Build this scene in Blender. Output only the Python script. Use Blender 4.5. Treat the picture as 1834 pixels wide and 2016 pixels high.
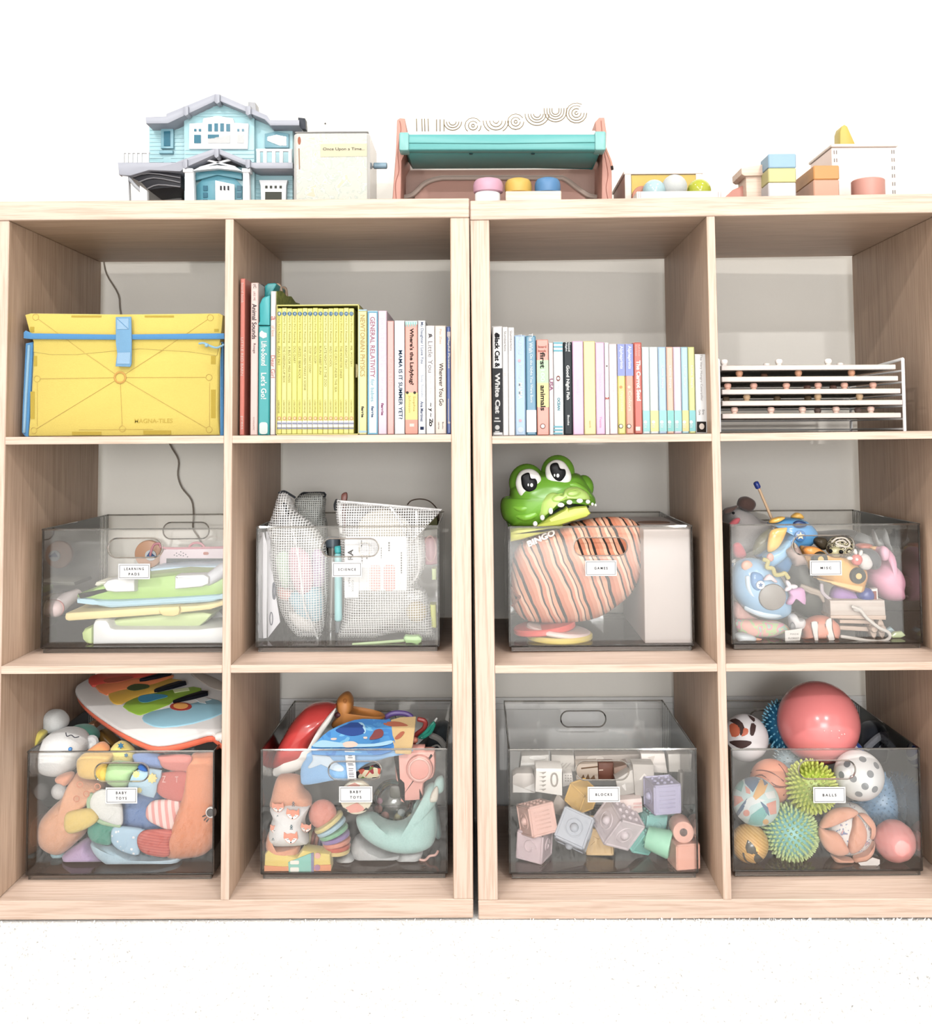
import bpy, math, random
from mathutils import Vector, Matrix
random.seed(7)
for _o in list(bpy.data.objects): bpy.data.objects.remove(_o)
SC = bpy.context.scene; COL = SC.collection
# ---------------------------------------------------------------- camera
F_PX, CXP, CYP = 1999.49, 932.15, 743.84
CAM = Vector((0.010606, -1.532142, 0.71324))
def rmat(rx, ry, rz):
    return Matrix.Rotation(rz, 3, 'Z') @ Matrix.Rotation(rx, 3, 'X') @ Matrix.Rotation(ry, 3, 'Y')
RC = rmat(0.053337, 0.005929, 0.003446)
cd = bpy.data.cameras.new('camera'); cam = bpy.data.objects.new('camera', cd); COL.objects.link(cam)
cd.sensor_fit = 'HORIZONTAL'; cd.sensor_width = 36; cd.lens = 36*F_PX/1834
cd.shift_x = (917-CXP)/1834; cd.shift_y = (CYP-1008)/1834
cd.clip_start = .02
cam.matrix_world = Matrix.Translation(CAM) @ (RC @ Matrix.Rotation(math.pi/2, 3, 'X')).to_4x4()
SC.camera = cam
# ---------------------------------------------------------------- world, lights, exposure
wd = bpy.data.worlds.new('room_air'); SC.world = wd; wd.use_nodes = True
wd.node_tree.nodes['Background'].inputs[0].default_value = (1, .98, .95, 1)
wd.node_tree.nodes['Background'].inputs[1].default_value = .15
CEIL = 2.5
def lamp(x, y, e, size, colr=(1, .965, .92), z=CEIL-.02):
    l = bpy.data.lights.new('ceiling_lamp', 'AREA'); l.shape = 'DISK'; l.size = size; l.energy = e; l.color = colr
    o = bpy.data.objects.new('ceiling_lamp', l); COL.objects.link(o); o.location = (x, y, z); return o
for x_ in (-.62, .95): lamp(x_, -.50, 5.2, .08)
for x_ in (-1.0, .95): lamp(x_, -2.25, 25, .10)
for x_ in (-1.1, 1.1): lamp(x_, -4.3, 60, .16, (1, .985, .97))
win = bpy.data.lights.new('window_fill', 'AREA'); win.shape = 'RECTANGLE'; win.size = 1.6; win.size_y = .9; win.energy = 42; win.color = (.97, .98, 1)  # unseen window, set low and strong as added fill for the lower rows
wo = bpy.data.objects.new('window_fill', win); COL.objects.link(wo); wo.location = (.3, -5.1, .95)
wo.rotation_euler = (math.radians(90), 0, 0)
SC.view_settings.view_transform = 'Standard'; SC.view_settings.look = 'None'
SC.view_settings.gamma = 1; SC.view_settings.use_curve_mapping = False
SC.view_settings.exposure = .85
try:
    SC.cycles.transparent_max_bounces = 24; SC.cycles.max_bounces = 10; SC.cycles.diffuse_bounces = 2
except Exception: pass
# ---------------------------------------------------------------- pixel <-> place helpers
def P(px, py, Y):
    d = RC @ Vector(((px-CXP)/F_PX, 1, -(py-CYP)/F_PX))
    return CAM + d*((Y-CAM.y)/d.y)
def S(Y): return (Y-CAM.y)/F_PX
class View:
    def __init__(s, x0, y0, w, W=1834, dy=0.): s.x0, s.y0, s.k, s.dy = x0, y0, w/W, dy
    def w(s, x, y, Y=0.):
        return P(s.x0+x*s.k, s.y0+y*s.k, Y+s.dy)
    def m(s, d, Y): return d*s.k*S(Y+s.dy)
PX = View(0, 0, 1834)
VA = View(60, 980, 400); VB = View(480, 950, 420); VC = View(970, 880, 430); VD = View(1400, 930, 434)
VE = View(30, 1310, 430, dy=-.018); VF = View(490, 1340, 410, dy=-.018); VG = View(970, 1350, 430, dy=-.018); VH = View(1400, 1320, 434, dy=-.018)
V1 = View(220, 170, 560); V2 = View(740, 190, 700); V3 = View(1180, 230, 654); VY = View(0, 500, 460); VR = View(1390, 680, 444)
VK1 = View(450, 530, 270, 1555); VK2 = View(690, 590, 210, 1460); VK3 = View(960, 620, 220, 1706); VK4 = View(1160, 650, 240)
# ---------------------------------------------------------------- materials
ALB = .50  # colour scale, kept low for books and top things against their brighter light
def lin(h, k=None):
    k = ALB if k is None else k
    c = [int(h[i:i+2], 16)/255 for i in (0, 2, 4)]
    c = [x/12.92 if x < .04045 else ((x+.055)/1.055)**2.4 for x in c]; m = max(c)
    return tuple((x+.10*(m-x)*m)*k for x in c)+(1,)
_m = {}
def M(h, kind='p', rough=None, k=None):
    key = (h, kind, rough, k or ALB)
    if key in _m: return _m[key]
    nm = {'p': 'plastic', 'f': 'fabric', 'm': 'paper', 'g': 'gloss', 'w': 'painted_wood', 's': 'silicone', 'k': 'knit', 'c': 'clear'}[kind]
    m = bpy.data.materials.new(nm+'_'+h); m.use_nodes = True; nt = m.node_tree; N = nt.nodes; L = nt.links
    b = N['Principled BSDF']; c = lin(h, k); b.inputs['Base Color'].default_value = c
    b.inputs['Roughness'].default_value = rough if rough is not None else {'p': .38, 'f': .95, 'm': .7, 'g': .14, 'w': .5, 's': .5, 'k': .95, 'c': .1}[kind]
    tc = N.new('ShaderNodeTexCoord'); no = N.new('ShaderNodeTexNoise'); L.new(tc.outputs['Object'], no.inputs['Vector'])
    sc = {'f': 900, 'k': 500, 'm': 60, 'w': 40}.get(kind, 25); no.inputs['Scale'].default_value = sc; no.inputs['Detail'].default_value = 3
    mx = N.new('ShaderNodeMix'); mx.data_type = 'RGBA'; mx.inputs[6].default_value = c
    v = {'f': .86, 'k': .8, 'w': .9}.get(kind, .96)
    mx.inputs[7].default_value = (c[0]*v, c[1]*v, c[2]*v, 1); L.new(no.outputs['Fac'], mx.inputs[0]); L.new(mx.outputs[2], b.inputs['Base Color'])
    if max(c[:3]) < .07: b.inputs['Specular IOR Level'].default_value = .12
    if kind in 'fk':
        bp = N.new('ShaderNodeBump'); bp.inputs['Strength'].default_value = .35; bp.inputs['Distance'].default_value = .0012
        L.new(no.outputs['Fac'], bp.inputs['Height']); L.new(bp.outputs['Normal'], b.inputs['Normal'])
        b.inputs['Sheen Weight'].default_value = .25; b.inputs['Specular IOR Level'].default_value = .2
    if kind == 'c':
        tr = N.new('ShaderNodeBsdfTransparent'); tr.inputs[0].default_value = (.93, .95, .95, 1)
        ms = N.new('ShaderNodeMixShader'); ms.inputs[0].default_value = .38
        L.new(tr.outputs[0], ms.inputs[1]); L.new(b.outputs[0], ms.inputs[2]); L.new(ms.outputs[0], N['Material Output'].inputs[0])
    _m[key] = m; return m
def wood(name, axis, c1, c2, s=1.):
    m = bpy.data.materials.new(name); m.use_nodes = True; nt = m.node_tree; N = nt.nodes; L = nt.links
    b = N['Principled BSDF']; b.inputs['Roughness'].default_value = .48; b.inputs['Specular IOR Level'].default_value = .35
    tc = N.new('ShaderNodeTexCoord'); mp = N.new('ShaderNodeMapping'); L.new(tc.outputs['Object'], mp.inputs[0])
    sc = [260*s]*3; sc[axis] = 9*s; mp.inputs['Scale'].default_value = sc
    n1 = N.new('ShaderNodeTexNoise'); n1.inputs['Scale'].default_value = 1; n1.inputs['Detail'].default_value = 4; n1.inputs['Roughness'].default_value = .6
    L.new(mp.outputs[0], n1.inputs['Vector'])
    r = N.new('ShaderNodeValToRGB'); r.color_ramp.elements[0].position = .36; r.color_ramp.elements[1].position = .56
    r.color_ramp.elements[0].color = c2; r.color_ramp.elements[1].color = c1
    L.new(n1.outputs['Fac'], r.inputs[0])
    n2 = N.new('ShaderNodeTexNoise'); mp2 = N.new('ShaderNodeMapping'); sc2 = [30*s]*3; sc2[axis] = 2*s; mp2.inputs['Scale'].default_value = sc2
    L.new(tc.outputs['Object'], mp2.inputs[0]); L.new(mp2.outputs[0], n2.inputs['Vector']); n2.inputs['Scale'].default_value = 1
    mx = N.new('ShaderNodeMix'); mx.data_type = 'RGBA'; mx.blend_type = 'MULTIPLY'; mx.inputs[0].default_value = .25
    L.new(r.outputs[0], mx.inputs[6]); L.new(n2.outputs['Fac'], mx.inputs[7]); L.new(mx.outputs[2], b.inputs['Base Color'])
    bp = N.new('ShaderNodeBump'); bp.inputs['Strength'].default_value = .12; bp.inputs['Distance'].default_value = .0006
    L.new(n1.outputs['Fac'], bp.inputs['Height']); L.new(bp.outputs['Normal'], b.inputs['Normal'])
    return m
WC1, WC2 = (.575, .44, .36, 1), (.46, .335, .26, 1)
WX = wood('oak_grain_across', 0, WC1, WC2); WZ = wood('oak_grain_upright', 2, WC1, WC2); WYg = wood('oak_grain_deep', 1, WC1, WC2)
SHADE_OAK = wood('oak_shade_face', 2, (.53, .375, .275, 1), (.42, .285, .20, 1)); SHADE_OAKX = wood('oak_shade_under', 0, (.53, .375, .275, 1), (.42, .285, .20, 1))
BEECH = wood('pale_beech', 0, (.72, .56, .46, 1), (.62, .46, .36, 1), .8); BIRCH = wood('white_birch', 0, (.74, .66, .60, 1), (.66, .56, .50, 1), .8)
def simple(name, colr, rough=.8, noise=60, v=.95, bump=0, spec=.3):
    m = bpy.data.materials.new(name); m.use_nodes = True; N = m.node_tree.nodes; L = m.node_tree.links; b = N['Principled BSDF']
    b.inputs['Roughness'].default_value = rough; b.inputs['Specular IOR Level'].default_value = spec
    tc = N.new('ShaderNodeTexCoord'); no = N.new('ShaderNodeTexNoise'); no.inputs['Scale'].default_value = noise; no.inputs['Detail'].default_value = 4
    L.new(tc.outputs['Object'], no.inputs['Vector'])
    mx = N.new('ShaderNodeMix'); mx.data_type = 'RGBA'; mx.inputs[6].default_value = colr+(1,); mx.inputs[7].default_value = tuple(c*v for c in colr)+(1,)
    L.new(no.outputs['Fac'], mx.inputs[0]); L.new(mx.outputs[2], b.inputs['Base Color'])
    if bump:
        bp = N.new('ShaderNodeBump'); bp.inputs['Strength'].default_value = bump; bp.inputs['Distance'].default_value = .002
        L.new(no.outputs['Fac'], bp.inputs['Height']); L.new(bp.outputs['Normal'], b.inputs['Normal'])
    return m
WALL = simple('white_wall_paint', (.86, .83, .77), .9, 200, .98, .05)
CEILM = simple('ceiling_paint', (.8, .79, .77)); ROOMW = simple('room_wall_paint', (.78, .76, .73)); CARPET = simple('white_carpet', (.88, .87, .85), .95, 300, .85, .6); TRIM = simple('trim_paint', (.85, .85, .84), .4)
def clear(name, tint, ior=1.49, gl=1., rough=.03):
    m = bpy.data.materials.new(name); m.use_nodes = True; N = m.node_tree.nodes; L = m.node_tree.links
    N.remove(N['Principled BSDF'])
    t = N.new('ShaderNodeBsdfTransparent'); t.inputs[0].default_value = tint+(1,)
    g = N.new('ShaderNodeBsdfGlossy'); g.inputs['Roughness'].default_value = rough; g.inputs[0].default_value = (gl, gl, gl, 1)
    f = N.new('ShaderNodeFresnel'); f.inputs[0].default_value = ior; ms = N.new('ShaderNodeMixShader')
    L.new(f.outputs[0], ms.inputs[0]); L.new(t.outputs[0], ms.inputs[1]); L.new(g.outputs[0], ms.inputs[2]); L.new(ms.outputs[0], N['Material Output'].inputs[0])
    return m
ACRYL = clear('clear_acrylic', (.993, .992, .988), 1.53); ACEDGE = clear('acrylic_edge', (.14, .135, .13), 1.5)  # edge tubes tinted dark to stand for refraction lines along the acrylic's edges
ACRIM = clear('acrylic_rim', (.68, .67, .65), 1.9); GLASSY = clear('clear_plastic', (.93, .95, .95), 1.6)
def striped(name, cols, vec, scale, distort=0., detail=2., off=0., sharp=True, rough=.8, bump=0):
    """bands running across 'vec' in object space"""
    m = bpy.data.materials.new(name); m.use_nodes = True; N = m.node_tree.nodes; L = m.node_tree.links; b = N['Principled BSDF']
    b.inputs['Roughness'].default_value = rough
    tc = N.new('ShaderNodeTexCoord'); dt = N.new('ShaderNodeVectorMath'); dt.operation = 'DOT_PRODUCT'; dt.inputs[1].default_value = Vector(vec).normalized()*scale
    L.new(tc.outputs['Object'], dt.inputs[0]); v = dt.outputs['Value']
    if distort:
        no = N.new('ShaderNodeTexNoise'); no.inputs['Scale'].default_value = 18; no.inputs['Detail'].default_value = detail; L.new(tc.outputs['Object'], no.inputs['Vector'])
        mu = N.new('ShaderNodeMath'); mu.operation = 'MULTIPLY_ADD'; mu.inputs[1].default_value = distort; L.new(no.outputs['Fac'], mu.inputs[0]); L.new(v, mu.inputs[2]); v = mu.outputs[0]
    fr = N.new('ShaderNodeMath'); fr.operation = 'ADD'; fr.inputs[1].default_value = off; L.new(v, fr.inputs[0])
    f2 = N.new('ShaderNodeMath'); f2.operation = 'FRACT'; L.new(fr.outputs[0], f2.inputs[0])
    r = N.new('ShaderNodeValToRGB'); r.color_ramp.interpolation = 'CONSTANT' if sharp else 'LINEAR'; L.new(f2.outputs[0], r.inputs[0])
    el = r.color_ramp.elements; el[0].position = cols[0][0]; el[0].color = lin(cols[0][1]); el[1].position = cols[1][0]; el[1].color = lin(cols[1][1])
    for p, h in cols[2:]: e = el.new(p); e.color = lin(h)
    L.new(r.outputs[0], b.inputs['Base Color'])
    if bump:
        bp = N.new('ShaderNodeBump'); bp.inputs['Strength'].default_value = bump; bp.inputs['Distance'].default_value = .001
        L.new(f2.outputs[0], bp.inputs['Height']); L.new(bp.outputs['Normal'], b.inputs['Normal'])
    return m
def blotchy(name, cols, scale, kind='noise', rough=.7, detail=1., gloss=None):
    m = bpy.data.materials.new(name); m.use_nodes = True; N = m.node_tree.nodes; L = m.node_tree.links; b = N['Principled BSDF']
    b.inputs['Roughness'].default_value = rough; tc = N.new('ShaderNodeTexCoord')
    if kind == 'noise':
        t = N.new('ShaderNodeTexNoise'); t.inputs['Scale'].default_value = scale; t.inputs['Detail'].default_value = detail; t.inputs['Distortion'].default_value = 1.2; o = t.outputs['Fac']
    elif kind == 'cells':
        t = N.new('ShaderNodeTexVoronoi'); t.inputs['Scale'].default_value = scale
        sp = N.new('ShaderNodeSeparateColor'); L.new(t.outputs['Color'], sp.inputs[0]); o = sp.outputs[0]
    else:
        t = N.new('ShaderNodeTexVoronoi'); t.inputs['Scale'].default_value = scale; o = t.outputs['Distance']
    L.new(tc.outputs['Object'], t.inputs['Vector'])
    r = N.new('ShaderNodeValToRGB'); r.color_ramp.interpolation = 'CONSTANT'; L.new(o, r.inputs[0]); el = r.color_ramp.elements
    el[0].position = cols[0][0]; el[0].color = lin(cols[0][1]); el[1].position = cols[1][0]; el[1].color = lin(cols[1][1])
    for p, h in cols[2:]: e = el.new(p); e.color = lin(h)
    L.new(r.outputs[0], b.inputs['Base Color']); return m
def netting(name, h, pitch, hole):
    m = bpy.data.materials.new(name); m.use_nodes = True; N = m.node_tree.nodes; L = m.node_tree.links; b = N['Principled BSDF']
    b.inputs['Base Color'].default_value = lin(h); b.inputs['Roughness'].default_value = .7
    tc = N.new('ShaderNodeTexCoord'); sx = N.new('ShaderNodeSeparateXYZ'); L.new(tc.outputs['Object'], sx.inputs[0]); res = []
    for ax in (0, 2):
        a = N.new('ShaderNodeMath'); a.operation = 'MULTIPLY'; a.inputs[1].default_value = 1/pitch; L.new(sx.outputs[ax], a.inputs[0])
        f = N.new('ShaderNodeMath'); f.operation = 'FRACT'; L.new(a.outputs[0], f.inputs[0])
        g = N.new('ShaderNodeMath'); g.operation = 'LESS_THAN'; g.inputs[1].default_value = hole; L.new(f.outputs[0], g.inputs[0]); res.append(g)
    mu = N.new('ShaderNodeMath'); mu.operation = 'MULTIPLY'; L.new(res[0].outputs[0], mu.inputs[0]); L.new(res[1].outputs[0], mu.inputs[1])
    tr = N.new('ShaderNodeBsdfTransparent'); ms = N.new('ShaderNodeMixShader'); L.new(mu.outputs[0], ms.inputs[0]); L.new(b.outputs[0], ms.inputs[1]); L.new(tr.outputs[0], ms.inputs[2])
    L.new(ms.outputs[0], N['Material Output'].inputs[0]); return m
# ---------------------------------------------------------------- shapes: each returns (verts, faces) in world space
def smooth(pts, n=5):
    out = []; N = len(pts)
    for i in range(N):
        p0, p1, p2, p3 = [Vector(pts[(i+j) % N]) for j in (-1, 0, 1, 2)]
        for k in range(n):
            t = k/n; out.append(.5*((2*p1)+(-p0+p2)*t+(2*p0-5*p1+4*p2-p3)*t*t+(-p0+3*p1-3*p2+p3)*t**3))
    return out
def opensm(pts, n=5):
    pts = [Vector(p) for p in pts]; q = [pts[0]]+pts+[pts[-1]]; out = []
    for i in range(1, len(q)-2):
        p0, p1, p2, p3 = q[i-1:i+3]
        for k in range(n):
            t = k/n; out.append(.5*((2*p1)+(-p0+p2)*t+(2*p0-5*p1+4*p2-p3)*t*t+(-p0+3*p1-3*p2+p3)*t**3))
    out.append(pts[-1]); return out
def outl(V, pts, Y=0., sm=0, zmin=None):
    o = []
    if sm: pts = [tuple(p) for p in smooth([(a, b, 0) for a, b in pts], sm)]
    for p in pts:
        y = Y(p[0], p[1]) if callable(Y) else Y
        q = V.w(p[0], p[1], y)
        if zmin is not None: q.z = max(q.z, zmin)
        o.append(q)
    return o
def ell(cx, cy, rx, ry, rot=0, n=20, a0=0, a1=360):
    r = math.radians(rot); o = []
    full = abs(a1-a0) >= 360; cnt = n if full else n+1
    for i in range(cnt):
        a = math.radians(a0+(a1-a0)*i/n); x, y = rx*math.cos(a), ry*math.sin(a)
        o.append((cx+x*math.cos(r)-y*math.sin(r), cy+x*math.sin(r)+y*math.cos(r)))
    return o
def rrect(x0, y0, x1, y1, r, n=4):
    o = []
    for cx, cy, a in ((x1-r, y1-r, 0), (x0+r, y1-r, 90), (x0+r, y0+r, 180), (x1-r, y0+r, 270)):
        for i in range(n+1):
            t = math.radians(a+90*i/n); o.append((cx+r*math.cos(t), cy+r*math.sin(t)))
    return o
def prism(pts, vec, bev=0.):
    """flat 3-D outline extruded along vec, with a rounded-off rim"""
    vec = Vector(vec); N = len(pts); c = sum(pts, Vector())/N; u = vec.normalized(); rings = []
    def inset(d):
        if d == 0: return [p.copy() for p in pts]
        o = []
        for i in range(N):
            a, b, e = pts[i-1], pts[i], pts[(i+1) % N]; t = (e-a)
            if t.length < 1e-9: o.append(b.copy()); continue
            n = u.cross(t.normalized()); o.append(b+n*d)
        return o
    if bev:
        ar = sum(((pts[i]-c).cross(pts[(i+1) % N]-c)).dot(u) for i in range(N))
        s = 1 if ar > 0 else -1
        L = vec.length; b = min(bev, L*.45)
        rings = [(inset(s*b), 0), (inset(s*b*.3), b*.3), (inset(0), b), (inset(0), L-b), (inset(s*b*.3), L-b*.3), (inset(s*b), L)]
    else: rings = [(inset(0), 0), (inset(0), vec.length)]
    v = []; f = []
    for r, d in rings: v += [p+u*d for p in r]
    for k in range(len(rings)-1):
        for i in range(N): j = (i+1) % N; f.append((k*N+i, k*N+j, (k+1)*N+j, (k+1)*N+i))
    f.append(tuple(range(N))[::-1]); f.append(tuple(range((len(rings)-1)*N, len(rings)*N))); return v, f
def slab(V, pts, Y, th, bev=0., sm=0, zmin=None, vec=None):
    return prism(outl(V, pts, Y, sm, zmin), vec or (0, th, 0), bev)
def puff(V, pts, Y, th, sm=4, n=5, zmin=None, cen=None, pw=.8, vec=(0, 1, 0)):
    """cushion: outline swelling to thickness th about depth Y"""
    o = outl(V, pts, Y, sm, zmin); N = len(o); vec = Vector(vec).normalized()
    c = V.w(cen[0], cen[1], Y(*cen) if callable(Y) else Y) if cen else sum(o, Vector())/N
    v = []; f = []; rows = []
    for k in range(-n+1, n):
        a = k/n*math.pi/2; s = math.cos(a)**.7; h = math.copysign(abs(math.sin(a))**pw, a)*th/2
        rows.append(len(v)); v += [c+(p-c)*s+vec*h for p in o]
    f0 = len(v); v += [c-vec*th/2, c+vec*th/2]
    for a, b in zip(rows, rows[1:]):
        for i in range(N): j = (i+1) % N; f.append((a+i, a+j, b+j, b+i))
    for i in range(N): j = (i+1) % N; f.append((f0, rows[0]+j, rows[0]+i)); f.append((f0+1, rows[-1]+i, rows[-1]+j))
    return v, f
def frame(d):
    d = d.normalized(); a = Vector((0, 0, 1)) if abs(d.z) < .9 else Vector((1, 0, 0)); x = d.cross(a).normalized(); return x, d.cross(x).normalized()
def tubew(pts, r, seg=8, closed=False, caps=True):
    pts = [Vector(p) for p in pts]; n = len(pts); rr = [r]*n if not isinstance(r, (list, tuple)) else list(r)
    v = []; f = []; ref = None
    for i, p in enumerate(pts):
        t = (pts[(i+1) % n]-pts[i-1]) if closed else (pts[min(i+1, n-1)]-pts[max(i-1, 0)])
        t.normalize()
        if ref is None: ref = frame(t)[0]
        x = (ref-t*ref.dot(t)).normalized(); y = t.cross(x); ref = x
        v += [p+(x*math.cos(2*math.pi*k/seg)+y*math.sin(2*math.pi*k/seg))*rr[i] for k in range(seg)]
    m = n if closed else n-1
    for i in range(m):
        a, b = i*seg, ((i+1) % n)*seg
        for k in range(seg): j = (k+1) % seg; f.append((a+k, a+j, b+j, b+k))
    if not closed and caps:
        for e, s in ((0, -1), (n-1, 1)):
            t = (pts[e]-pts[e-s]).normalized(); q = len(v); v.append(pts[e]+t*rr[e]*.6); ring = [e*seg+k for k in range(seg)]
            mid = len(v); v += [pts[e]+(v[i]-pts[e])*.75+t*rr[e]*.4 for i in ring]
            for k in range(seg):
                j = (k+1) % seg; f.append((ring[k], ring[j], mid+j, mid+k)[::s]); f.append((mid+k, mid+j, q)[::s])
    return v, f
def tube(V, pts, Y, r, sm=4, seg=8, closed=False):
    """pts (x, y[, dY]); r metres or list"""
    w = []
    for p in pts:
        y = (Y(p[0], p[1]) if callable(Y) else Y)+(p[2] if len(p) > 2 else 0); w.append(V.w(p[0], p[1], y))
    if sm:
        n0 = len(w); w2 = smooth(w, sm) if closed else opensm(w, sm)
        if isinstance(r, (list, tuple)):
            rr = []
            for i in range(len(w2)):
                t = i/sm; a = int(t); b = min(a+1, n0-1) if not closed else (a+1) % n0; a = min(a, n0-1); rr.append(r[a]+(r[b]-r[a])*(t-int(t)))
            r = rr
        w = w2
    return tubew(w, r, seg, closed)
def sph(c, r, R=None, seg=24, ring=14, sc=(1, 1, 1), fn=None):
    c = Vector(c); v = []; f = []; R = R or Matrix.Identity(3)
    def pt(d):
        q = Vector((d.x*sc[0], d.y*sc[1], d.z*sc[2]))*r
        if fn: q = q*fn(d)
        return c+R @ q
    v.append(pt(Vector((0, 0, 1))))
    for i in range(1, ring):
        a = math.pi*i/ring
        for k in range(seg): b = 2*math.pi*k/seg; v.append(pt(Vector((math.sin(a)*math.cos(b), math.sin(a)*math.sin(b), math.cos(a)))))
    v.append(pt(Vector((0, 0, -1)))); e = len(v)-1
    for k in range(seg): j = (k+1) % seg; f.append((0, 1+k, 1+j)); f.append((e, e-seg+j, e-seg+k))
    for i in range(ring-2):
        for k in range(seg): j = (k+1) % seg; a = 1+i*seg; f.append((a+k, a+seg+k, a+seg+j, a+j))
    return v, f
def ball(V, x, y, r, Y, sc=(1, 1, 1), R=None, seg=24, ring=14, fn=None):
    return sph(V.w(x, y, Y), V.m(r, Y), R, seg, ring, sc, fn)
def box(c, s, R=None, bev=0.):
    c = Vector(c); R = R or Matrix.Identity(3); hx, hy, hz = s[0]/2, s[1]/2, s[2]/2; b = min(bev, hx*.9, hy*.9, hz*.9); v = []; f = []
    if b <= 0:
        for x in (-hx, hx):
            for y in (-hy, hy):
                for z in (-hz, hz): v.append(c+R @ Vector((x, y, z)))
        return v, [(0, 1, 3, 2), (4, 6, 7, 5), (0, 4, 5, 1), (2, 3, 7, 6), (0, 2, 6, 4), (1, 5, 7, 3)]
    idx = {}
    for sx in (-1, 1):
        for sy in (-1, 1):
            for sz in (-1, 1):
                for k, (ix, iy, iz) in enumerate(((0, 1, 1), (1, 0, 1), (1, 1, 0))):
                    idx[(sx, sy, sz, k)] = len(v); v.append(c+R @ Vector((sx*(hx-b*ix), sy*(hy-b*iy), sz*(hz-b*iz))))
    g = lambda a, b_, c_, k: idx[(a, b_, c_, k)]
    for s_ in (-1, 1):
        f.append((g(s_, -1, -1, 0), g(s_, 1, -1, 0), g(s_, 1, 1, 0), g(s_, -1, 1, 0))[::s_])
        f.append((g(-1, s_, -1, 1), g(1, s_, -1, 1), g(1, s_, 1, 1), g(-1, s_, 1, 1))[::-s_])
        f.append((g(-1, -1, s_, 2), g(1, -1, s_, 2), g(1, 1, s_, 2), g(-1, 1, s_, 2))[::s_])
    for a in (-1, 1):
        for b_ in (-1, 1):
            f.append((g(a, b_, -1, 0), g(a, b_, 1, 0), g(a, b_, 1, 1), g(a, b_, -1, 1)))
            f.append((g(a, -1, b_, 0), g(a, 1, b_, 0), g(a, 1, b_, 2), g(a, -1, b_, 2)))
            f.append((g(-1, a, b_, 1), g(1, a, b_, 1), g(1, a, b_, 2), g(-1, a, b_, 2)))
            for c_ in (-1, 1): f.append((g(a, b_, c_, 0), g(a, b_, c_, 1), g(a, b_, c_, 2)))
    return v, f
def bx(x0, x1, y0, y1, z0, z1, bev=0.): return box(((x0+x1)/2, (y0+y1)/2, (z0+z1)/2), (x1-x0, y1-y0, z1-z0), None, bev)
def lathe(prof, base, axis, seg=24):
    base = Vector(base); ax = Vector(axis).normalized(); x, y = frame(ax); v = []; f = []
    for r, h in prof:
        for k in range(seg): a = 2*math.pi*k/seg; v.append(base+ax*h+(x*math.cos(a)+y*math.sin(a))*max(r, 1e-5))
    for i in range(len(prof)-1):
        for k in range(seg): j = (k+1) % seg; a = i*seg; f.append((a+k, a+j, a+seg+j, a+seg+k))
    f.append(tuple(range(seg))[::-1]); f.append(tuple(range((len(prof)-1)*seg, len(prof)*seg))); return v, f
def cyl(p0, p1, r, bev=.0, seg=24, r1=None):
    p0, p1 = Vector(p0), Vector(p1); h = (p1-p0).length; r1 = r if r1 is None else r1
    return lathe([(r-bev, 0), (r, bev), (r1, h-bev), (r1-bev, h)] if bev else [(r, 0), (r1, h)], p0, p1-p0, seg)
_tc = {}
def tx(s, c, w, h, d=(1, 0, 0), up=(0, 0, 1), ext=.0002, bold=0.):
    """lettering fitted into w x h, centred on c"""
    k = (s, bold)
    if k not in _tc:
        cu = bpy.data.curves.new('t', 'FONT'); cu.body = s; cu.size = 1; cu.offset = bold; cu.resolution_u = 3; o = bpy.data.objects.new('t', cu); COL.objects.link(o)
        me = bpy.data.meshes.new_from_object(o.evaluated_get(bpy.context.evaluated_depsgraph_get())); v = [(q.co.x, q.co.y) for q in me.vertices]; f = [tuple(p.vertices) for p in me.polygons]
        bpy.data.objects.remove(o); bpy.data.curves.remove(cu); bpy.data.meshes.remove(me); _tc[k] = (v, f)
    v, f = _tc[k]; xs = [q[0] for q in v]; ys = [q[1] for q in v]; cx, cy = (min(xs)+max(xs))/2, (min(ys)+max(ys))/2
    sx = w/(max(xs)-min(xs)); sy = h/(max(ys)-min(ys)); d = Vector(d).normalized(); up = Vector(up).normalized(); n = d.cross(up); c = Vector(c)
    return [c+d*((q[0]-cx)*sx)+up*((q[1]-cy)*sy)+n*ext for q in v], f
# ---------------------------------------------------------------- objects
def ob(name, shapes, mat, parent=None, flat=False):
    if isinstance(shapes, tuple): shapes = [shapes]
    v = []; f = []; mi = []; mats = [mat]
    for s in shapes:
        if len(s) == 2 and isinstance(s[1], bpy.types.Material): s, mm = s
        else: mm = mat
        if mm not in mats: mats.append(mm)
        o = len(v); v += [tuple(p) for p in s[0]]; f += [tuple(i+o for i in q) for q in s[1]]; mi += [mats.index(mm)]*len(s[1])
    me = bpy.data.meshes.new(name); me.from_pydata(v, [], f); me.materials.clear()
    for mm in mats: me.materials.append(mm)
    me.polygons.foreach_set('material_index', mi); me.validate(); me.update()
    if not flat:
        me.polygons.foreach_set('use_smooth', [True]*len(me.polygons))
        me.set_sharp_from_angle(angle=math.radians(38))
    o = bpy.data.objects.new(name, me); COL.objects.link(o)
    if parent is not None: o.parent = parent
    return o
def thing(name, label, cat, group=None):
    o = bpy.data.objects.new(name, None); COL.objects.link(o); o.empty_display_size = .02
    o['label'] = label; o['category'] = cat
    if group: o['group'] = group
    return o
def tag(o, label, cat, group=None, kind=None):
    o['label'] = label; o['category'] = cat
    if group: o['group'] = group
    if kind: o['kind'] = kind
    return o
def struct(name, shapes, mat):
    o = ob(name, shapes, mat, flat=True); o['kind'] = 'structure'; o['label'] = name.replace('_', ' '); return o
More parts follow.
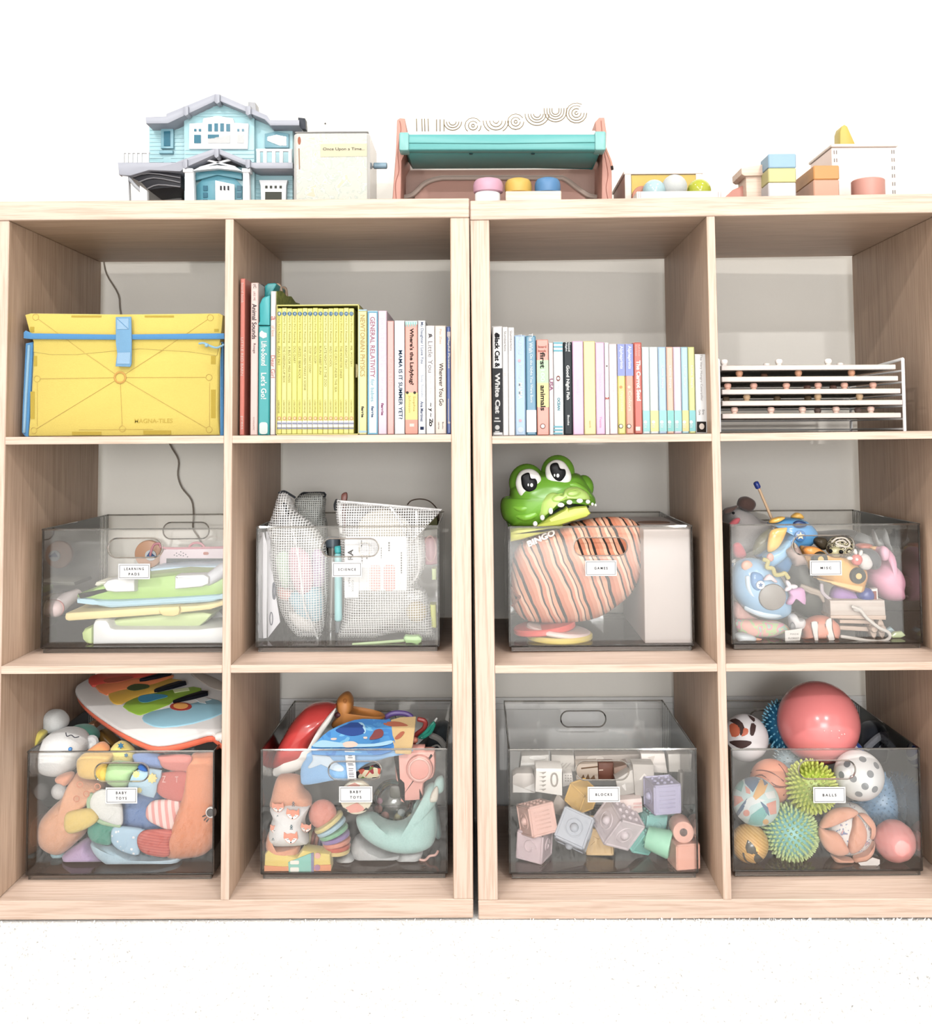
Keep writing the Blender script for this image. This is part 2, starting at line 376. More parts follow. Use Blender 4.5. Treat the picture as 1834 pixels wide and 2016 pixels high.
def rebase():
    """put every thing's origin at its own base"""
    kids = {}
    for o in COL.objects: kids.setdefault(o.parent, []).append(o)
    def desc(o):
        r = [o]
        for c in kids.get(o, []): r += desc(c)
        return r
    for o in kids.get(None, []):
        if o.type not in ('MESH', 'EMPTY') or o.get('kind') == 'structure': continue
        ms = [d for d in desc(o) if d.type == 'MESH']
        if not ms: continue
        lo = [1e9]*3; hi = [-1e9]*3
        for d in ms:
            for v in d.data.vertices:
                for i in range(3): lo[i] = min(lo[i], v.co[i]); hi[i] = max(hi[i], v.co[i])
        c = Vector(((lo[0]+hi[0])/2, (lo[1]+hi[1])/2, lo[2])); T = Matrix.Translation(-c)
        for d in ms: d.data.transform(T)
        o.location = c
# ---------------------------------------------------------------- the room
RX0, RX1, RY0, RY1 = -3.0, 3.0, -5.2, .408
struct('floor', bx(RX0, RX1, RY0, RY1+.1, -.1, -.004), CARPET)
struct('ceiling', bx(RX0, RX1, RY0, RY1+.1, CEIL, CEIL+.1), CEILM)
struct('wall_back', bx(RX0-.1, RX1+.1, RY1, RY1+.1, -.1, CEIL+.1), WALL)
struct('wall_left', bx(RX0-.1, RX0, RY0, RY1, -.1, CEIL+.1), ROOMW)
struct('wall_right', bx(RX1, RX1+.1, RY0, RY1, -.1, CEIL+.1), ROOMW)
struct('wall_front', bx(RX0-.1, RX1+.1, RY0-.1, RY0, -.1, CEIL+.1), ROOMW)
struct('baseboard_back', [bx(RX0, RX1, RY1-.012, RY1, -.004, .195), bx(RX0, RX1, RY1-.009, RY1, .195, .205), bx(RX0, RX1, RY1-.006, RY1, .205, .215)], TRIM)
# ---------------------------------------------------------------- shelving units
D = .38; c_, t_, s_, t2, TT, BB, CH = .33, .01264, .02909, .01153, .0293, .0274, .32976
Z_b = BB; Z_s2 = BB+CH; Z_S2 = Z_s2+t2; Z_s1 = Z_S2+CH; Z_S1 = Z_s1+t2; Z_top = Z_S1+CH; Z_TOP = Z_top+TT
ca, sa = math.cos(-.014597), math.sin(-.014597)
def TRr(p): return Vector((.007492+p[0]*ca-p[1]*sa-p[2]*.005947, .002827+p[0]*sa+p[1]*ca, p[2]-.003314+p[0]*.005947))
def TL(p): return Vector(p)
WID = 2*s_+2*c_+t_
def unit(label, off, T, ex=0.):
    WID = 2*s_+2*c_+t_+ex
    u = thing('cube_shelf_unit', label, 'shelf')
    def b(n, x0, x1, z0, z1, m, e=.0012, y0=0.):
        v, f = bx(off+x0, off+x1, y0, D, z0, z1, e)
        o = ob(n, ([T(p) for p in v], f), m, u)
        fm = {WZ: SHADE_OAK, WX: SHADE_OAKX if n == 'top_board' else None}[m]
        if fm:   # broad faces tinted browner, so the cubbies' inner shade sits in their colour
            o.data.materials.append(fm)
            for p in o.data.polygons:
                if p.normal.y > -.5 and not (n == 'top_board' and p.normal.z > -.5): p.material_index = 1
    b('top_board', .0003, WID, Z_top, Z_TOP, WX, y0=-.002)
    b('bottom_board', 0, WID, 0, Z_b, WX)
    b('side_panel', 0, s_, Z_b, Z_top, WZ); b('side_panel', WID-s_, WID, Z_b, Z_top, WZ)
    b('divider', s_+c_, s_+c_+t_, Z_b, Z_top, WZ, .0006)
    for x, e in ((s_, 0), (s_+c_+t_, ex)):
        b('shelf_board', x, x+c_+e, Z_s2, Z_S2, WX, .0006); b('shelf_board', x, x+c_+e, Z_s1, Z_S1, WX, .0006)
    return u
unit('pale oak cube shelf unit on the left of the black gap, holding the yellow box', -WID, TL)
unit('pale oak cube shelf unit on the right of the black gap, holding the puzzle rack', 0, TRr, .010)
def ZTR(x): return Z_TOP-.0033+.00595*x
# ---------------------------------------------------------------- clear bins with a small white label
INK = M('3c3c42', 'm'); WHITE = M('ffffff', 'm', k=.8); CARD = M('fdfdfd', 'm', k=.56)
def zshelf(row, x):
    z = {2: Z_S2, 3: Z_b}[row]
    return z+(0 if x < 0 else -.0033+.00595*x)
def bin_(label, px0, px1, pytop, row, YF, YB, lab, lpx, lpy, lw, lh, hx0, hx1, hy0, hy1, yaw=0.):
    A = P(px0, pytop, YF); B = P(px1, pytop, YF); x0, x1, zt = A.x, B.x, A.z; zb = zshelf(row, x1)+.0005; w = .003
    T = thing('clear_storage_bin', label, 'storage bin', 'clear acrylic bins in the lower cubbies')
    def wall(yf, hole):
        cu = bpy.data.curves.new('c', 'CURVE'); cu.dimensions = '2D'; cu.fill_mode = 'BOTH'; cu.extrude = w/2
        for pts in ([(x0, zb+.008), (x1, zb+.008), (x1, zt), (x0, zt)], hole):
            s = cu.splines.new('POLY'); s.points.add(len(pts)-1); s.use_cyclic_u = True
            for q, p in zip(s.points, pts): q.co = (p[0], p[1], 0, 1)
        o = bpy.data.objects.new('c', cu); COL.objects.link(o); me = bpy.data.meshes.new_from_object(o.evaluated_get(bpy.context.evaluated_depsgraph_get()))
        v = [Vector((q.co.x, yf+w/2+q.co.z, q.co.y)) for q in me.vertices]; f = [tuple(p.vertices) for p in me.polygons]
        bpy.data.objects.remove(o); bpy.data.curves.remove(cu); bpy.data.meshes.remove(me); return v, f
    h0, h1 = P(hx0, hy0, YF), P(hx1, hy1, YF)
    hole = rrect(h0.x, h1.z, h1.x, h0.z, abs(h0.z-h1.z)*.48, 6)
    shp = [wall(YF, hole), wall(YB-w, hole), bx(x0, x0+w, YF+w, YB-w, zb+.008, zt), bx(x1-w, x1, YF+w, YB-w, zb+.008, zt), bx(x0+w, x1-w, YF+w, YB-w, zb+.006, zb+.0085)]
    ob('bin_body', shp, ACRYL, T, flat=True)
    e = []
    fl = .004
    for yy in (YF+.002, YB-.002): e.append(tubew([(x0+.003, yy, zb+.008), (x1-.003, yy, zb+.008)], .0016, 6))
    for xx in (x0+.0015, x1-.0015):
        e.append(tubew([(xx, YF+.002, zb+.008), (xx, YB-.002, zb+.008)], .0014, 6))
        for yy in (YF+.0015, YB-.0015): e.append(tubew([(xx, yy, zb+.009), (xx, yy, zt)], .0011, 6))
    ob('base_edge', e, ACEDGE, T)
    g = [bx(x0+fl, x1-fl, YF+.003, YF+.0055, zb, zb+.0075), bx(x0+fl, x1-fl, YB-.0055, YB-.003, zb, zb+.0075), bx(x0+fl, x0+fl+.0025, YF+.0055, YB-.0055, zb, zb+.0075), bx(x1-fl-.0025, x1-fl, YF+.0055, YB-.0055, zb, zb+.0075)]
    ob('foot_rim', g, ACRIM, T, flat=True)
    r = [tubew([(x0+.001, YF+.001, zt), (x1-.001, YF+.001, zt), (x1-.001, YB-.001, zt), (x0+.001, YB-.001, zt)], .0017, 6, True)]
    ob('rim', r, ACRIM, T)
    for yy in (YF+w/2, YB-w/2): ob('handle_rim', tubew([(p[0], yy, p[1]) for p in hole], .0013, 6, True), ACRIM, T)
    c = P(lpx, lpy, YF-.0006); a = lw*S(YF); b = lh*S(YF)
    t = ob('label_card', [box(c, (a, .0008, b))], CARD, T)
    q = []; o_ = .0022; th = .0005
    for dx in (-1, 1): q.append(box((c.x+dx*(a/2-o_), c.y-.0006, c.z), (th, .0002, b-2*o_)))
    for dz in (-1, 1): q.append(box((c.x, c.y-.0006, c.z+dz*(b/2-o_)), (a-2*o_, .0002, th)))
    ln = lab.split('|'); hh = b*.17
    for i, s in enumerate(ln):
        zz = c.z+((len(ln)-1)/2-i)*hh*2.0; ob('lettering', [tx(' '.join(s), (c.x, c.y-.0006, zz), a*min(.62, .085*len(s)), hh, bold=.02)], INK, t, flat=True)
    ob('printed_frame', q, INK, t, flat=True)
    return T
YF, YB = .086, .372; YF3, YB3 = .068, .354
bin_('clear acrylic bin of toy tablets with a LEARNING PADS label', 82, 449, 1043, 2, YF, YB, 'LEARNING|PADS', 264, 1125, 62, 30, 212, 318, 1060, 1098)
bin_('clear acrylic bin of mesh bags with a SCIENCE label', 504, 864, 1038, 2, YF, YB, 'SCIENCE', 683, 1121, 58, 29, 633, 745, 1061, 1096)
bin_('clear acrylic bin with a GAMES label, under the green crocodile head', 1000, 1363, 1038, 2, YF, YB, 'GAMES', 1182.5, 1118.5, 61, 30, 1129, 1235, 1059, 1094)
bin_('clear acrylic bin of small figures with a MISC label', 1436, 1811, 1034, 2, YF, YB, 'MISC', 1625, 1118, 62, 29, 1560, 1682, 1055, 1092)
bin_('clear acrylic bin of soft toys with a BABY TOYS label, below the LEARNING PADS bin', 53, 422, 1481, 3, YF3, YB3, 'BABY|TOYS', 239, 1566, 61, 30, 186, 292, 1503, 1539)
bin_('clear acrylic bin with a BABY TOYS label, below the SCIENCE bin', 513, 880, 1477, 3, YF3, YB3, 'BABY|TOYS', 700, 1564, 64, 30, 646, 750, 1500, 1535)
bin_('clear acrylic bin of cube blocks with a BLOCKS label', 1000, 1371, 1477, 3, YF3, YB3, 'BLOCKS', 1188, 1564, 62, 29, 1133, 1238, 1499, 1536)
bin_('clear acrylic bin of balls with a BALLS label', 1438, 1811, 1476, 3, YF3, YB3, 'BALLS', 1632, 1565, 62, 30, 1572, 1684, 1498, 1534)
# ================================================================ things standing on top of the units
def zt(x): return Z_TOP+.0003 if x < .005 else ZTR(x)+.0003
BOT = 1150
# ---------------- toy house
T = thing('toy_house', 'light blue plastic toy house with grey gabled roofs and white trim', 'dollhouse')
hb = M('b9ecf6', 'p', k=.62); hw = M('f8fbff', 'p', k=.8); hg = M('b0b4c2', 'p', k=.6); hd = M('3a3a40', 'p'); ht = M('1f7f9c', 'g')
z0 = Z_TOP+.0003; YH = .17
def hs(pts, Y, th, b=.0006, sm=0): return slab(V1, pts, Y, th, b, sm, z0)
body = [hs([(465, 195), (680, 92), (918, 205), (918, BOT), (465, BOT)], YH, .13), hs([(240, 235), (480, 200), (480, 520), (240, 520)], YH+.02, .10),
        hs([(900, 205), (1165, 250), (1165, BOT), (900, BOT)], YH+.012, .11)]
ob('house_wall', body, hb, T)
sd = []
for y in range(250, 500, 26):
    sd.append(hs([(244, y), (330, y), (330, y+5), (244, y+5)], YH+.0185, .003, 0)); sd.append(hs([(380, y), (465, y), (465, y+5), (380, y+5)], YH+.0185, .003, 0))
    if y > 400: sd.append(hs([(470, y), (915, y), (915, y+5), (470, y+5)], YH-.0015, .003, 0))
for y in range(130, 200, 20):
    w = (y-100)*2.0; sd.append(hs([(685-w, y), (685+w, y), (685+w, y+4), (685-w, y+4)], YH-.0015, .003, 0))
for y in range(550, 900, 26): sd.append(hs([(930, y), (1165, y), (1165, y+5), (930, y+5)], YH+.0105, .003, 0))
ob('siding', sd, hb, T)
roof = [hs([(217, 197), (350, 192), (350, 176), (665, 48), (688, 48), (1000, 186), (1018, 216), (1208, 216), (1208, 252), (1022, 252), (985, 214), (680, 88), (362, 238), (220, 240)], YH-.02, .16, .001)]
ob('roof', roof, hg, T)
for a, b in ((460, 128), (662, 50), (862, 126)): ob('roof_bracket', [hs([(a, b), (a+32, b), (a+32, b+52), (a+14, b+62), (a, b+50)], YH-.026, .02)], hg, T)
ob('chimney', hs([(878, 100), (924, 102), (930, 160), (878, 160)], YH+.05, .03), M('c9cbd2', 'p'), T)
ob('downspout', [hs([(1200, 200), (1245, 205), (1250, 275), (1225, 275), (1200, 240)], YH-.018, .02)], M('4a4e58', 'p'), T)
porch = [hs([(38, 490), (410, 490), (460, 470), (655, 402), (690, 402), (905, 490), (1166, 490), (1166, 530), (925, 530), (868, 512), (680, 432), (485, 518), (440, 548), (240, 540), (120, 575), (45, 570)], YH-.035, .13, .001)]
ob('porch_roof', porch, hg, T)
for a, b in ((458, 470), (660, 402), (862, 470)): ob('porch_roof_bracket', [hs([(a, b), (a+28, b), (a+28, b+50), (a+12, b+60), (a, b+48)], YH-.041, .02)], hg, T)
W_ = ob('upper_window', [hs([(500, 240), (585, 235), (590, 206), (680, 190), (780, 206), (790, 235), (880, 240), (874, 402), (497, 402)], YH-.006, .01)], hw, T)
pn = [(620, 242, 645, 290), (660, 238, 684, 290), (698, 238, 722, 290), (737, 242, 762, 290), (618, 310, 690, 335), (530, 274, 545, 290), (560, 274, 575, 290), (530, 312, 574, 366), (808, 274, 822, 290), (838, 274, 852, 290)]
ob('pane', [hs([(a, b), (c, b), (c, d), (a, d)], YH-.0075, .004, 0) for a, b, c, d in pn], ht, W_)
ob('blind', [hs([(618, 340), (762, 312), (762, 366), (618, 366)], YH-.0075, .003, 0), hs([(808, 310), (852, 310), (852, 366), (808, 366)], YH-.0075, .003, 0)], M('d9dbdc', 'p'), W_)
W_ = ob('side_window', [hs([(316, 270), (396, 270), (396, 400), (316, 400)], YH+.012, .01), hs([(305, 412), (392, 412), (392, 432), (305, 432)], YH+.012, .01)], M('8fd0e4', 'p'), T)
ob('pane', hs([(335, 290), (376, 288), (376, 384), (335, 384)], YH+.0105, .004, 0), ht, W_)
W_ = ob('arched_window', [hs([(985, 305), (1060, 290), (1140, 305), (1140, 395), (985, 395)], YH+.005, .008)], M('8fd0e4', 'p'), T)
ob('pane', hs([(1002, 325), (1060, 312), (1124, 325), (1124, 381), (1080, 381), (1002, 350)], YH+.0035, .004, 0), ht, W_)
rl = [hs([(930, 402), (1160, 402), (1160, 418), (930, 418)], YH-.03, .006)]+[hs([(a, 415), (a+22, 415), (a+22, 492), (a, 492)], YH-.03, .005) for a in (932, 975, 1032, 1080, 1138)]
ob('balcony_railing', rl, hw, T)
rl = [hs([(65, 418), (240, 418), (240, 430), (65, 430)], YH-.03, .006)]+[hs([(a, 425), (a+12, 425), (a+12, 490), (a, 490)], YH-.03, .005) for a in (66, 92, 120, 150, 180, 225)]
ob('balcony_railing', rl, hw, T)
ob('porch_gable', [hs([(525, 512), (672, 444), (832, 512)], YH-.012, .01)], hd, T)
ob('porch_brace', [hs([(515, 545), (560, 522), (680, 508), (800, 520), (842, 548), (800, 540), (680, 528), (560, 540)], YH-.03, .012), hs([(560, 468), (590, 462), (800, 515), (780, 522)], YH-.022, .006), hs([(770, 462), (795, 470), (590, 522), (560, 518)], YH-.022, .006)], hw, T)
for a, b, c, d in ((458, 520, 470, 524), (838, 890, 845, 882)):
    ob('porch_column', [hs([(c, 540), (d, 540), (d+8, BOT), (c-4, BOT)], YH-.032, .014), hs([(a, 528), (b, 528), (b, 552), (a, 552)], YH-.036, .02)], hw, T)
ob('door_surround', [hs([(545, 640), (590, 590), (680, 570), (790, 590), (838, 640), (838, BOT), (545, BOT)], YH-.006, .008), hs([(522, 560), (680, 528), (838, 560), (838, 600), (680, 570), (522, 610)], YH-.012, .012)], M('6cc4dc', 'p'), T)
for a, b in ((588, 616), (806, 832)): ob('door_sidelight', [hs([(a, y), (b, y), (b, y+32), (a, y+32)], YH-.008, .004, 0) for y in range(640, 880, 44)], ht, T)
dr = ob('door', [hs([(666, 606), (790, 632), (790, BOT), (666, BOT)], YH-.016, .004)], hw, T)
ob('pane', [hs([(a, 640), (a+11, 642), (a+11, 670), (a, 668)], YH-.0175, .002, 0) for a in (697, 720, 745)], hd, dr)
W_ = ob('lower_window', [hs([(950, 604), (1132, 604), (1124, 640), (1118, BOT), (964, BOT), (958, 640)], YH-.002, .012)], hw, T)
ob('pane', [hs([(a, 640), (a+15, 640), (a+15, 657), (a, 657)], YH-.0035, .003, 0) for a in (988, 1018, 1048, 1080)]+[hs([(988, 680), (1094, 680), (1094, 800), (988, 800)], YH-.0035, .003, 0)], M('55584e', 'p'), W_)
ob('carport_arch', [hs([(112, 580), (240, 548), (340, 548), (446, 575), (446, 650), (330, 655), (235, 668), (190, 620), (150, 600)], YH-.025, .11)], hd, T)
ob('carport_ribs', [tube(V1, pts, YH-.027, .0012, 3) for pts in ([(120, 590), (240, 560), (440, 590)], [(170, 620), (270, 590), (440, 620)], [(230, 660), (300, 635), (440, 648)])], M('8a8a90', 'p'), T)
for pts in ([(66, 575), (104, 580), (112, BOT), (62, BOT)], [(180, 640), (226, 672), (226, BOT), (182, BOT)]): ob('carport_column', hs(pts, YH-.03, .012), hw, T)
ob('carport_strut', tube(V1, [(110, 590), (150, 640), (205, 690)], YH-.026, .003, 4), M('c8ccd4', 'p'), T)
ob('carport_wall', hs([(226, 680), (330, 655), (446, 648), (456, BOT), (226, BOT)], YH+.05, .03), M('c9c8c4', 'p'), T)
# ---------------- tin
T = thing('music_box_tin', 'square tin box with a pale green printed front and a light blue crank', 'tin')
A = V1.w(1172, 292, .10); B = V1.w(1662, 292, .10)
tp = blotchy('faded_leaf_print', [(0, 'eeeee2'), (.42, 'f6f4e4'), (.5, 'dde6dc'), (.56, 'f7f5ee'), (.64, 'efe9cc')], 60, detail=3)
ob('tin_body', box(((A.x+B.x)/2, .16, (z0+A.z)/2), (B.x-A.x, .12, A.z-z0), None, .005), M('e6e4e0', 'g', k=.6), T)
ob('printed_panel', [slab(V1, rrect(1190, 305, 1645, 860, 10), .0992, .001, 0, 0, z0+.004)], tp, T)
ob('printed_band', [slab(V1, [(1345, 372), (1645, 368), (1645, 450), (1345, 455)], .0986, .0006)], M('eee6c4', 'm'), T)
ob('tin_rim', tubew([(A.x+.003, .102, A.z-.001), (B.x-.003, .102, A.z-.001), (B.x-.002, .218, A.z-.001), (A.x+.002, .218, A.z-.001)], .0013, 6, True), M('8d8b88', 'g'), T)
c = V1.w(1495, 406, .0983); ob('lettering', tx('Once Upon a Time...', c, V1.m(272, .1), V1.m(24, .1)), M('4a4436', 'm'), T, flat=True)
ob('printed_brush', [slab(V1, [(1202, 400), (1210, 400), (1213, 535), (1206, 535)], .0986, .0006), (slab(V1, ell(1208, 350, 10, 26), .0986, .0006), M('b5613c', 'm'))], M('b98f74', 'm'), T)
a = V1.w(1668, 520, .15); b = V1.w(1700, 518, .15); c = V1.w(1702, 512, .15); d = V1.w(1775, 512, .15)
k = ob('crank', [cyl(a-Vector((.006, 0, 0)), b, .0015)], M('c8c8c8', 'g'), T); ob('crank_knob', cyl(c-Vector((.004, 0, 0)), d, V1.m(21, .15), .0015), M('9cc3da', 'p'), k)
# ---------------- wooden stand with a teal tray
T = thing('activity_stand', 'pink wooden stand with a teal tray and a white board of beige rainbow lines', 'toy easel')
pk = M('f2a792', 'w'); z0 = Z_TOP+.0003
l = ob('side_panel', [slab(V2, [(108, 120), (122, 110), (148, 112), (158, 180), (152, 290), (132, 330), (128, BOT), (78, BOT), (92, 420), (102, 280)], .13, .14, .002, 0, z0)], pk, T)
ob('grain_line', tube(V2, [(122, 125), (128, 170), (118, 230), (112, 300), (118, 380), (100, 450), (104, 530)], .1295, .0006, 4, 5), M('cf7f6c', 'w'), l)
r = ob('side_panel', [slab(V2, [(1130, 130), (1150, 108), (1178, 108), (1188, 180), (1186, 280), (1215, 360), (1226, BOT), (1168, BOT), (1166, 300), (1140, 240)], .13, .14, .002, 0, z0)], pk, T)
ob('grain_line', tube(V2, [(1160, 125), (1164, 170), (1180, 300), (1196, 400), (1186, 470), (1196, 530)], .1295, .0006, 4, 5), M('cf7f6c', 'w'), r)
bd = ob('rainbow_board', slab(V2, [(150, 112), (350, 110), (480, 138), (600, 142), (760, 112), (860, 62), (960, 52), (1060, 62), (1110, 90), (1140, 150), (1140, 560), (150, 560)], .245, .006, .001, 0, z0+.004), M('fffaf2', 'm', k=.8), T)
arcs = []
def rb(cx, cy, rs, a0=0, a1=180, leg=0):
    for r_ in rs:
        p = [(x, min(y, 200)) for x, y in ell(cx, cy, r_, r_*.95, 0, 12, a0, a1)]
        if leg: p = [(p[0][0], p[0][1]-leg)]+p+[(p[-1][0], p[-1][1]-leg)]
        arcs.append(tube(V2, p, .2442, .0007, 0, 5))
for x in (208, 236, 250, 268): arcs.append(tube(V2, [(x, 115), (x+2, 180)], .2442, .0008, 0, 5))
for x in (312, 330, 350): arcs.append(tube(V2, [(x, 118), (x, 180)], .2442, .0008, 0, 5))
rb(395, 130, (18, 32, 46), 0, 180); rb(500, 150, (8, 24, 42), 0, 360); rb(618, 125, (14, 32, 50, 66)); rb(720, 130, (8, 24, 42), 0, 360); rb(830, 90, (18, 32, 46, 62), 0, 180); rb(925, 75, (18, 30, 44, 58), 0, 180, 15); rb(1033, 85, (8, 24, 40, 54), 0, 300)
ob('rainbow_lines', arcs, M('a08c64', 'm', k=.5), bd)
ob('lower_panel', slab(V2, [(150, 380), (1160, 375), (1160, BOT), (150, BOT)], .236, .006, 0, 0, z0), M('e3b3a0', 'w'), T)
tr = ob('tray', [slab(V2, rrect(122, 192, 1184, 276, 26), .075, .022, .004), slab(V2, [(130, 225), (1176, 222), (1150, 300), (1165, 300), (1120, 300), (180, 302), (150, 300)][:3]+[(1150, 292), (170, 296)], .095, .10, .006)], M('5fc7c6', 'p'), T)
for q in ((118, 182, 170, 278), (1128, 177, 1186, 276)): ob('tray_corner', [slab(V2, rrect(*q, 10), .072, .03, .003)], M('8fdbd8', 'p'), tr)
ob('tray_seam', tube(V2, [(135, 240), (640, 243), (1180, 236)], .0747, .0007, 0, 5), M('3c9a98', 'p'), tr)
ob('writing_surface', slab(V2, [(165, 180), (1130, 176), (1130, 196), (165, 200)], .09, .10, .001), M('ffffff', 'g', k=.8), T)
for a in (480, 800): ob('latch', [slab(V2, rrect(a, 288, a+18, 298, 3), .0935, .003)], M('224a4c', 'p'), tr)
ob('stretcher', tube(V2, [(132, 522), (190, 505), (250, 450), (320, 424), (420, 420), (900, 420), (970, 425), (1040, 475), (1100, 512), (1168, 522)], .20, .0045, 6, 8), M('e9cfc0', 'w'), T)
ob('stretcher_panel', slab(V2, [(200, 510), (262, 455), (330, 430), (900, 430), (960, 435), (1030, 485), (1080, 515), (1090, BOT), (200, BOT)], .203, .006, 0, 0, z0), M('dd9d86', 'w'), T)
cdo = tag(ob('cord', [tube(V2, [(1180, 262), (1196, 300), (1208, 330), (1217, 365)], .10, .002, 5), (tube(V2, [(1216, 360), (1218, 376)], .10, .0023, 0), M('3a2a28'))], M('f0a78c', 'p')), 'thin peach cord with a dark tip hanging beside the teal tray', 'cord')
# ---------------- stacking rings and domes on the near edge
zr = zt(.03)
def dome(V, cx, top, rw, h, Y, zb, n=.8):
    c = V.w(cx, top, Y); r = V.m(rw, Y); H = c.z-zb
    pf = [(r*.86, 0), (r*.97, H*.06), (r, H*.25), (r, H*.55), (r*.95, H*.74), (r*.82, H*.9), (r*.55, H*.98), (.0005, H)]
    return lathe(pf, (c.x, Y, zb), (0, 0, 1), 32)
T = thing('stacking_toy', 'pink domed wooden peg on a white cylinder at the near edge', 'stacking toy')
c = V2.w(575, 500, .035); zc = c.z
ob('white_base', cyl((c.x, .035, zt(c.x)), (c.x, .035, zc), V2.m(66, .035), .001), M('ffffff', 'w', k=.8), T)
ob('pink_cap', dome(V2, 578, 425, 78, 0, .035, zc), M('f2b3cd', 'w'), T)
a = V2.w(668, 488, .02); b = V2.w(955, 488, .02); z1 = zt(.05)
tag(ob('wooden_block', bx(a.x, b.x, .02, .065, z1, a.z, .001), BEECH), 'plain wooden block carrying a yellow and a blue dome', 'block')
tag(ob('wooden_dome', dome(V2, 733, 425, 70, 0, .042, a.z+.0003), M('f4c335', 'w')), 'yellow wooden dome on the plain wooden block', 'wooden toy')
tag(ob('wooden_dome', dome(V2, 884, 422, 67, 0, .042, a.z+.0003), M('4f92cc', 'w')), 'blue wooden dome on the plain wooden block', 'wooden toy')
# ---------------- object permanence box
T = thing('ball_drop_box', 'wooden box with a yellow front panel behind the three balls', 'wooden toy')
a = V3.w(132, 300, .14); b = V3.w(570, 300, .14); z0 = zt(a.x); x0, x1 = a.x, b.x; zz = V3.w(300, 298, .14).z
ob('box_body', bx(x0+.002, x1-.002, .143, .28, z0, zz-.006, .001), M('f6c6b4', 'w'), T)
ob('box_lid', bx(x0, x1, .138, .285, zz-.006, zz, .001), BIRCH, T)
ob('yellow_panel', bx(x0+.013, x1-.012, .1405, .144, z0, zz-.007), M('f6cf2e', 'w'), T)
for q in (x0+.002, x1-.012): ob('box_post', [bx(q, q+.010, .139, .145, z0, zz-.006)], BIRCH, T)
a = V3.w(205, 412, .045); b = V3.w(690, 412, .045); zb = zt(a.x)
T = thing('ball_tray', 'low white wooden tray holding three balls', 'tray')
ob('tray_front', bx(a.x, b.x, .045, .051, zb, a.z, .0008), M('fdf6f0', 'w', k=.8), T)
ob('tray_side', [bx(a.x, a.x+.006, .051, .125, zb, a.z), bx(b.x-.006, b.x, .051, .125, zb, a.z), bx(a.x, b.x, .125, .131, zb, a.z)], M('fdf6f0', 'w', k=.8), T)
ob('tray_base', bx(a.x+.006, b.x-.006, .051, .125, zb, zb+.004), M('fdf6f0', 'w', k=.8), T)
ob('finger_joint', [box(V3.w(x, 430, .0448), (.0006, .0008, .010)) for x in (215, 226, 655, 668)], M('c9a795', 'w'), T)
zb += .0043
def tball(x, top, r, h, lab, fuz=0):
    rr = V3.m(r, .09); q = V3.w(x, top, .088); v = sph((q.x, .088, q.z-rr), rr)
    o = ob('play_ball', v, M(h, 'f' if fuz else 'g'), None); tag(o, lab, 'ball'); return o
tball(300, 348, 66, 'c9eef5', 'pale blue glossy ball in the white wooden tray')
tball(412, 320, 70, 'f4f8f6', 'white fuzzy ball between the pale blue and lime balls', 1)
tball(548, 345, 66, 'd3da1e', 'lime green glossy ball in the white wooden tray')
tag(ob('wooden_ring', cyl(V3.w(238, 450, .10)+Vector((0, 0, .004)), V3.w(238, 450, .10)+Vector((0, .012, .004)), V3.m(58, .1), .001), M('e08a63', 'w')), 'orange wooden disc standing behind the left end of the ball tray', 'wooden toy')
# ---------------- arch, mushroom block, stacked blocks
z0 = zt(.35)
tag(ob('wooden_arch', slab(V3, [(690, 445), (735, 402), (790, 378), (850, 370), (900, 385), (920, 470), (690, 470)], .12, .03, .002, 0, z0), M('f09a84', 'w')), 'coral wooden arch low behind the capped block', 'block')
T = thing('capped_block', 'unpainted wooden pillar block with a wider cap left of the blue block', 'block')
ob('block_stem', slab(V3, [(806, 322), (915, 310), (915, 460), (812, 460)], .10, .05, .001, 0, z0), BEECH, T)
ob('block_cap', slab(V3, [(782, 282), (900, 262), (930, 268), (930, 322), (800, 326), (784, 316)], .094, .06, .001), BEECH, T)
Y0 = .06
def blk(xl, xr, yt, yb, Y, dp, h, lab, V=V3, base=None, nm='wooden_block', grp=None):
    a = V.w(xl, yt, Y); b = V.w(xr, yt, Y); zb_ = base if base is not None else V.w(xl, yb, Y).z
    o = ob(nm, bx(a.x, b.x, Y, Y+dp, zb_+.0003, a.z, .0015), h if isinstance(h, bpy.types.Material) else M(h, 'w')); tag(o, lab, 'block', grp); return o, a.z
_, za = blk(930, 1084, 363, 0, Y0, .045, 'f7f3f8', 'white block at the bottom of the blue, yellow and white stack', base=zt(.38))
_, za = blk(930, 1084, 283, 0, Y0, .045, 'f3ec9c', 'pale yellow block in the middle of the blue, yellow and white stack', base=za)
_, za = blk(930, 1084, 204, 0, Y0, .045, 'a6d3f2', 'light blue block on top of the yellow block', base=za)
_, za = blk(1180, 1322, 347, 0, .05, .11, 'f5b493', 'peach block under the orange block beside the tall wooden box', base=zt(.45))
_, za = blk(1180, 1322, 268, 0, .05, .11, 'f3a545', 'orange block on top of the peach block', base=za)
a = V3.w(1275, 150, .14); b = V3.w(1645, 150, .14); z0 = zt(.52); ztp = V3.w(1460, 150, .14).z
T = thing('wooden_box', 'large pale wooden box with finger joints at the right end of the top', 'wooden toy')
ob('box_body', bx(a.x+.002, b.x-.002, .142, .25, z0, ztp-.005, .001), M('fbe3d9', 'w', k=.8), T)
ob('box_lid', bx(a.x, b.x, .138, .254, ztp-.005, ztp, .001), BIRCH, T)
ob('finger_joint', [box((x, .1418, z0+.012+i*.0135), (.0016, .0008, .0062)) for x in (a.x+.006, a.x+.010, b.x-.006, b.x-.0095) for i in range(8)], M('9a9490', 'w'), T)
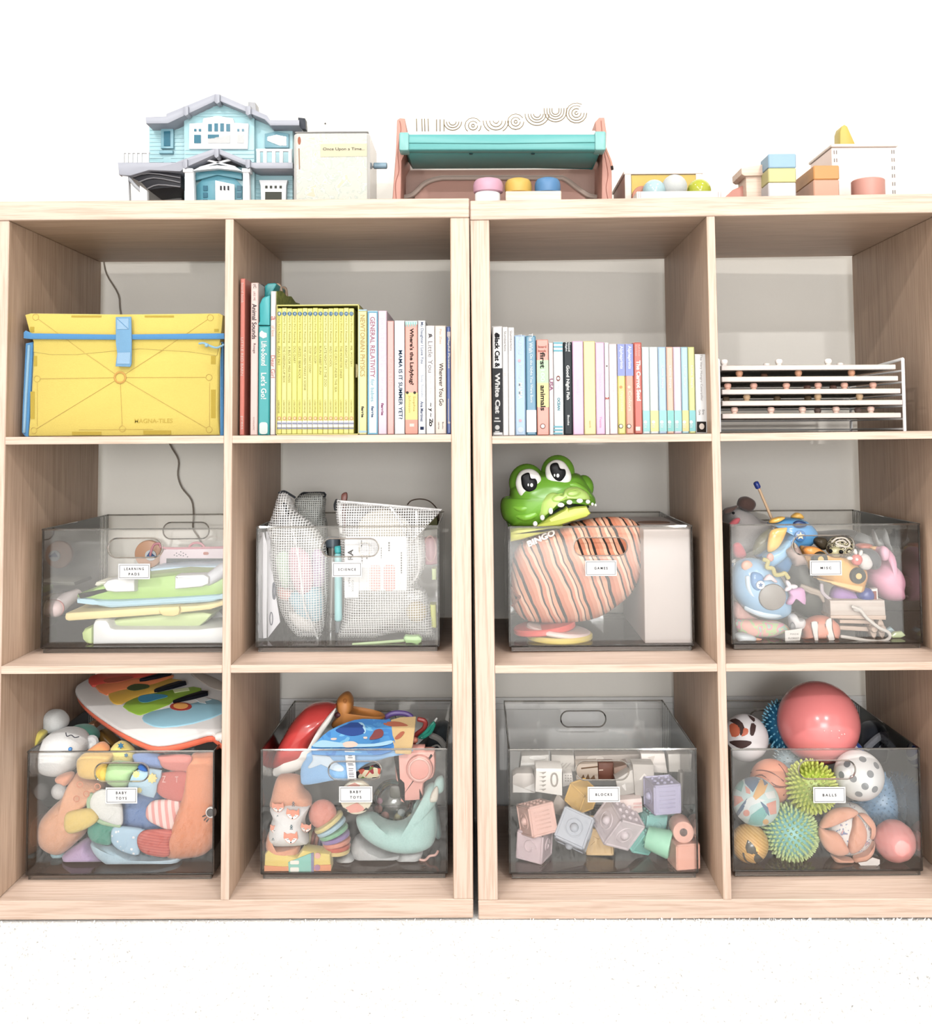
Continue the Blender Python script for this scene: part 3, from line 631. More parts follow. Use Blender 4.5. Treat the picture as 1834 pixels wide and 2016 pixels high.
tag(ob('yellow_wedge', slab(V3, [(1327, 80), (1336, 52), (1352, 42), (1368, 52), (1418, 165), (1327, 165)], .17, .03, .002, 0, ztp+.0003), M('efd24a', 'w')), 'small translucent yellow wedge standing on the pale wooden box', 'block')
c = V3.w(1480, 352, .07); tag(ob('wooden_cylinder', cyl((c.x, .07, zt(c.x)), (c.x, .07, c.z), V3.m(90, .07), .0015), M('f2a795', 'w')), 'low coral cylinder in front of the pale wooden box', 'block')
tag(ob('wall_nail', sph(P(640, 243, .4065), .0016), M('6a6a6a')), 'tiny dark nail in the wall above the printed tin', 'nail')
# ================================================================ yellow fold-up box
z0 = Z_S1+.0003
T = thing('fabric_storage_box', 'yellow fold-up fabric box with blue edging and strap in the upper left cubby', 'storage box')
yw = M('fbe05a', 'f', .7); yd = M('d2b42a', 'f', .7); yl = M('eec94a', 'f', .7); bl = M('4f9fdc', 'f'); bl2 = M('7db8e4', 'f')
def ys(pts, Y, th, b=0., sm=0): return slab(VY, pts, Y, th, b, sm, z0)
ob('box_body', [ys([(222, 1500), (236, 1200), (255, 800), (262, 690), (1735, 690), (1722, 900), (1716, 1200), (1722, 1500)], .034, .27, .004)], yw, T)
ob('lid_flap', [ys([(262, 770), (262, 690), (228, 600), (196, 478), (240, 466), (960, 474), (1720, 466), (1748, 482), (1738, 600), (1726, 690), (1700, 800), (1500, 770), (1100, 745), (900, 762), (600, 790), (400, 790)], .0325, .2715, .0012)], yw, T)
ob('edge_binding', [ys([(166, 1400), (172, 1200), (196, 700), (262, 690), (246, 1000), (222, 1500), (190, 1500)], .036, .26, .003)], bl, T)
ob('edge_binding', [ys([(1724, 700), (1750, 690), (1757, 1500), (1722, 1500)], .036, .26, .003)], bl, T)
ob('binding_trim', tube(VY, [(190, 1400), (205, 1100), (228, 720)], .0355, .0022, 4), M('9dd0f2', 'f'), T)
ob('cross_strap', [slab(VY, [(184, 615), (200, 600), (250, 622), (900, 632), (1740, 622), (1760, 622), (1760, 668), (900, 672), (240, 668), (184, 662)], .0265, .003, .001)], bl, T)
s = ob('closure_strap', slab(VY, [(906, 494), (1028, 492), (1032, 700), (1030, 860), (1020, 886), (905, 882), (918, 780), (908, 700)], .023, .003, .0008), bl2, T)
ob('stitched_patch', [slab(VY, [(918, 506), (1008, 506), (1008, 590), (918, 590)], .0223, .001), slab(VY, [(922, 775), (1022, 772), (1018, 862), (918, 862)], .0223, .001)], M('a3cdf0', 'f'), s)
ob('stitching', [tube(VY, [(920, 508), (1006, 588)], .0221, .0004, 0, 4)], bl, s)
ob('pull_cord', [tube(VY, [(1562, 703), (1600, 700), (1640, 718), (1700, 736), (1756, 712)], .024, .0016, 5), sph(VY.w(1622, 716, .0235), .0032)], M('9fd4f0', 'f'), T)
ln = []; ctr = (942, 970)
for p in ((280, 495), (1650, 500), (290, 980), (1640, 968), (265, 1385), (1640, 1378), (960, 1372)):
    dx, dy = p[0]-ctr[0], p[1]-ctr[1]; L_ = math.hypot(dx, dy); a = (ctr[0]+dx/L_*50, ctr[1]+dy/L_*50); b = (p[0]-dx/L_*24, p[1]-dy/L_*24)
    if p[1] < 600:
        k_ = (770-ctr[1])/dy; m_ = (ctr[0]+dx*k_, 775); ln += [tube(VY, [a, m_], .0336, .0005, 0, 4), tube(VY, [m_, b], .0323, .0005, 0, 4)]; yy = .0323
    else: ln.append(tube(VY, [a, b], .0336, .0005, 0, 4)); yy = .0336
    ln.append(tube(VY, ell(p[0], p[1], 24, 24), yy, .0005, 0, 4, True))
ln.append((tube(VY, ell(942, 970, 42, 42), .0334, .0017, 0, 6, True), M('f0b440', 'f')))
for x in (292, 1644): ln.append(tube(VY, [(x, 1010), (x, 1350)], .0336, .0004, 0, 4))
ln.append(tube(VY, [(620, 1380), (1200, 1376)], .0336, .0004, 0, 4))
ob('printed_lines', ln, yl, T)
pt = [(238, 1080, 272, 1295, .0335), (264, 800, 290, 880, .0335), (1655, 1065, 1692, 1288, .0335), (1655, 800, 1692, 865, .0335), (565, 1395, 795, 1421, .0335), (1125, 1385, 1342, 1416, .0335), (560, 483, 795, 497, .032), (1135, 483, 1365, 497, .032), (236, 572, 268, 612, .032), (1680, 588, 1715, 610, .032)]
for a, b, c, d, y in pt: ob('window_patch', [slab(VY, [(a, b), (c, b), (c, d), (a, d)], y, .001)], yd, T)
ob('lettering', tx('MAGNA-TILES', VY.w(1205, 1310, .0337), VY.m(300, .034), VY.m(34, .034), bold=.01), M('dfc040', 'f'), T, flat=True)
# ---------------- wall cable
tag(ob('wall_cable', [tubew(opensm([P(x, y, .402) for x, y in ((203, 505), (210, 540), (233, 580), (238, 620), (262, 720), (300, 800), (333, 872), (351, 905), (350, 935), (358, 960), (377, 985), (381, 1015), (380, 1040), (392, 1060), (400, 1085), (404, 1160))], 4), .0016)], M('a89a8a', 'p')), 'thin grey cable hanging down the wall behind the left cubbies', 'cable')
# ================================================================ books
DN = (0, 0, -1); RT = (1, 0, 0)
def book(x0, x1, yt, hx, label, txt=(), bands=(), Y=.03, dp=.15, zb=None, rnd=.0012, name='picture_book', grp='books in the upper cubbies', pg=1, kind='p'):
    a = P(x0, yt, Y); b = P(x1, yt, Y); g = .00015; xa, xb = a.x+g, b.x-g
    zb = zb if zb is not None else (Z_S1 if xa < 0 else Z_S1-.0033+.00595*xb)+.0004
    T = thing(name, label, 'book', grp); cov = M(hx, kind, .35); w = min(.0016, (xb-xa)*.2)
    if pg:
        c = ob('cover', [bx(xa, xb, Y, Y+.004, zb, a.z, rnd), bx(xa, xa+w, Y+.003, Y+dp, zb, a.z), bx(xb-w, xb, Y+.003, Y+dp, zb, a.z)], cov, T)
        ob('pages', bx(xa+w, xb-w, Y+.004, Y+dp-.003, zb+.0015, a.z-.002), M('f4efe4', 'm'), T)
    else: c = ob('cover', bx(xa, xb, Y, Y+dp, zb, a.z, rnd), cov, T)
    for y0_, y1_, h in bands:
        z1 = min(P(0, y0_, Y).z, a.z-.0003); z2 = max(P(0, y1_, Y).z, zb+.0003); ob('spine_band', bx(xa+.0002, xb-.0002, Y-.0003, Y+.003, z2, z1), M(h, kind, .35), T)
    k = S(Y); cx = (xa+xb)/2
    q = []
    for t in txt:
        s, yc, ln_, h, hexc = t[:5]; dx = t[5] if len(t) > 5 else 0; bo = t[6] if len(t) > 6 else .0
        f_ = tx(s, (cx+dx*k, Y-.0004, P(0, yc, Y).z), ln_*k, h*k, DN, RT, bold=bo); q.append((f_, M(hexc, 'm')))
    if q: ob('lettering', q, INK, T, flat=True)
    return T
def mark(T, shapes, h, nm='spine_mark'): return ob(nm, shapes, M(h, 'm'), T)
def dot(px, py, r, Y=.0292, th=.0006, sc=1): c = P(px, py, Y); k = S(Y); return prism([Vector((c.x+math.cos(a)*r*k, Y, c.z+math.sin(a)*r*k*sc)) for a in [2*math.pi*i/18 for i in range(18)]], (0, th, 0))
def pr(x0, y0, x1, y1, Y=.0292, th=.0006): return slab(PX, [(x0, y0), (x1, y0), (x1, y1), (x0, y1)], Y, th)
BT = 856
# left cubby, from the left
b = book(472.8, 482, 548, 'f07c66', 'tall red-orange book at the far left of the left book row', [('LITTLE RED BARN', 705, 75, 5, 'fbe6dc'), ('board book', 580, 40, 5, 'fbe6dc'), ('press', 835, 26, 5, 'fbe6dc')], dp=.2)
ob('side_cover', [bx(P(482, 0, .03).x-.0001, P(482, 0, .03).x+.0006, .034, .22, Z_S1+.0005, P(0, 551, .03).z)], M('d9482c', 'p'), b)
book(493.6, 508.3, 556.5, 'f4d3cb', 'pale pink book with black serif lettering beside the tall red-orange book', [('Animal Sounds', 636, 70, 9, '2c2a30', 0, .012), ('Rouge', 689, 20, 6, '57464c'), ('(C', 567, 8, 7, '2c2a30'), ('LIKE ME', 586, 18, 4, 'b08f8c'), ('SCHOLASTIC', 837, 26, 3, '9c7f7c')])
book(508.6, 516, 559, '55514e', 'thin dark book mostly hidden beside the teal sound book', Y=.075, dp=.1)
T = book(508.8, 531, 642, '27b0b4', 'teal sound book with white playful lettering and a stepped top', [('Lift-a-Sound', 699, 48, 11, 'f6fbf8', 0, .02), ("Let's Go!", 763, 52, 11, 'f6fbf8', 0, .02)], rnd=.003, dp=.14)
ob('shaped_top', [slab(VK1, [(332, 636), (345, 590), (345, 400), (375, 330), (410, 305), (470, 300), (466, 636)], .032, .12, .003)], M('2bb6bc', 'p'), T)
ob('shaped_top', [slab(VK1, [(402, 310), (406, 190), (440, 158), (520, 152), (545, 165), (532, 200), (505, 250), (470, 310)], .075, .09, .003)], M('28aeb2', 'p'), T)
for q_, y_ in (([(545, 300), (528, 230), (548, 180), (578, 195), (600, 270)], .11), ([(600, 260), (615, 215), (645, 230), (655, 310)], .15)): ob('arch_rim', [tube(VK1, q_, y_, .0028, 5)], M('c9a88c', 'w'), T)
mark(T, [slab(VK1, rrect(348, 1735, 440, 1870, 30), .0292, .0006), slab(VK1, smooth([(350, 760, 0), (350, 720, 0), (375, 695, 0), (400, 715, 0), (432, 725, 0), (432, 770, 0), (390, 785, 0)], 3) and [(350, 760), (350, 720), (375, 695), (400, 715), (432, 725), (432, 770), (390, 785)], .0292, .0006)], 'e8f4f2')
WB_ = book(532.6, 543.0, 573, 'f6ebe4', 'thin white book with red lettering and a green cover beside the yellow slipcase', [('Dear Girl', 725, 44, 8, 'cf5a50', 0, .0), ('a', 630, 8, 8, 'cf5a50'), ('of love', 655, 22, 6, 'e09a80')], Y=.032)
xr_ = P(543.0, 573, .032).x+.0001; zt_w = P(0, 573, .032).z
ob('side_cover', [prism([Vector((xr_-.0003, y, z)) for y, z in ((.037, Z_S1+.002), (.24, Z_S1+.002), (.24, zt_w+.004), (.20, zt_w+.001), (.16, zt_w+.006), (.12, zt_w+.001), (.08, zt_w+.004), (.037, zt_w-.002))], (.0008, 0, 0))], blotchy('leafy_green_print', [(0, '7c8a30'), (.5, 'a2ad48')], 140), WB_)
# slipcase and its fifteen books
za = P(0, 603.5, .03).z; zb = Z_S1+.0004; xa = P(543.0, 573, .03).x+.0012; xb = P(706.5, 0, .03).x; 
T = thing('slipcase', 'yellow slipcase holding fifteen thin numbered books', 'book box')
cm = M('f4ea7a', 'p', .4)
ob('case_shell', [bx(xa, xb, .03, .20, za-.0018, za, .0004), bx(xa, xb, .03, .20, zb, zb+.0015), bx(xa, xa+.0009, .03, .20, zb, za), bx(xb-.0016, xb, .03, .20, zb, za), bx(xa, xb, .198, .20, zb, za)], cm, T, flat=True)
ob('thumb_notch', slab(VK1, [(1440, 1075), (1458, 1080), (1466, 1150), (1456, 1225), (1440, 1230)], .0292, .001), M('8c7c3a', 'p'), T)
ti = ['PIRATE PAT', 'THE DRESSING-UP BOX', 'A BUS FOR MISS MOSS', 'DOG DIARY', 'GRIZZLY BEAR ROCK', 'THE QUEEN MAKES A SCENE', 'STOP THAT COW!', 'MOON ZOOM', 'RUN RABBIT RUN!', 'LATE NIGHT AT THE ZOO', 'WILD SCHOOL', 'THE CIRCUS UNDER THE SEA', 'THE MONSTER DINER', 'KNIGHT FIGHT', 'MR. MYSTERY']
yc_ = ['f6ec5c', 'f8f07e', 'f6ee74', 'f8ef66']
x_0 = 544.4; st_ = (696.5-x_0)/15
for i, s in enumerate(ti):
    xx = x_0+i*st_; m_ = xx+st_/2; dy = (0, -1, 0, .8, 0, -.6)[i % 6]
    T = book(xx, xx+st_, 607+dy, yc_[(i*5) % 4], 'thin yellow book with badge number %d in the yellow slipcase' % (i+1), [('Very First Reading', 652, 54, 4.6, '9a9438'), (s, 685+len(s)*1.9, len(s)*3.8, 4.6, '8d8738'), ('USBORNE', 804, 26, 3.6, 'a49d44')], [(832, 844.5, 'f3f1ee')], Y=.034, dp=.14, zb=zb+.0018, rnd=.0006, name='thin_book', grp='numbered yellow books in the slipcase', pg=0, kind='m')
    c = ob('number_badge', dot(m_, 617.5, 4.1, .0332, .0006), M('2f6f96', 'm'), T); k = S(.033)
    ob('lettering', tx(str(i+1), P(m_, 617.5, .0331), (3.2 if i < 9 else 4.6)*k, 4.4*k), M('eef4f4', 'm'), c, flat=True)
    ob('spine_stripes', [pr(m_-4.6, 832, m_+4.6, 835, .0329, .0005), pr(m_-4.6, 841.5, m_+4.6, 844.5, .0329, .0005)], M('9298b4', 'm'), T)
    ob('spine_logo', [dot(m_, 823.5, 3.4, .0333, .0005, 1.1), (dot(m_, 823.5, 2.2, .0331, .0005, 1.1), M('f3e2a0', 'm'))], M('d98a62', 'm'), T)
# right part of the left cubby
T = book(705.3, 722, 611.6, 'f3ec9a', 'pale yellow book with pale blue border and tan capitals right of the slipcase', [('NEWTONIAN PHYSICS', 685, 122, 9.5, 'c0a35e', 0, .01), ('ferrie', 815, 22, 5.5, '2c2a30', 0, .03)], [(611.6, 614, 'a9d3e8'), (852, 856, 'a9d3e8')])
mark(T, [pr(705.8, 614, 707.2, 852)], 'b4daea', 'spine_border')
T = book(723, 743.3, 611.6, 'e6f6fa', 'white book with blue speckled border and pink capitals', [('GENERAL RELATIVITY', 688, 120, 9.5, 'b5607e', 0, .012), ('for babies', 773, 44, 7, '6fb2c6'), ('ferrie', 815, 22, 5.5, '2a4c7c', 0, .03)])
mark(T, [pr(723.6, 613, 726, 855), pr(741, 613, 743, 855)]+[pr(726, 613, 741, 615.5), pr(726, 852.5, 741, 855)], '5fb0d4', 'spine_border')
book(743.8, 761, 611.6, 'f4d7ea', 'pale pink book with white capitals right of the blue bordered book', [('ROCKET SCIENCE', 684, 108, 9.5, 'fdf3fa', 0, .0), ('for babies', 768, 44, 7, 'fdf3fa'), ('ferrie', 810, 24, 5.5, '8a3a6c', 0, .03)])
book(761.8, 775, 631.7, 'f5b3ac', 'plain coral pink book with faint white lettering', [('Ruffles & Me', 735, 55, 6, 'fbd5cf')])
book(776, 796, 631, 'fafcff', 'white book with navy capitals asking about summer', [('MAMA IS IT SUMMER YET?', 762, 136, 7.6, '27425e', 2, .02)])
T = book(796.8, 821.6, 631.5, 'f5a08c', 'coral book with black serif title, yellow panel and striped top', [("Where's the Ladybug?", 707, 112, 10, '33261f', 0, .03), ('Sophia', 800, 30, 6, 'c09c2c', 5), ('Johnson', 800, 34, 6, 'c09c2c', -4)], [(633, 644, 'c7e7e2'), (778, 831, 'f5e36a'), (831, 857, 'f58a6c')])
mark(T, [dot(801.5, 773, 2.8), dot(816, 773, 2.8)], '4a4640', 'printed_eye'); mark(T, [pr(806, 834, 815, 840)], 'fbe9e0'); mark(T, [pr(798+i*4.6, 634, 800.2+i*4.6, 643) for i in range(5)], '9ad2cc', 'spine_pattern')
T = book(822.2, 837.3, 631, 'f6fbff', 'white book with small navy and grey script left of the taller blank one', [('My Daughter I Love You', 680, 82, 7, '5d6c92', 0, .01), ('Susy Trionfo', 765, 44, 6, 'a3b0c8'), ('Ana Martinez', 815, 40, 6, '3a4c7c', 0, .02)])
mark(T, [pr(827, 840, 834, 846)], '2c3a5c')
book(838, 855.3, 641, 'fbf7f5', 'white book with a light grey serif title and small black drawings', [('A Little You', 700, 78, 9, '8c8486'), ('B', 666, 6, 6, '3c3a3c'), ('Lunn / Day', 764, 36, 4, 'dedada'), ('~ y ~ Z', 818, 40, 9, '2c2a2c', 0, .03), ('O', 840, 9, 6, '2c2a2c', 0, .06)])
book(855.8, 877.8, 641, 'fbeadb', 'cream book with slanted black title and small orange drawing', [('Wherever You Go', 762, 84, 8.5, '3f3a38', 1, .01), ('Pat Ziet', 668, 30, 4, 'e5b99c'), ('Little Kids', 843, 14, 3, '5c5250', -4), ('Books', 843, 14, 3, '5c5250', 4)])
mark(book(878.6, 887.2, 642.5, '5a78c6', 'narrow royal blue book against the right side of the left book row', [('Playful Pirates', 700, 62, 5, 'f2f0ee', 0, .04)], [(641, 650, '3c55a8')], rnd=.002), [pr(880, 653, 886, 663), dot(883.5, 832, 2.4), pr(881.5, 785, 883, 830)], 'f4e9e6')
# right cubby
T = book(968.2, 988.3, 642, 'fbfbfb', 'tall book, white above and black below, at the left of the right row', [('Black Cat &', 697, 66, 10, '26262a', 0, .04), ('White Cat', 780, 80, 10, 'f2f2f2', 0, .04)], [(731, 857, '1e1e22')], rnd=.002)
mark(T, [dot(978.6, 841.5, 4.6), pr(974, 848.5, 983, 851), pr(972, 828, 985, 830.5), pr(974, 822, 982, 825)], 'e6e6e6'); mark(T, [slab(VK3, [(120, 270), (150, 275), (175, 300), (180, 345), (110, 330), (100, 300)], .0292, .0006)], '26262a', 'printed_cat')
book(988.6, 999.3, 643.5, 'fbf8f6', 'thin white book with faint grey script beside the black and white one', [('Slumberkins', 678, 40, 5, '9c9898', 0, .01), ('Yak', 741, 14, 6, 'e6e0de'), ('Kelly Oriard', 798, 44, 3, 'dcd6d4')], rnd=.0008)
book(999.6, 1011.6, 644.5, 'fdf9f6', 'thin white book with faint grey script, second of the pale pair', [('Slumberkins', 677, 40, 5, 'a09a9a', 0, .01), ('Fox', 741, 14, 6, 'e6e0de'), ('Kelly Oriard', 798, 44, 3, 'dcd6d4')], rnd=.0008)
T = book(1012.4, 1033.6, 660, 'aacdf2', 'light blue book with white capitals spelling mama', [('The ABCs of', 684, 40, 7, 'dfeeff', 0, .01), ('Being a', 742, 38, 6, 'dfeeff'), ('MAMA', 776, 32, 8, 'fafdff', 0, .03)], rnd=.003); mark(T, [dot(1024.5, 846, 5.6)], 'dcecfa'); mark(T, [dot(1022, 710, 3), dot(1024, 828, 3)], 'e9b9c9')
T = book(1034.4, 1054.2, 661, '5d9bbb', 'medium blue book with white lettering and a white lower end', [('The Wish', 682, 38, 8, 'e8f4fa', 0, .02), ('On the Night You Were Born', 751, 96, 7, 'e8f4fa', 0, .02)], [(813.5, 857, 'f6faff')], rnd=.002)
T = book(1055.6, 1079, 668.5, 'f69a86', 'coral, green and yellow banded book with a dark lowercase title', [('first', 716, 32, 10, '3a3834', 0, .03), ('100', 746, 24, 8, 'ddf4e8', 0, .03), ('animals', 790, 50, 10, '3a3834', 0, .03)], [(715.5, 760.5, 'b7e6ae'), (760.5, 808, 'fbe07c')])
for s, y in (('board', 682.5), ('book', 690.5)): ob('lettering', tx(s, P(1067, y, .0293), 16*S(.03), 5*S(.03), bold=.02), M('a8503c', 'm'), T, flat=True)
mark(T, [dot(1068.2, 839, 5.2), (dot(1068.2, 839, 3.8, .0289), M('fbf4f0', 'm'))], '8c4a3c')
book(1079.6, 1088.4, 674.5, 'fbeaea', 'thin pale pink book with a plum USA title', [('USA', 764, 24, 7, '96507c', 0, .03)])
T = book(1088.9, 1107.6, 673, 'f6fbfd', 'white book with teal stripes at its top and bottom', [('This is the', 759, 28, 5, 'cfdde2'), ('OCEAN', 802, 25, 6, '3f94a4', 0, .04), ('Grow-Up Tales', 716, 34, 3, 'cdd6da')])
mark(T, [pr(1089.2, y, 1107.2, y+3.4) for y in (673.6, 681, 688.6, 838.5, 845, 851.5)], '73c1d4', 'spine_stripes'); mark(T, [dot(1098.5, 745, 4, sc=1.4), (dot(1098.5, 745, 2.6, .0289), M('f6fbfd', 'm'))], '8a4c42')
book(1108.4, 1125.4, 673.5, '33393e', 'black glossy book with white lettering', [('Good Night Fish', 760, 68, 8, 'f4f6f6', -1, .03), ('Good', 690, 18, 4, 'e6eaec', 3, .03), ('Night', 690, 18, 4, 'e6eaec', -3, .03), ('Books', 834, 20, 4, 'e6eaec', 0, .03)], rnd=.003)
book(1126, 1147.4, 671.6, 'f9c6ea', 'pink book right of the black one', [('Time for Bed', 768, 28, 4, 'fdeaf8', 0, .02)])
book(1147.9, 1171, 671.6, 'fbe69a', 'pale yellow book between two pink ones', [('Counting', 760, 30, 5, 'fdf5cc', 0, .02), ('words', 842, 14, 4, 'cdb25c')])
book(1171.4, 1189, 674, 'f9c4ea', 'pink book right of the pale yellow one', [('Where do we go', 762, 40, 5, 'fdeaf8', 0, .02), ('Yvanna', 838, 22, 5, 'e09ac8')])
book(1189.4, 1197.4, 674.3, 'fdf9f8', 'very thin white book with a red digit two', [('2', 791.5, 5, 7, 'c04438', 0, .06), ('1', 728, 3, 3, '6c5c5c')], rnd=.0006)
book(1197.8, 1213.8, 677, 'fbe6ec', 'blank blush pink book left of the two blue-topped ones', [('for all the tiny', 765, 80, 3, 'f6dbe4')])
for x0_, x1_, h, s, lb in ((1214.2, 1229.6, 'f8ea7a', 'Opposites', 'yellow book with a periwinkle blue top'), (1230, 1245.8, 'f8a286', 'Colors', 'coral book with a periwinkle blue top')):
    T = book(x0_, x1_, 677, h, lb, [('Alphaprints', 711, 46, 8, 'f0f4fc', 0, .03), (s, 797, 40, 6, 'fdf3da', 0, .01)], [(677, 747.5, '7d8edc')], rnd=.0025)
    m_ = (x0_+x1_)/2; mark(T, [dot(m_, 839, 4.4), (dot(m_, 839, 3.3, .0289), M('fbf4ea', 'm'))], '4a4a3c'); mark(T, [dot(m_, 762, 3)], 'fbe9c8' if s == 'Colors' else 'f0a05c')
T = book(1246.4, 1262.6, 674, 'd75f4c', 'brick red book with a bold white title beside the pastel set', [('The Carrot Seed', 757, 80, 8.5, 'fdf6ee', 1, .05), ('Ruth Krauss', 698, 22, 4, 'f4d2c6', 3), ('Crockett', 698, 22, 4, 'f4d2c6', -3)], rnd=.003); mark(T, [pr(1251, 840, 1260, 848)], 'fbefe8')
ser = [(1262.9, 1277.3, 'eaf9fb', '98dede', 'white book with an aqua foot, first of the pastel set'), (1277.6, 1294.2, 'effafa', 'fbe68a', 'white book with a yellow foot in the pastel set'), (1294.6, 1310.2, 'b4d5f4', '98dede', 'sky blue book with an aqua foot in the pastel set'), (1310.8, 1324.2, 'fbc6ac', '7fd8d2', 'peach book with an aqua foot in the pastel set'), (1324.6, 1339.6, 'f8e2f6', '98dede', 'pale lilac book with an aqua foot in the pastel set'), (1340, 1353.4, 'bdeaf6', 'fbe38a', 'pale aqua book with a yellow foot in the pastel set'), (1353.8, 1366.6, 'eaee98', '84d8dc', 'pale lime book with an aqua foot in the pastel set')]
for a_, b_, h, h2, lb in ser:
    T = book(a_, b_, 683, h, lb, [('Little Steps', 750, 44, 5, 'fbfdfd', 0, .02)], [(816, 857, h2)], rnd=.0015, grp='pastel picture books at the right of the row'); m_ = (a_+b_)/2
    mark(T, [dot(m_, 831, 3.4), pr(m_-3, 836, m_+3, 837.5), pr(m_-2.4, 840, m_+2.4, 841.5)], 'f4fbfb')
T = book(1367.4, 1390.2, 697, 'fcfbfa', 'white book with a black square at its foot beside the divider', [('The Very Hungry Caterpillar', 752, 92, 5.5, 'a9a3a2'), ('Eric', 820, 10, 4, '5c5654', 3), ('Carle', 820, 10, 4, '5c5654', -4)])
mark(T, [pr(1371.5, 830, 1389.6, 851)], '2c2624'); mark(T, [dot(1381, 839.5, 5, .0288, .0006, 1.2)], 'ecdccf')
# ================================================================ puzzle rack
zr1 = Z_S1-.0033+.00595*.72+.0006
wire = M('fbfbfb', 'p', k=.8)
T = thing('wire_puzzle_rack', 'white wire rack holding five flat peg puzzles in the upper right cubby', 'rack')
pr_ = VR.w(1596, 110, .045); plx = VR.w(97, 170, .045).x; pxr = pr_.x; zt_ = pr_.z; Yb = .27
for x in (plx, pxr):
    for y in (.045, Yb): ob('post', tubew([(x, y, zr1), (x, y, zt_)], .0026, 8), wire, T)
lv = [205, 298, 400, 493, 597, 690]
for i, y in enumerate(lv):
    z = max(VR.w(1600, y, .045).z, zr1+.0026)
    for x in (plx, pxr): ob('runner', tubew([(x, .045, z), (x, Yb, z)], .0016, 6), wire, T)
    ob('rail', tubew([(plx, Yb, z), (pxr, Yb, z)], .0014, 6), wire, T)
ob('top_rail', [tubew([(pxr, .045, zt_), (pxr, Yb, zt_-.01), (plx, Yb, zt_-.01), (plx, .045, zt_)], .0024, 8)], wire, T)
kn = [[(145, 152, 0), (490, 160, 1), (590, 132, 0), (990, 132, 0), (1088, 152, 1)], [(268, 238, 0), (470, 250, 1), (748, 222, 0), (1180, 218, 0)],
      [(173, 325, 0), (385, 320, 0), (650, 318, 0), (820, 330, 1), (908, 316, 0), (1030, 325, 1), (1122, 312, 0), (1354, 310, 0)],
      [(160, 430, 1), (328, 420, 0), (575, 430, 1), (825, 430, 1), (906, 412, 0), (1245, 410, 0)], [(228, 508, 0), (525, 505, 0), (780, 504, 0), (905, 515, 1), (1054, 502, 0), (1232, 508, 1), (1336, 498, 0)]]
pcs = ['white', 'brown', 'pink', 'tan', 'blush']; pch = ['f6ece6', 'e2a27c', 'f0b49e', 'd9b58c', 'f6cdbd']
for i, ((yt, yb), kk) in enumerate(zip(((166, 206), (262, 298), (357, 395), (452, 490), (552, 592)), kn)):
    a = VR.w(100, yt, .04); b = VR.w((1540, 1560, 1580, 1600, 1584)[i], yt, .04); zr_ = VR.w(1600, lv[i], .045).z+.0018; h = .0075
    za_ = VR.w(800, yb, .04).z; za_ = max(za_, zr_)
    T = thing('peg_puzzle', 'flat wooden peg puzzle with %s knobs, %s in the wire rack' % (pcs[i], ('topmost', 'second from the top', 'in the middle', 'second from the bottom', 'lowest')[i]), 'puzzle', 'peg puzzles in the wire rack')
    ob('puzzle_board', bx(plx+.004, min(b.x, pxr-.004), .04, .255, za_, za_+h, .0008), M('fbeee8', 'w'), T)
    ob('puzzle_picture', bx(plx+.010, min(b.x, pxr-.004)-.007, .047, .248, za_+h, za_+h+.0006), blotchy('puzzle_print_%d' % i, [(0, '4c4a2c'), (.35, '6c5a4a'), (.45, '8a9a5c'), (.55, 'b89a6c')], 25), T)
    for x, y, far in kk:
        Yk = .15 if far else .058; q = VR.w(x, yt, Yk); r = .0055; zt2 = za_+h+.0006
        ob('peg_knob', lathe([(r*.8, 0), (r*.72, .0015), (r*.95, .0032), (r*1.04, .0055), (r*1.02, .0078), (r*.75, .0097), (.0002, .0102)], (q.x, Yk, zt2), (0, 0, 1), 14), M(pch[i], 'w', k=.9), T)
ALB = .86   # colours lifted in the bins to make up for the dimmer light there
# ================================================================ contents of the bins
def fz(row, x): return zshelf(row, x)+.0095
# ---------------- bin of learning pads
Z0 = fz(2, -.5)
def A(pts, Y, th, b=.003, sm=0): return slab(VA, pts, Y, th, b, sm, Z0)
T = thing('toy_tablet', 'white learning tablet with a raised rim lying lowest in the LEARNING PADS bin', 'toy')
ob('tray_body', [A([(556, 1150), (575, 1110), (620, 1098), (680, 1105), (705, 1130), (722, 1172), (760, 1184), (1500, 1184), (1756, 1160), (1756, 1345), (700, 1345), (556, 1345)], .105, .2, .006)], M('fbfdff', 'p', k=.8), T)
ob('end_grip', [A([(455, 1225), (480, 1185), (556, 1168), (556, 1340), (500, 1340), (462, 1280)], .11, .17, .006)], M('c9e08a', 'p'), T)
ob('blue_button', ball(VA, 1700, 1160, 24, .13, (1, 1, .6)), M('2a4e98', 'g'), T)
tag(ob('toy_tablet', [A([(722, 1120), (760, 1096), (1200, 1050), (1560, 1030), (1640, 1050), (1590, 1110), (1530, 1158), (1480, 1172), (760, 1172)], .13, .16, .005)], M('cfe3a0', 'p')), 'pale green pad resting inside the white learning tablet', 'toy')
tag(ob('toy_case', [A([(1560, 1140), (1620, 1060), (1700, 1020), (1757, 1080), (1757, 1150), (1650, 1165)], .2, .08, .004)], M('a7a9a8', 'p')), 'grey ridged plastic piece beside the pale green pad', 'toy')
T = thing('toy_tablet', 'pale yellow tablet with a bulging clip tilted below the green and blue one', 'toy')
ob('tray_body', [A([(305, 1080), (312, 1045), (340, 1036), (1150, 985), (1500, 972), (1680, 945), (1757, 915), (1757, 968), (1620, 1012), (1340, 1042), (1000, 1068), (340, 1116), (312, 1104)], .11, .19, .004)], M('fbe39a', 'p'), T)
ob('clip', [A([(1150, 985), (1335, 978), (1348, 1010), (1335, 1058), (1290, 1074), (1200, 1070), (1160, 1050)], .103, .05, .004)], M('f6dc8e', 'p'), T)
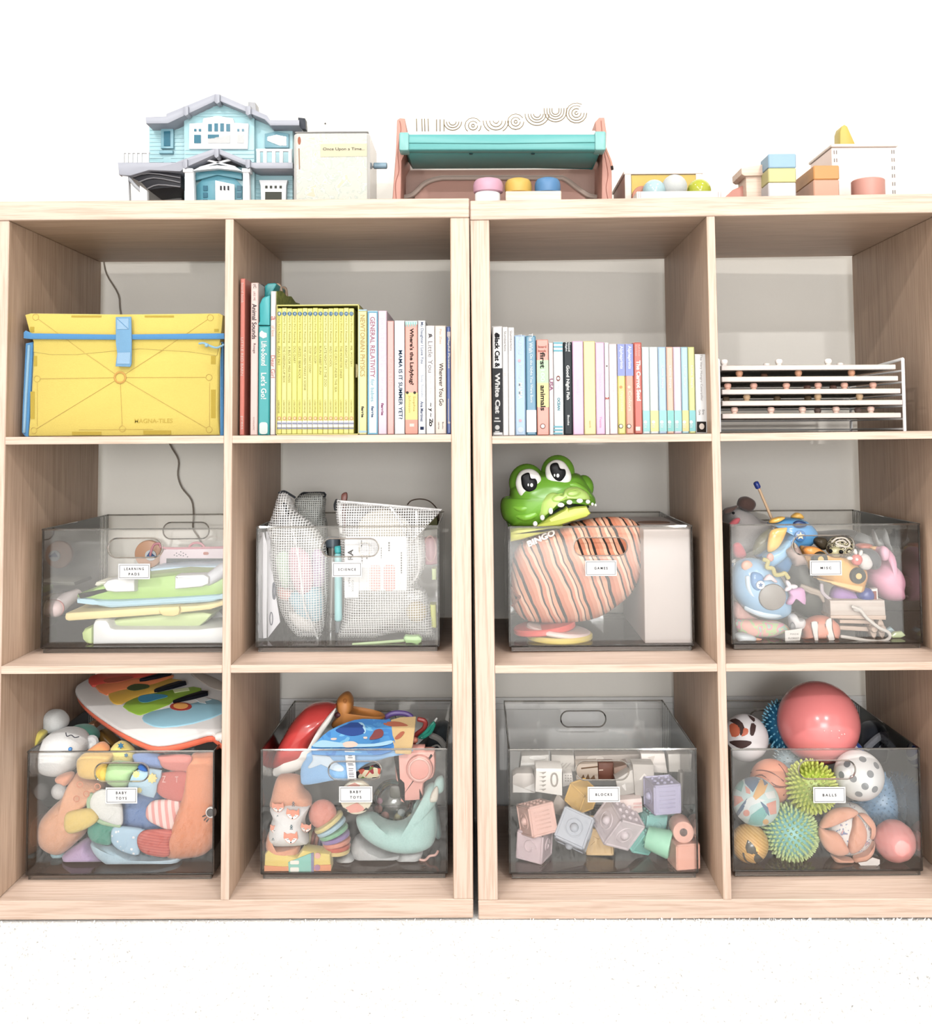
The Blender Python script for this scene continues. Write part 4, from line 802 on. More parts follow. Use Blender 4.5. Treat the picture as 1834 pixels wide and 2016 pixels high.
T = thing('toy_tablet', 'green and light blue learning tablet with white grips in the LEARNING PADS bin', 'toy')
ob('upper_shell', [A([(410, 905), (430, 868), (520, 850), (575, 815), (700, 770), (940, 730), (1300, 690), (1600, 700), (1757, 690), (1757, 880), (1600, 905), (1200, 915), (700, 935), (560, 925)], .125, .10, .008)], M('a9d46a', 'p'), T)
ob('lower_shell', [A([(412, 905), (560, 920), (800, 925), (1400, 890), (1757, 865), (1757, 905), (1640, 950), (1300, 972), (720, 1004), (610, 985), (560, 965), (430, 955)], .120, .105, .008)], M('aed9ee', 'p'), T)
ob('white_grip', [A([(648, 790), (690, 745), (760, 730), (938, 735), (938, 850), (760, 856), (680, 845)], .108, .03, .005)], M('fdfdff', 'p', k=.8), T)
ob('white_grip', [A([(1298, 715), (1320, 698), (1560, 690), (1610, 720), (1605, 780), (1540, 808), (1300, 828)], .108, .03, .005)], M('fdfdff', 'p', k=.8), T)
ob('hose_grip', [tube(VA, [(1590, 745), (1660, 705), (1752, 640)], .125, [.0095, .0105, .0115], 5, 12)], M('dcdde6', 'p'), T)
tag(ob('toy_tablet', [A([(1080, 640), (1300, 622), (1757, 610), (1757, 690), (1300, 700), (1080, 720)], .235, .09, .003)], M('b4d3ec', 'p')), 'light blue pad lying behind the white grips of the green tablet', 'toy')
T = thing('toy_laptop', 'pink and white toy laptop standing at the back of the LEARNING PADS bin', 'toy')
ob('laptop_body', [A([(1160, 700), (1160, 540), (1200, 468), (1240, 458), (1757, 455), (1757, 700)], .31, .03, .004)], M('fae6ee', 'p'), T)
ob('laptop_rim', [tube(VA, [(1080, 520), (1110, 430), (1170, 415), (1225, 455), (1757, 448)], .312, .0022, 5)], M('e79aa6', 'p'), T)
ob('handle', [tube(VA, [(1430, 445), (1460, 415), (1500, 406), (1540, 415), (1570, 445)], .315, .0022, 5)], M('e79aa6', 'p'), T)
ob('screen', [slab(VA, [(1226, 548), (1757, 548), (1757, 612), (1226, 622)], .3085, .002)], M('4e5a5e', 'g'), T)
ob('speaker_holes', [slab(VA, ell(x, y, 5, 5, 0, 8), .3092, .001) for x, y in ((1297, 517), (1317, 500), (1320, 525), (1340, 512), (1355, 488), (1355, 520), (1378, 500), (1378, 524), (1400, 512), (1416, 533))], M('5c5860', 'p'), T)
ob('red_button', [slab(VA, rrect(1558, 490, 1606, 515, 11), .3085, .001)], M('c9705a', 'p'), T)
T = thing('tan_disc', 'tan disc with a blue and white round button behind the bin handle', 'toy')
ob('disc', [slab(VA, ell(1060, 510, 125, 125, 0, 28), .345, .012, .003)], M('e0ab88', 'p'), T)
ob('button', [slab(VA, ell(1083, 520, 50, 48), .341, .003), (slab(VA, [(1045, 530), (1075, 485), (1125, 528)], .3395, .002), M('2f5f98', 'p'))], M('e6ecf2', 'p'), T)
T = thing('toy_microphone', 'pink and white toy microphone leaning at the left of the LEARNING PADS bin', 'toy')
ob('head', [ball(VA, 222, 1000, 76, .14)], M('f8dada', 'p'), T)
ob('ring', [slab(VA, ell(222, 1000, 78, 78), .138, .006, .002)], M('ee9c9c', 'p'), T)
ob('barrel', [tubew([VA.w(240, 975, .15), VA.w(330, 915, .17), VA.w(420, 872, .2)], [.0155, .012, .0095], 16)], M('fbecef', 'p', k=.8), T)
tag(ob('toy_plate', [slab(VA, [(575, 790), (590, 762), (640, 756), (900, 750), (900, 770), (600, 800)], .26, .08, .003)], M('f2f0dc', 'p')), 'cream toy edge showing behind the left white grip', 'toy')
# ---------------- bin of science kits
Z0 = fz(2, -.2)
NET = netting('white_mesh_cloth', 'f4f4f4', .0040, .74); NETG = netting('grey_mesh_cloth', 'b9bcb8', .0036, .62); ZIP = M('2a2c30', 'f')
def Bp(pts, Y, th, sm=4, cen=None, n=5): return puff(VB, pts, Y, th, sm, n, Z0, cen)
T = thing('mesh_bag', 'grey mesh zip bag standing behind the front left bag in the SCIENCE bin', 'mesh bag')
ob('mesh', Bp([(440, 160), (520, 95), (690, 95), (690, 250), (715, 380), (725, 700), (700, 1380), (420, 1380), (400, 500)], .25, .07, 3), NETG, T)
ob('zipper', tube(VB, [(448, 155), (500, 96), (560, 92), (690, 92), (688, 130)], .25, .0022, 3), ZIP, T)
ob('barcode_card', [slab(VB, [(588, 110), (665, 110), (665, 152), (588, 152)], .235, .001)]+[(slab(VB, [(x, 112), (x+6, 112), (x+6, 150), (x, 150)], .2342, .0008), ZIP) for x in range(592, 660, 12)], M('d4d6d2', 'm'), T)
T = thing('mesh_bag', 'white mesh zip bag with pastel toys leaning at the left of the SCIENCE bin', 'mesh bag')
fo = [(300, 92), (340, 80), (385, 100), (440, 230), (560, 330), (655, 440), (705, 560), (722, 800), (690, 1230), (655, 1300), (662, 1408), (560, 1370), (440, 1300), (330, 1120), (272, 870), (228, 650), (232, 480), (205, 385), (250, 260)]
ob('mesh', Bp(fo, .155, .075, 3, (470, 720)), NET, T)
ob('seam', tube(VB, [(400, 330, -.004), (470, 650, -.034), (520, 1060, -.026), (600, 1250, -.012), (652, 1395, 0)], .152, .0018, 5), M('fdfdfd', 'f', k=.8), T)
ob('zipper_pull', tube(VB, [(345, 175), (362, 230), (380, 280)], .142, .0026, 3), ZIP, T)
ob('zipper', tube(VB, [(300, 92), (345, 76), (400, 105), (440, 130)], .155, .002, 3), ZIP, T)
for nm, pts, h, y in (('pink', [(400, 560), (560, 620), (590, 900), (480, 960), (400, 800)], 'eeb7c6', .155), ('green', [(270, 640), (380, 600), (400, 860), (330, 900)], 'c4dcc0', .16), ('blue', [(400, 950), (660, 900), (660, 1180), (520, 1180), (420, 1080)], '9fd5e8', .16), ('lilac', [(590, 600), (690, 600), (690, 860), (600, 900)], 'cbb4d4', .165), ('coral', [(290, 900), (420, 930), (420, 1010), (310, 1000)], 'eeb0a6', .165), ('white', [(380, 1100), (600, 1180), (600, 1270), (450, 1250)], 'ece8e2', .16)):
    tag(ob('plastic_toy', Bp(pts, y, .022, 3), M(h, 'p')), '%s plastic piece inside the front left mesh bag' % nm, 'toy')
T = thing('test_tube', 'clear plastic tube beside the teal marker in the SCIENCE bin', 'tube')
ob('tube_body', [cyl(VB.w(745, 1290, .20), VB.w(765, 480, .20), VB.m(60, .2), .002)], GLASSY, T)
ob('cap', [cyl(VB.w(765, 560, .20), VB.w(766, 470, .20), VB.m(62, .2), .002)], M('54606a', 'p'), T)
T = thing('marker_pen', 'teal marker with a darker cap standing between the mesh bags', 'pen')
ob('barrel', [cyl(VB.w(812, 1190, .16), VB.w(812, 610, .16), VB.m(34, .16), .002)], M('9fe0e4', 'p'), T)
ob('cap', [cyl(VB.w(812, 610, .16), VB.w(806, 545, .16), VB.m(30, .16), .002)], M('3fb8bc', 'p'), T)
ob('tip', [cyl(VB.w(812, 1192, .16), VB.w(812, 1290, .16), VB.m(26, .16), .001)], M('6b7478', 'p'), T)
T = thing('mesh_bag', 'white mesh zip bag with a printed card at the right of the SCIENCE bin', 'mesh bag')
fo = [(795, 150), (850, 152), (1250, 190), (1600, 215), (1700, 232), (1640, 290), (1550, 345), (1562, 560), (1560, 720), (1490, 880), (1560, 930), (1600, 1050), (1650, 1370), (1530, 1345), (1400, 1290), (1250, 1300), (1000, 1385), (800, 1400), (842, 1200), (862, 1000), (840, 700), (822, 430), (790, 280)]
ob('mesh', Bp(fo, .15, .075, 2, (1200, 760)), NET, T)
ob('zip_band', [slab(VB, [(800, 150), (1250, 188), (1700, 228), (1690, 246), (1250, 214), (800, 176)], .142, .003, .001), slab(VB, [(800, 160), (836, 160), (850, 440), (820, 430)], .142, .003, .001)], M('fdfdfd', 'f', k=.8), T)
ob('zip_end', tube(VB, [(800, 152), (785, 190), (790, 235)], .15, .003, 3), ZIP, T)
ob('fold', [tube(VB, [(1480, 250), (1490, 500), (1500, 760), (1420, 880)], .13, .0022, 4), tube(VB, [(1260, 215), (1340, 330), (1380, 430)], .135, .002, 4)], M('fbfbf9', 'f', k=.8), T)
T = thing('printed_card', 'white printed card with two pink panels inside the right mesh bag', 'card')
ob('card', [slab(VB, rrect(868, 470, 1400, 930, 12), .116, .002)], M('ffffff', 'm', k=.8), T)
ob('pink_panel', [slab(VB, rrect(1080, 712, 1178, 930, 26), .1152, .0008)], M('f5b9b0', 'm'), T)
ob('pink_panel', [slab(VB, rrect(1202, 708, 1298, 930, 26), .1152, .0008)], M('f2a9a0', 'm'), T)
ob('lettering', [tx('RA', VB.w(915, 620, .1155), VB.m(90, .116), VB.m(46, .116), (0, 0, 1), (-1, 0, 0), bold=.03)]+[slab(VB, [(x, a), (x+14, a), (x+14, b), (x, b)], .1154, .0006) for x, a, b in ((1170, 560, 650), (1240, 510, 590), (1345, 600, 780), (1000, 500, 560), (1010, 620, 680), (1050, 640, 665))], M('5c5a58', 'm'), T, flat=True)
ob('ring_print', tube(VB, ell(1040, 575, 48, 62), .1152, .0012, 0, 5, True), M('e6e0d4', 'm'), T)
T = thing('info_card', 'small white upright card with grey print under the SCIENCE label', 'card')
ob('card', [slab(VB, [(860, 700), (990, 700), (985, 990), (866, 990)], .1125, .001)], M('fdfdfd', 'm', k=.8), T)
ob('lettering', [tx('NAT', VB.w(905, 860, .1122), VB.m(80, .11), VB.m(18, .11), DN, RT), tx('GEOX', VB.w(935, 890, .1122), VB.m(100, .11), VB.m(18, .11), DN, RT)], M('8c8a88', 'm'), T, flat=True)
tag(ob('cream_disc', [slab(VB, ell(1190, 400, 215, 175), .165, .02, .004)], M('f2ead8', 'p')), 'cream round lid inside the top of the right mesh bag', 'lid')
tag(ob('coiled_wire', [tube(VB, ell(1300, 560, 130, 260, 10), .168, .003, 0, 8, True)], M('e8e4da', 'p')), 'cream looped piece behind the printed card', 'wire')
tag(ob('wooden_reel', [ball(VB, 1485, 1110, 90, .16, (1, .6, 1))], M('d9c79c', 'p')), 'tan round piece low in the right mesh bag', 'toy')
tag(ob('plastic_cup', [cyl(VB.w(1610, 700, .22), VB.w(1600, 470, .22), VB.m(62, .22), .002)], M('eda3ae', 'p')), 'pink plastic cup at the right end of the SCIENCE bin', 'cup')
tag(ob('plastic_ring', [tube(VB, ell(1600, 570, 50, 110), .19, .0012, 0, 6, True)], M('f2b9b4', 'p')), 'thin pink ring in front of the pink cup', 'ring')
tag(ob('plastic_block', [slab(VB, [(1598, 1050), (1650, 1050), (1655, 1250), (1610, 1250)], .14, .03, .003)], M('d8dd6c', 'p')), 'lime plastic block at the lower right of the SCIENCE bin', 'block')
tag(ob('plastic_block', [slab(VB, [(1612, 740), (1655, 740), (1655, 840), (1615, 840)], .14, .03, .003)], M('cfe0a0', 'p')), 'pale green plastic block above the lime one', 'block')
T = thing('toy_scoop', 'pale green plastic scoop lying on the floor of the SCIENCE bin', 'toy')
ob('handle', tubew([VB.w(935, 1392, .10), VB.w(1380, 1358, .11)], .0024, 8), M('cdeab0', 'p'), T)
ob('scoop', [slab(VB, [(1368, 1340), (1385, 1318), (1440, 1322), (1500, 1318), (1530, 1345), (1525, 1375), (1490, 1398), (1440, 1385), (1390, 1385)], .101, .018, .004)], M('b9e69a', 'p'), T)
for i, (pts, lb) in enumerate((([(130, 425), (170, 430), (200, 540), (195, 1335), (165, 1340), (150, 800)], 'folded white leaflet, leftmost in the SCIENCE bin'), ([(190, 420), (235, 430), (225, 520), (250, 800), (310, 1200), (205, 1335), (200, 900)], 'white leaflet with grey rings beside the leftmost leaflet'))):
    T = thing('leaflet', lb, 'leaflet'); ob('sheet', [slab(VB, pts, .125+.02*i, .002)], M('eceaf0', 'm'), T)
    if i: ob('printed_ring', [tube(VB, ell(235, 1170, 12, 55), .1442, .0008, 0, 5, True), tube(VB, ell(260, 930, 10, 70), .1442, .0016, 0, 5, True)], M('5c6070', 'm'), T)
tag(ob('wire_loop', tube(VB, [(1405, 190), (1440, 155), (1520, 142), (1600, 165), (1665, 240), (1675, 330)], .30, .0011, 6), M('5c4a3c')), 'thin brown wire loop above the right mesh bag', 'wire')
tag(ob('toy_tip', [puff(VB, [(835, 150), (845, 95), (885, 85), (890, 130), (880, 190), (880, 400), (840, 400)], .22, .012, 3)], M('8c5a52', 'p')), 'dull red pointed piece sticking up between the mesh bags', 'toy')
tag(ob('olive_box', slab(VB, [(1500, 340), (1660, 300), (1668, 400), (1500, 420)], .27, .05, .002), M('5c5c34', 'm')), 'dark olive box edge behind the right mesh bag', 'box')
# ---------------- bin of games
Z0 = fz(2, .2)
def Cp(pts, Y, th, sm=4, cen=None, n=6, pw=.8): return puff(VC, pts, Y, th, sm, n, Z0, cen, pw)
T = thing('crocodile_toy', 'glossy green toothy crocodile head with big white eyes above the GAMES bin', 'toy crocodile')
gd = M('6fae2c', 'g', .25); gl = M('b9dc6e', 'g', .3)
ob('head', [Cp([(62, 500), (78, 430), (135, 408), (150, 330), (240, 260), (400, 200), (560, 190), (680, 215), (735, 235), (790, 310), (835, 390), (860, 440), (850, 485), (780, 470), (600, 490), (480, 570), (390, 655), (180, 662), (130, 640), (80, 590)], .18, .115, 4, (420, 420)),
    sph(VC.w(285, 300, .17), VC.m(150, .17), None, 28, 16, (1, .85, 1.06)), sph(VC.w(545, 215, .17), VC.m(142, .17), None, 28, 16, (1, .85, 1.04)), sph(VC.w(130, 500, .17), VC.m(72, .17), None, 20, 12, (.9, .8, 1.2)), sph(VC.w(760, 340, .18), VC.m(95, .18), None, 20, 12, (.9, .8, 1.1))], gd, T)
ob('cheek_fold', [tube(VC, p, .132, [.002, .006, .007, .003], 5, 10) for p in ([(140, 480, .01), (230, 520), (330, 490), (390, 450)], [(160, 560, .01), (260, 590), (350, 560), (390, 500)], [(600, 330, .0), (680, 320, .004), (760, 370, .012), (820, 420, .02)])], M('7fbf34', 'g', .25), T)
we = M('fafaf6', 'g', k=.8); bk = M('101114', 'p', .3)
for o, p, hl in (([(190, 300), (230, 205), (320, 183), (390, 230), (408, 310), (370, 395), (270, 437), (220, 400)], [(238, 290), (242, 240), (300, 215), (320, 262), (358, 268), (372, 310), (350, 368), (290, 374), (250, 340)], (325, 320)),
              ([(442, 240), (450, 155), (520, 107), (600, 130), (657, 230), (640, 302), (560, 327), (480, 302)], [(480, 195), (488, 145), (540, 133), (566, 180), (606, 190), (608, 240), (565, 288), (512, 262)], (545, 240))):
    e = ob('eye', [Cp(o, .137, .018, 5)], we, T); ob('pupil', [Cp(p, .1275, .006, 5)], bk, e); ob('eye_glint', [slab(VC, ell(hl[0], hl[1], 12, 16), .1242, .001), slab(VC, ell(hl[0]-28, hl[1]-2, 6, 12), .1244, .001)], we, e)
ob('snout', [Cp([(383, 580), (392, 470), (440, 395), (500, 375), (570, 392), (610, 345), (700, 333), (790, 380), (815, 440), (760, 430), (650, 440), (550, 470), (470, 540), (420, 590)], .133, .035, 4, (590, 420))], gl, T)
ob('nostril_ridge', [tube(VC, ell(560, 425, 60, 28, -15, 14, 20, 300), .1155, .0014, 0, 6), tube(VC, ell(680, 385, 55, 26, -10, 14, 20, 300), .1155, .0014, 0, 6)], M('a5cc58', 'g'), T)
ob('mouth_interior', [slab(VC, [(400, 610), (480, 560), (600, 480), (720, 450), (800, 465), (810, 510), (600, 560), (420, 650)], .14, .03, .002)], M('1c2a18', 'p'), T)
ob('lower_jaw', [slab(VC, [(365, 680), (470, 600), (600, 530), (625, 505), (640, 525), (690, 510), (790, 500), (825, 560), (790, 590), (560, 662)], .112, .08, .006)], M('c3cf52', 'p'), T)
for i, (x, y, w, h) in enumerate(((355, 645, 20, 22), (415, 593, 20, 24), (485, 537, 20, 28), (570, 487, 30, 20), (642, 464, 26, 20), (728, 452, 28, 20), (797, 460, 20, 18), (835, 480, 12, 14), (861, 487, 10, 12))):
    ob('tooth', [sph(VC.w(x, y, .113), 1, None, 12, 8, (VC.m(w, .113), VC.m(18, .113), VC.m(h, .113)))], we, T)
T2 = ob('croc_base', [slab(VC, [(143, 800), (143, 715), (220, 690), (430, 682), (590, 660), (470, 715), (230, 785)], .115, .10, .006)], M('c9cc58', 'p'), T)
WBG = striped('zebra_wood_print', [(0, 'd98c6a'), (.16, 'eab294'), (.28, '1e1614'), (.35, 'd4825f'), (.48, 'efc0a2'), (.58, '4a2a22'), (.63, 'e09c78'), (.76, '1f1715'), (.86, 'cf7a56')], (.93, 0, .36), 24, .38, 2)
T = thing('game_bag', 'cushion-like bag printed with orange and black wood stripes in the GAMES bin', 'bag')
ob('bag', [Cp([(150, 1100), (165, 930), (220, 820), (330, 750), (480, 700), (700, 630), (900, 592), (1090, 590), (1200, 630), (1250, 700), (1256, 960), (1170, 1190), (1050, 1310), (860, 1425), (600, 1465), (300, 1452), (190, 1380), (150, 1270)], .165, .115, 4, (700, 1030), 7, .7)], WBG, T)
ob('gathered_end', [tube(VC, [(152, 1180), (190, 1240), (228, 1258)], .125, .002, 4), tube(VC, [(228, 1258), (190, 1300), (160, 1335)], .125, .002, 4)], M('7c4a3a', 'f'), T)
ob('lettering', [tx('BINGO', VC.w(405, 765, .1245), VC.m(250, .12), VC.m(52, .12), (1, 0, .45), (-.35, 0, 1), bold=.05)], M('f4ece6', 'm'), T, flat=True)
T = thing('white_box', 'tall white box with a round wooden mark on its lid in the GAMES bin', 'box')
a = VC.w(1262, 692, .10); b = VC.w(1652, 692, .10); 
ob('box_body', bx(a.x, b.x, .10, .34, fz(2, b.x), a.z, .001), M('f9ebe5', 'm', k=.55), T)
ob('round_mark', cyl(((a.x+b.x)/2, .22, a.z), ((a.x+b.x)/2, .22, a.z+.0008), .028), M('8c6a58', 'm'), T)
def disc(x, y, rx, h, Y, tilt, mat, nm, V=VC, bev=.002, tz=0):
    c = V.w(x, y, Y); ax = Vector((-math.sin(math.radians(tilt)), -math.sin(math.radians(tz)), math.cos(math.radians(tilt)))).normalized()
    r = V.m(rx, Y); hh = V.m(h, Y)/2; return ob(nm, cyl(c-ax*hh, c+ax*hh, r, bev, 40), mat)
c = VC.w(560, 1600, .147); fc_ = fz(2, c.x)+.0004
tag(ob('toy_disc', cyl((c.x, .147, fc_), (c.x, .147, fc_+.0095), .0535, .002, 40), M('f4dc62', 'p')), 'pale yellow disc lying lowest in the GAMES bin', 'disc')
tag(ob('toy_disc', cyl((c.x-.002, .148, fc_+.0098), (c.x-.001, .148, fc_+.0175), .0525, .002, 40), M('fbe4e0', 'p')), 'blush white disc between the red and yellow discs', 'disc')
tag(disc(432, 1512, 258, 50, .152, 7, M('ee4c40', 'p'), 'toy_disc'), 'bright red disc tilted under the striped bag', 'disc')
# ---------------- bin of small figures
Z0 = fz(2, .65)
def Dp(pts, Y, th, sm=4, cen=None, n=5, pw=.8): return puff(VD, pts, Y, th, sm, n, Z0, cen, pw)
def Ds(pts, Y, th, b=0., sm=0): return slab(VD, pts, Y, th, b, sm, Z0)
def D1(nm, shp, h, lab, cat='toy', kind='p', rough=None): return tag(ob(nm, shp, M(h, kind, rough)), lab, cat)
T = thing('toy_mallet', 'thin wooden stick with a dark blue tip standing up from the MISC bin', 'toy')
ob('stick', tubew([VD.w(390, 125, .2), VD.w(508, 400, .2), VD.w(560, 520, .2)], .0024, 10), M('d9b48c', 'w'), T)
ob('blue_tip', tubew([VD.w(370, 88, .2), VD.w(388, 124, .2)], .0048, 12), M('27409a', 'g'), T)
T = thing('plush_dog', 'grey plush dog with brown ears at the back left of the MISC bin', 'plush toy')
ob('body', [Dp([(112, 330), (160, 290), (260, 300), (380, 380), (480, 430), (480, 560), (200, 700), (120, 720), (105, 500)], .27, .10, 4)], M('b4aeac', 'k'), T)
ob('ear', [Dp([(215, 270), (235, 215), (290, 200), (350, 230), (365, 275), (330, 325), (280, 318), (235, 295)], .24, .03, 4)], M('5a4640', 'k'), T)
ob('ear', [Dp([(98, 330), (120, 300), (170, 285), (220, 275), (180, 320), (120, 345)], .235, .02, 4)], M('6b5650', 'k'), T)
ob('collar', [Dp([(145, 430), (190, 385), (235, 380), (225, 420), (170, 450)], .215, .012, 4)], M('d4606a', 'k'), T)
ob('red_patch', [Dp([(180, 600), (240, 590), (290, 690), (230, 715), (185, 690)], .205, .016, 4)], M('d4606a', 'k'), T)
ob('dog_eye', [ball(VD, 182, 338, 12, .218)], M('1c1c20', 'g'), T)
T = thing('toy_helmet', 'blue and yellow toy helmet with a star button above the MISC bin', 'toy')
ob('shell', [Dp([(480, 430), (530, 385), (640, 370), (740, 385), (810, 425), (870, 510), (820, 600), (720, 660), (640, 760), (590, 850), (500, 800), (360, 700), (440, 640), (560, 560), (600, 470)], .19, .08, 4, (650, 520))], M('4f9fdc', 'g'), T)
ob('yellow_band', [Dp([(500, 480), (600, 460), (628, 475), (560, 620), (470, 665), (470, 560)], .148, .014, 4), Dp([(480, 420), (500, 385), (580, 365), (610, 380), (540, 420)], .168, .02, 4), Dp([(660, 375), (700, 335), (745, 345), (762, 385)], .18, .02, 3)], M('f2b83c', 'g'), T)
ob('visor', [Dp([(345, 690), (360, 580), (430, 500), (500, 470), (480, 600), (440, 650)], .165, .02, 4)], M('8f8a66', 'c'), T)
sb = ob('star_button', [slab(VD, ell(742, 530, 46, 46), .142, .004, .001)], M('3b78b8', 'g'), T)
def star(cx, cy, r, r2=.45, n=5, rot=-90): return [(cx+(r if i % 2 == 0 else r*r2)*math.cos(math.radians(rot+i*180/n)), cy+(r if i % 2 == 0 else r*r2)*math.sin(math.radians(rot+i*180/n))) for i in range(2*n)]
ob('star', slab(VD, star(742, 528, 34), .1405, .001), M('f4e6c0', 'p'), sb)
ob('dark_opening', [Dp([(680, 420), (720, 400), (780, 415), (790, 445), (730, 462), (690, 450)], .152, .01, 4)], M('1d3a6c', 'p'), T)
ob('orange_spot', [Dp(ell(488, 708, 30, 36, 0, 10), .128, .008, 2)], M('f0a08c', 'p'), T)
ob('nose_band', [Dp([(420, 700), (560, 620), (640, 560), (660, 620), (600, 720), (480, 790)], .155, .035, 4)], M('8cc4ec', 'g'), T)
T = thing('toy_ball_robot', 'light blue round toy with a grey disc and star button', 'toy')
ob('shell', [Dp([(165, 880), (200, 760), (290, 712), (420, 730), (560, 860), (640, 1020), (650, 1160), (560, 1215), (420, 1212), (280, 1140), (185, 1020)], .145, .07, 5, (410, 960), 7)], M('9bc9ee', 'g'), T)
ob('light_band', [tube(VD, [(300, 870), (310, 960), (350, 1030), (400, 1050)], .1165, .0045, 5, 10), tube(VD, [(290, 1120, .012), (400, 1170, .004), (520, 1185, .004), (630, 1150, .012)], .119, .006, 5, 10)], M('d8ecfa', 'g'), T)
ob('blue_panel', [Dp([(340, 830), (420, 850), (440, 930), (390, 990), (340, 960), (320, 890)], .114, .012, 4)], M('5f9ad4', 'g'), T)
ob('orange_spot', [Dp(ell(295, 778, 48, 46, 20, 12), .123, .01, 2)], M('f4ab8c', 'p'), T)
sb = ob('star_button', [slab(VD, ell(410, 938, 36, 36), .105, .004, .001)], M('e4eef6', 'p'), T); ob('star', slab(VD, star(410, 938, 22), .1042, .001), M('3c6aa4', 'p'), sb)
ob('grey_disc', [slab(VD, ell(512, 1040, 116, 112, 0, 28), .107, .02, .004)], M('9a938c', 'p'), T)
ob('blue_side', [Dp([(118, 860), (150, 780), (190, 760), (180, 900), (160, 1000), (130, 960)], .17, .04, 4)], M('3f8fd2', 'g'), T)
SH = blotchy('turtle_shell_print', [(0, '2c2420'), (.42, 'cfc6a0'), (.5, '3a2c22'), (.58, 'e8e4c8'), (.66, '2c2420')], 90, detail=2)
T = thing('toy_turtle', 'glossy brown patterned toy turtle with two dark eyes behind the bin handle', 'toy')
ob('body', [Dp([(960, 640), (990, 560), (1050, 535), (1130, 545), (1170, 600), (1165, 670), (1100, 700), (1000, 690)], .135, .04, 4)], SH, T)
ob('shell_spiral', [tube(VD, [(1000, 580), (1040, 550), (1110, 548), (1150, 590), (1130, 620), (1060, 605), (1035, 580), (1090, 565), (1120, 585)], .1155, .0014, 5, 6)], M('efe6da', 'g'), T)
ob('turtle_face', [ball(VD, 1035, 660, 52, .118, (1.1, .6, .8))], M('c4bd92', 'g'), T)
for x in (990, 1078): e = ob('turtle_eye', [ball(VD, x, 655 if x < 1000 else 662, 17, .106)], M('17181a', 'g'), T)
D1('toy_turtle', [Dp([(840, 560), (880, 535), (940, 545), (960, 600), (930, 645), (880, 620)], .16, .03, 4)], '4a4236', 'smaller dark toy turtle left of the one with two eyes', kind='g')
T = thing('toy_car', 'yellow toy racing car with black wheels tilted behind the MISC label', 'toy car')
ob('car_body', [Dp([(735, 625), (780, 610), (880, 625), (960, 680), (1060, 695), (1150, 720), (1260, 780), (1290, 860), (1270, 940), (1245, 1000), (1120, 975), (980, 925), (860, 860), (800, 780)], .135, .05, 4, (1020, 800))], M('f0b04a', 'g', .3), T)
ob('canopy', [Dp([(760, 640), (800, 612), (880, 625), (930, 670), (860, 700), (790, 690)], .118, .02, 4)], M('e8922c', 'g'), T)
ob('side_skirt', [slab(VD, [(880, 880), (1260, 950), (1245, 1000), (1000, 930)], .112, .02, .002)], M('f6c878', 'p'), T)
for i, (x, y, r) in enumerate(((905, 722, 64), (1220, 862, 66))):
    c = VD.w(x, y, .107); rr = VD.m(r, .107)
    w = ob('wheel', [lathe([(rr*.55, 0), (rr*.9, 0), (rr, .004), (rr, .012), (rr*.9, .016), (.001, .016)], c-Vector((0, .003, 0)), (0, 1, 0), 28)], M('33352e', 'p'), T)
    ob('hub', [cyl(c-Vector((0, .0035, 0)), c+Vector((0, .004, 0)), rr*.42, .001)], M('e8c06c', 'p'), w)
T = thing('toy_creature', 'small grey and white toy creature holding a red flower', 'toy')
ob('grey_back', [Dp([(1230, 660), (1290, 632), (1360, 655), (1395, 720), (1385, 790), (1330, 805), (1260, 760)], .128, .04, 4)], M('6a6c70', 'k'), T)
ob('white_face', [Dp([(1215, 690), (1290, 680), (1335, 760), (1300, 808), (1235, 795)], .112, .022, 4)], M('f4f0ee', 'k', k=.8), T)
ob('flower', [Dp(ell(1208, 727, 46, 48, 0, 10), .104, .012, 2)], M('e06a62', 'p'), T)
ob('flower_centre', [ball(VD, 1208, 725, 14, .0985)], M('fbf0ea', 'p'), T)
for x, y, a in ((1150, 715, 0), (1195, 660, 70), (1240, 670, 110)): ob('petal', [Dp(ell(x, y, 26, 16, a, 8), .103, .008, 2)], M('fbf4ee', 'p', k=.8), T)
T = thing('toy_pig', 'pink soft toy pig at the right of the MISC bin', 'toy pig')
ob('body', [Dp([(1290, 830), (1330, 800), (1400, 740), (1390, 650), (1420, 618), (1468, 650), (1480, 740), (1540, 810), (1572, 900), (1560, 980), (1565, 1050), (1490, 1062), (1400, 1040), (1330, 970), (1290, 900)], .165, .09, 4, (1440, 880))], M('f4a9c8', 's'), T)
ob('pig_ear', [Dp([(1395, 660), (1420, 610), (1470, 640), (1465, 720), (1420, 730)], .13, .02, 4)], M('f7bcd4', 's'), T)
D1('plush_elephant', [Dp([(1180, 560), (1240, 500), (1300, 560), (1370, 500), (1440, 460), (1470, 560), (1520, 660), (1540, 740), (1480, 700), (1400, 640), (1280, 620)], .24, .06, 4), Dp([(1340, 470), (1360, 560), (1420, 600), (1380, 620), (1350, 560)], .2, .02, 3), Dp([(1440, 465), (1455, 560), (1500, 640), (1520, 720), (1470, 640), (1430, 560)], .2, .02, 3)], 'a9abaa', 'grey plush with pointed ears at the back right of the MISC bin', 'plush toy', 'k')
D1('toy_crab', [Dp([(1200, 610), (1250, 590), (1330, 600), (1300, 640), (1230, 640)], .2, .03, 3)], 'c9705c', 'small rusty red toy above the grey and white creature')
D1('toy_figure', [Dp([(1300, 620), (1380, 615), (1410, 640), (1350, 655)], .19, .02, 3)], 'f0b878', 'pale orange toy edge right of the rusty red toy')
DG = M('53554f', 's')
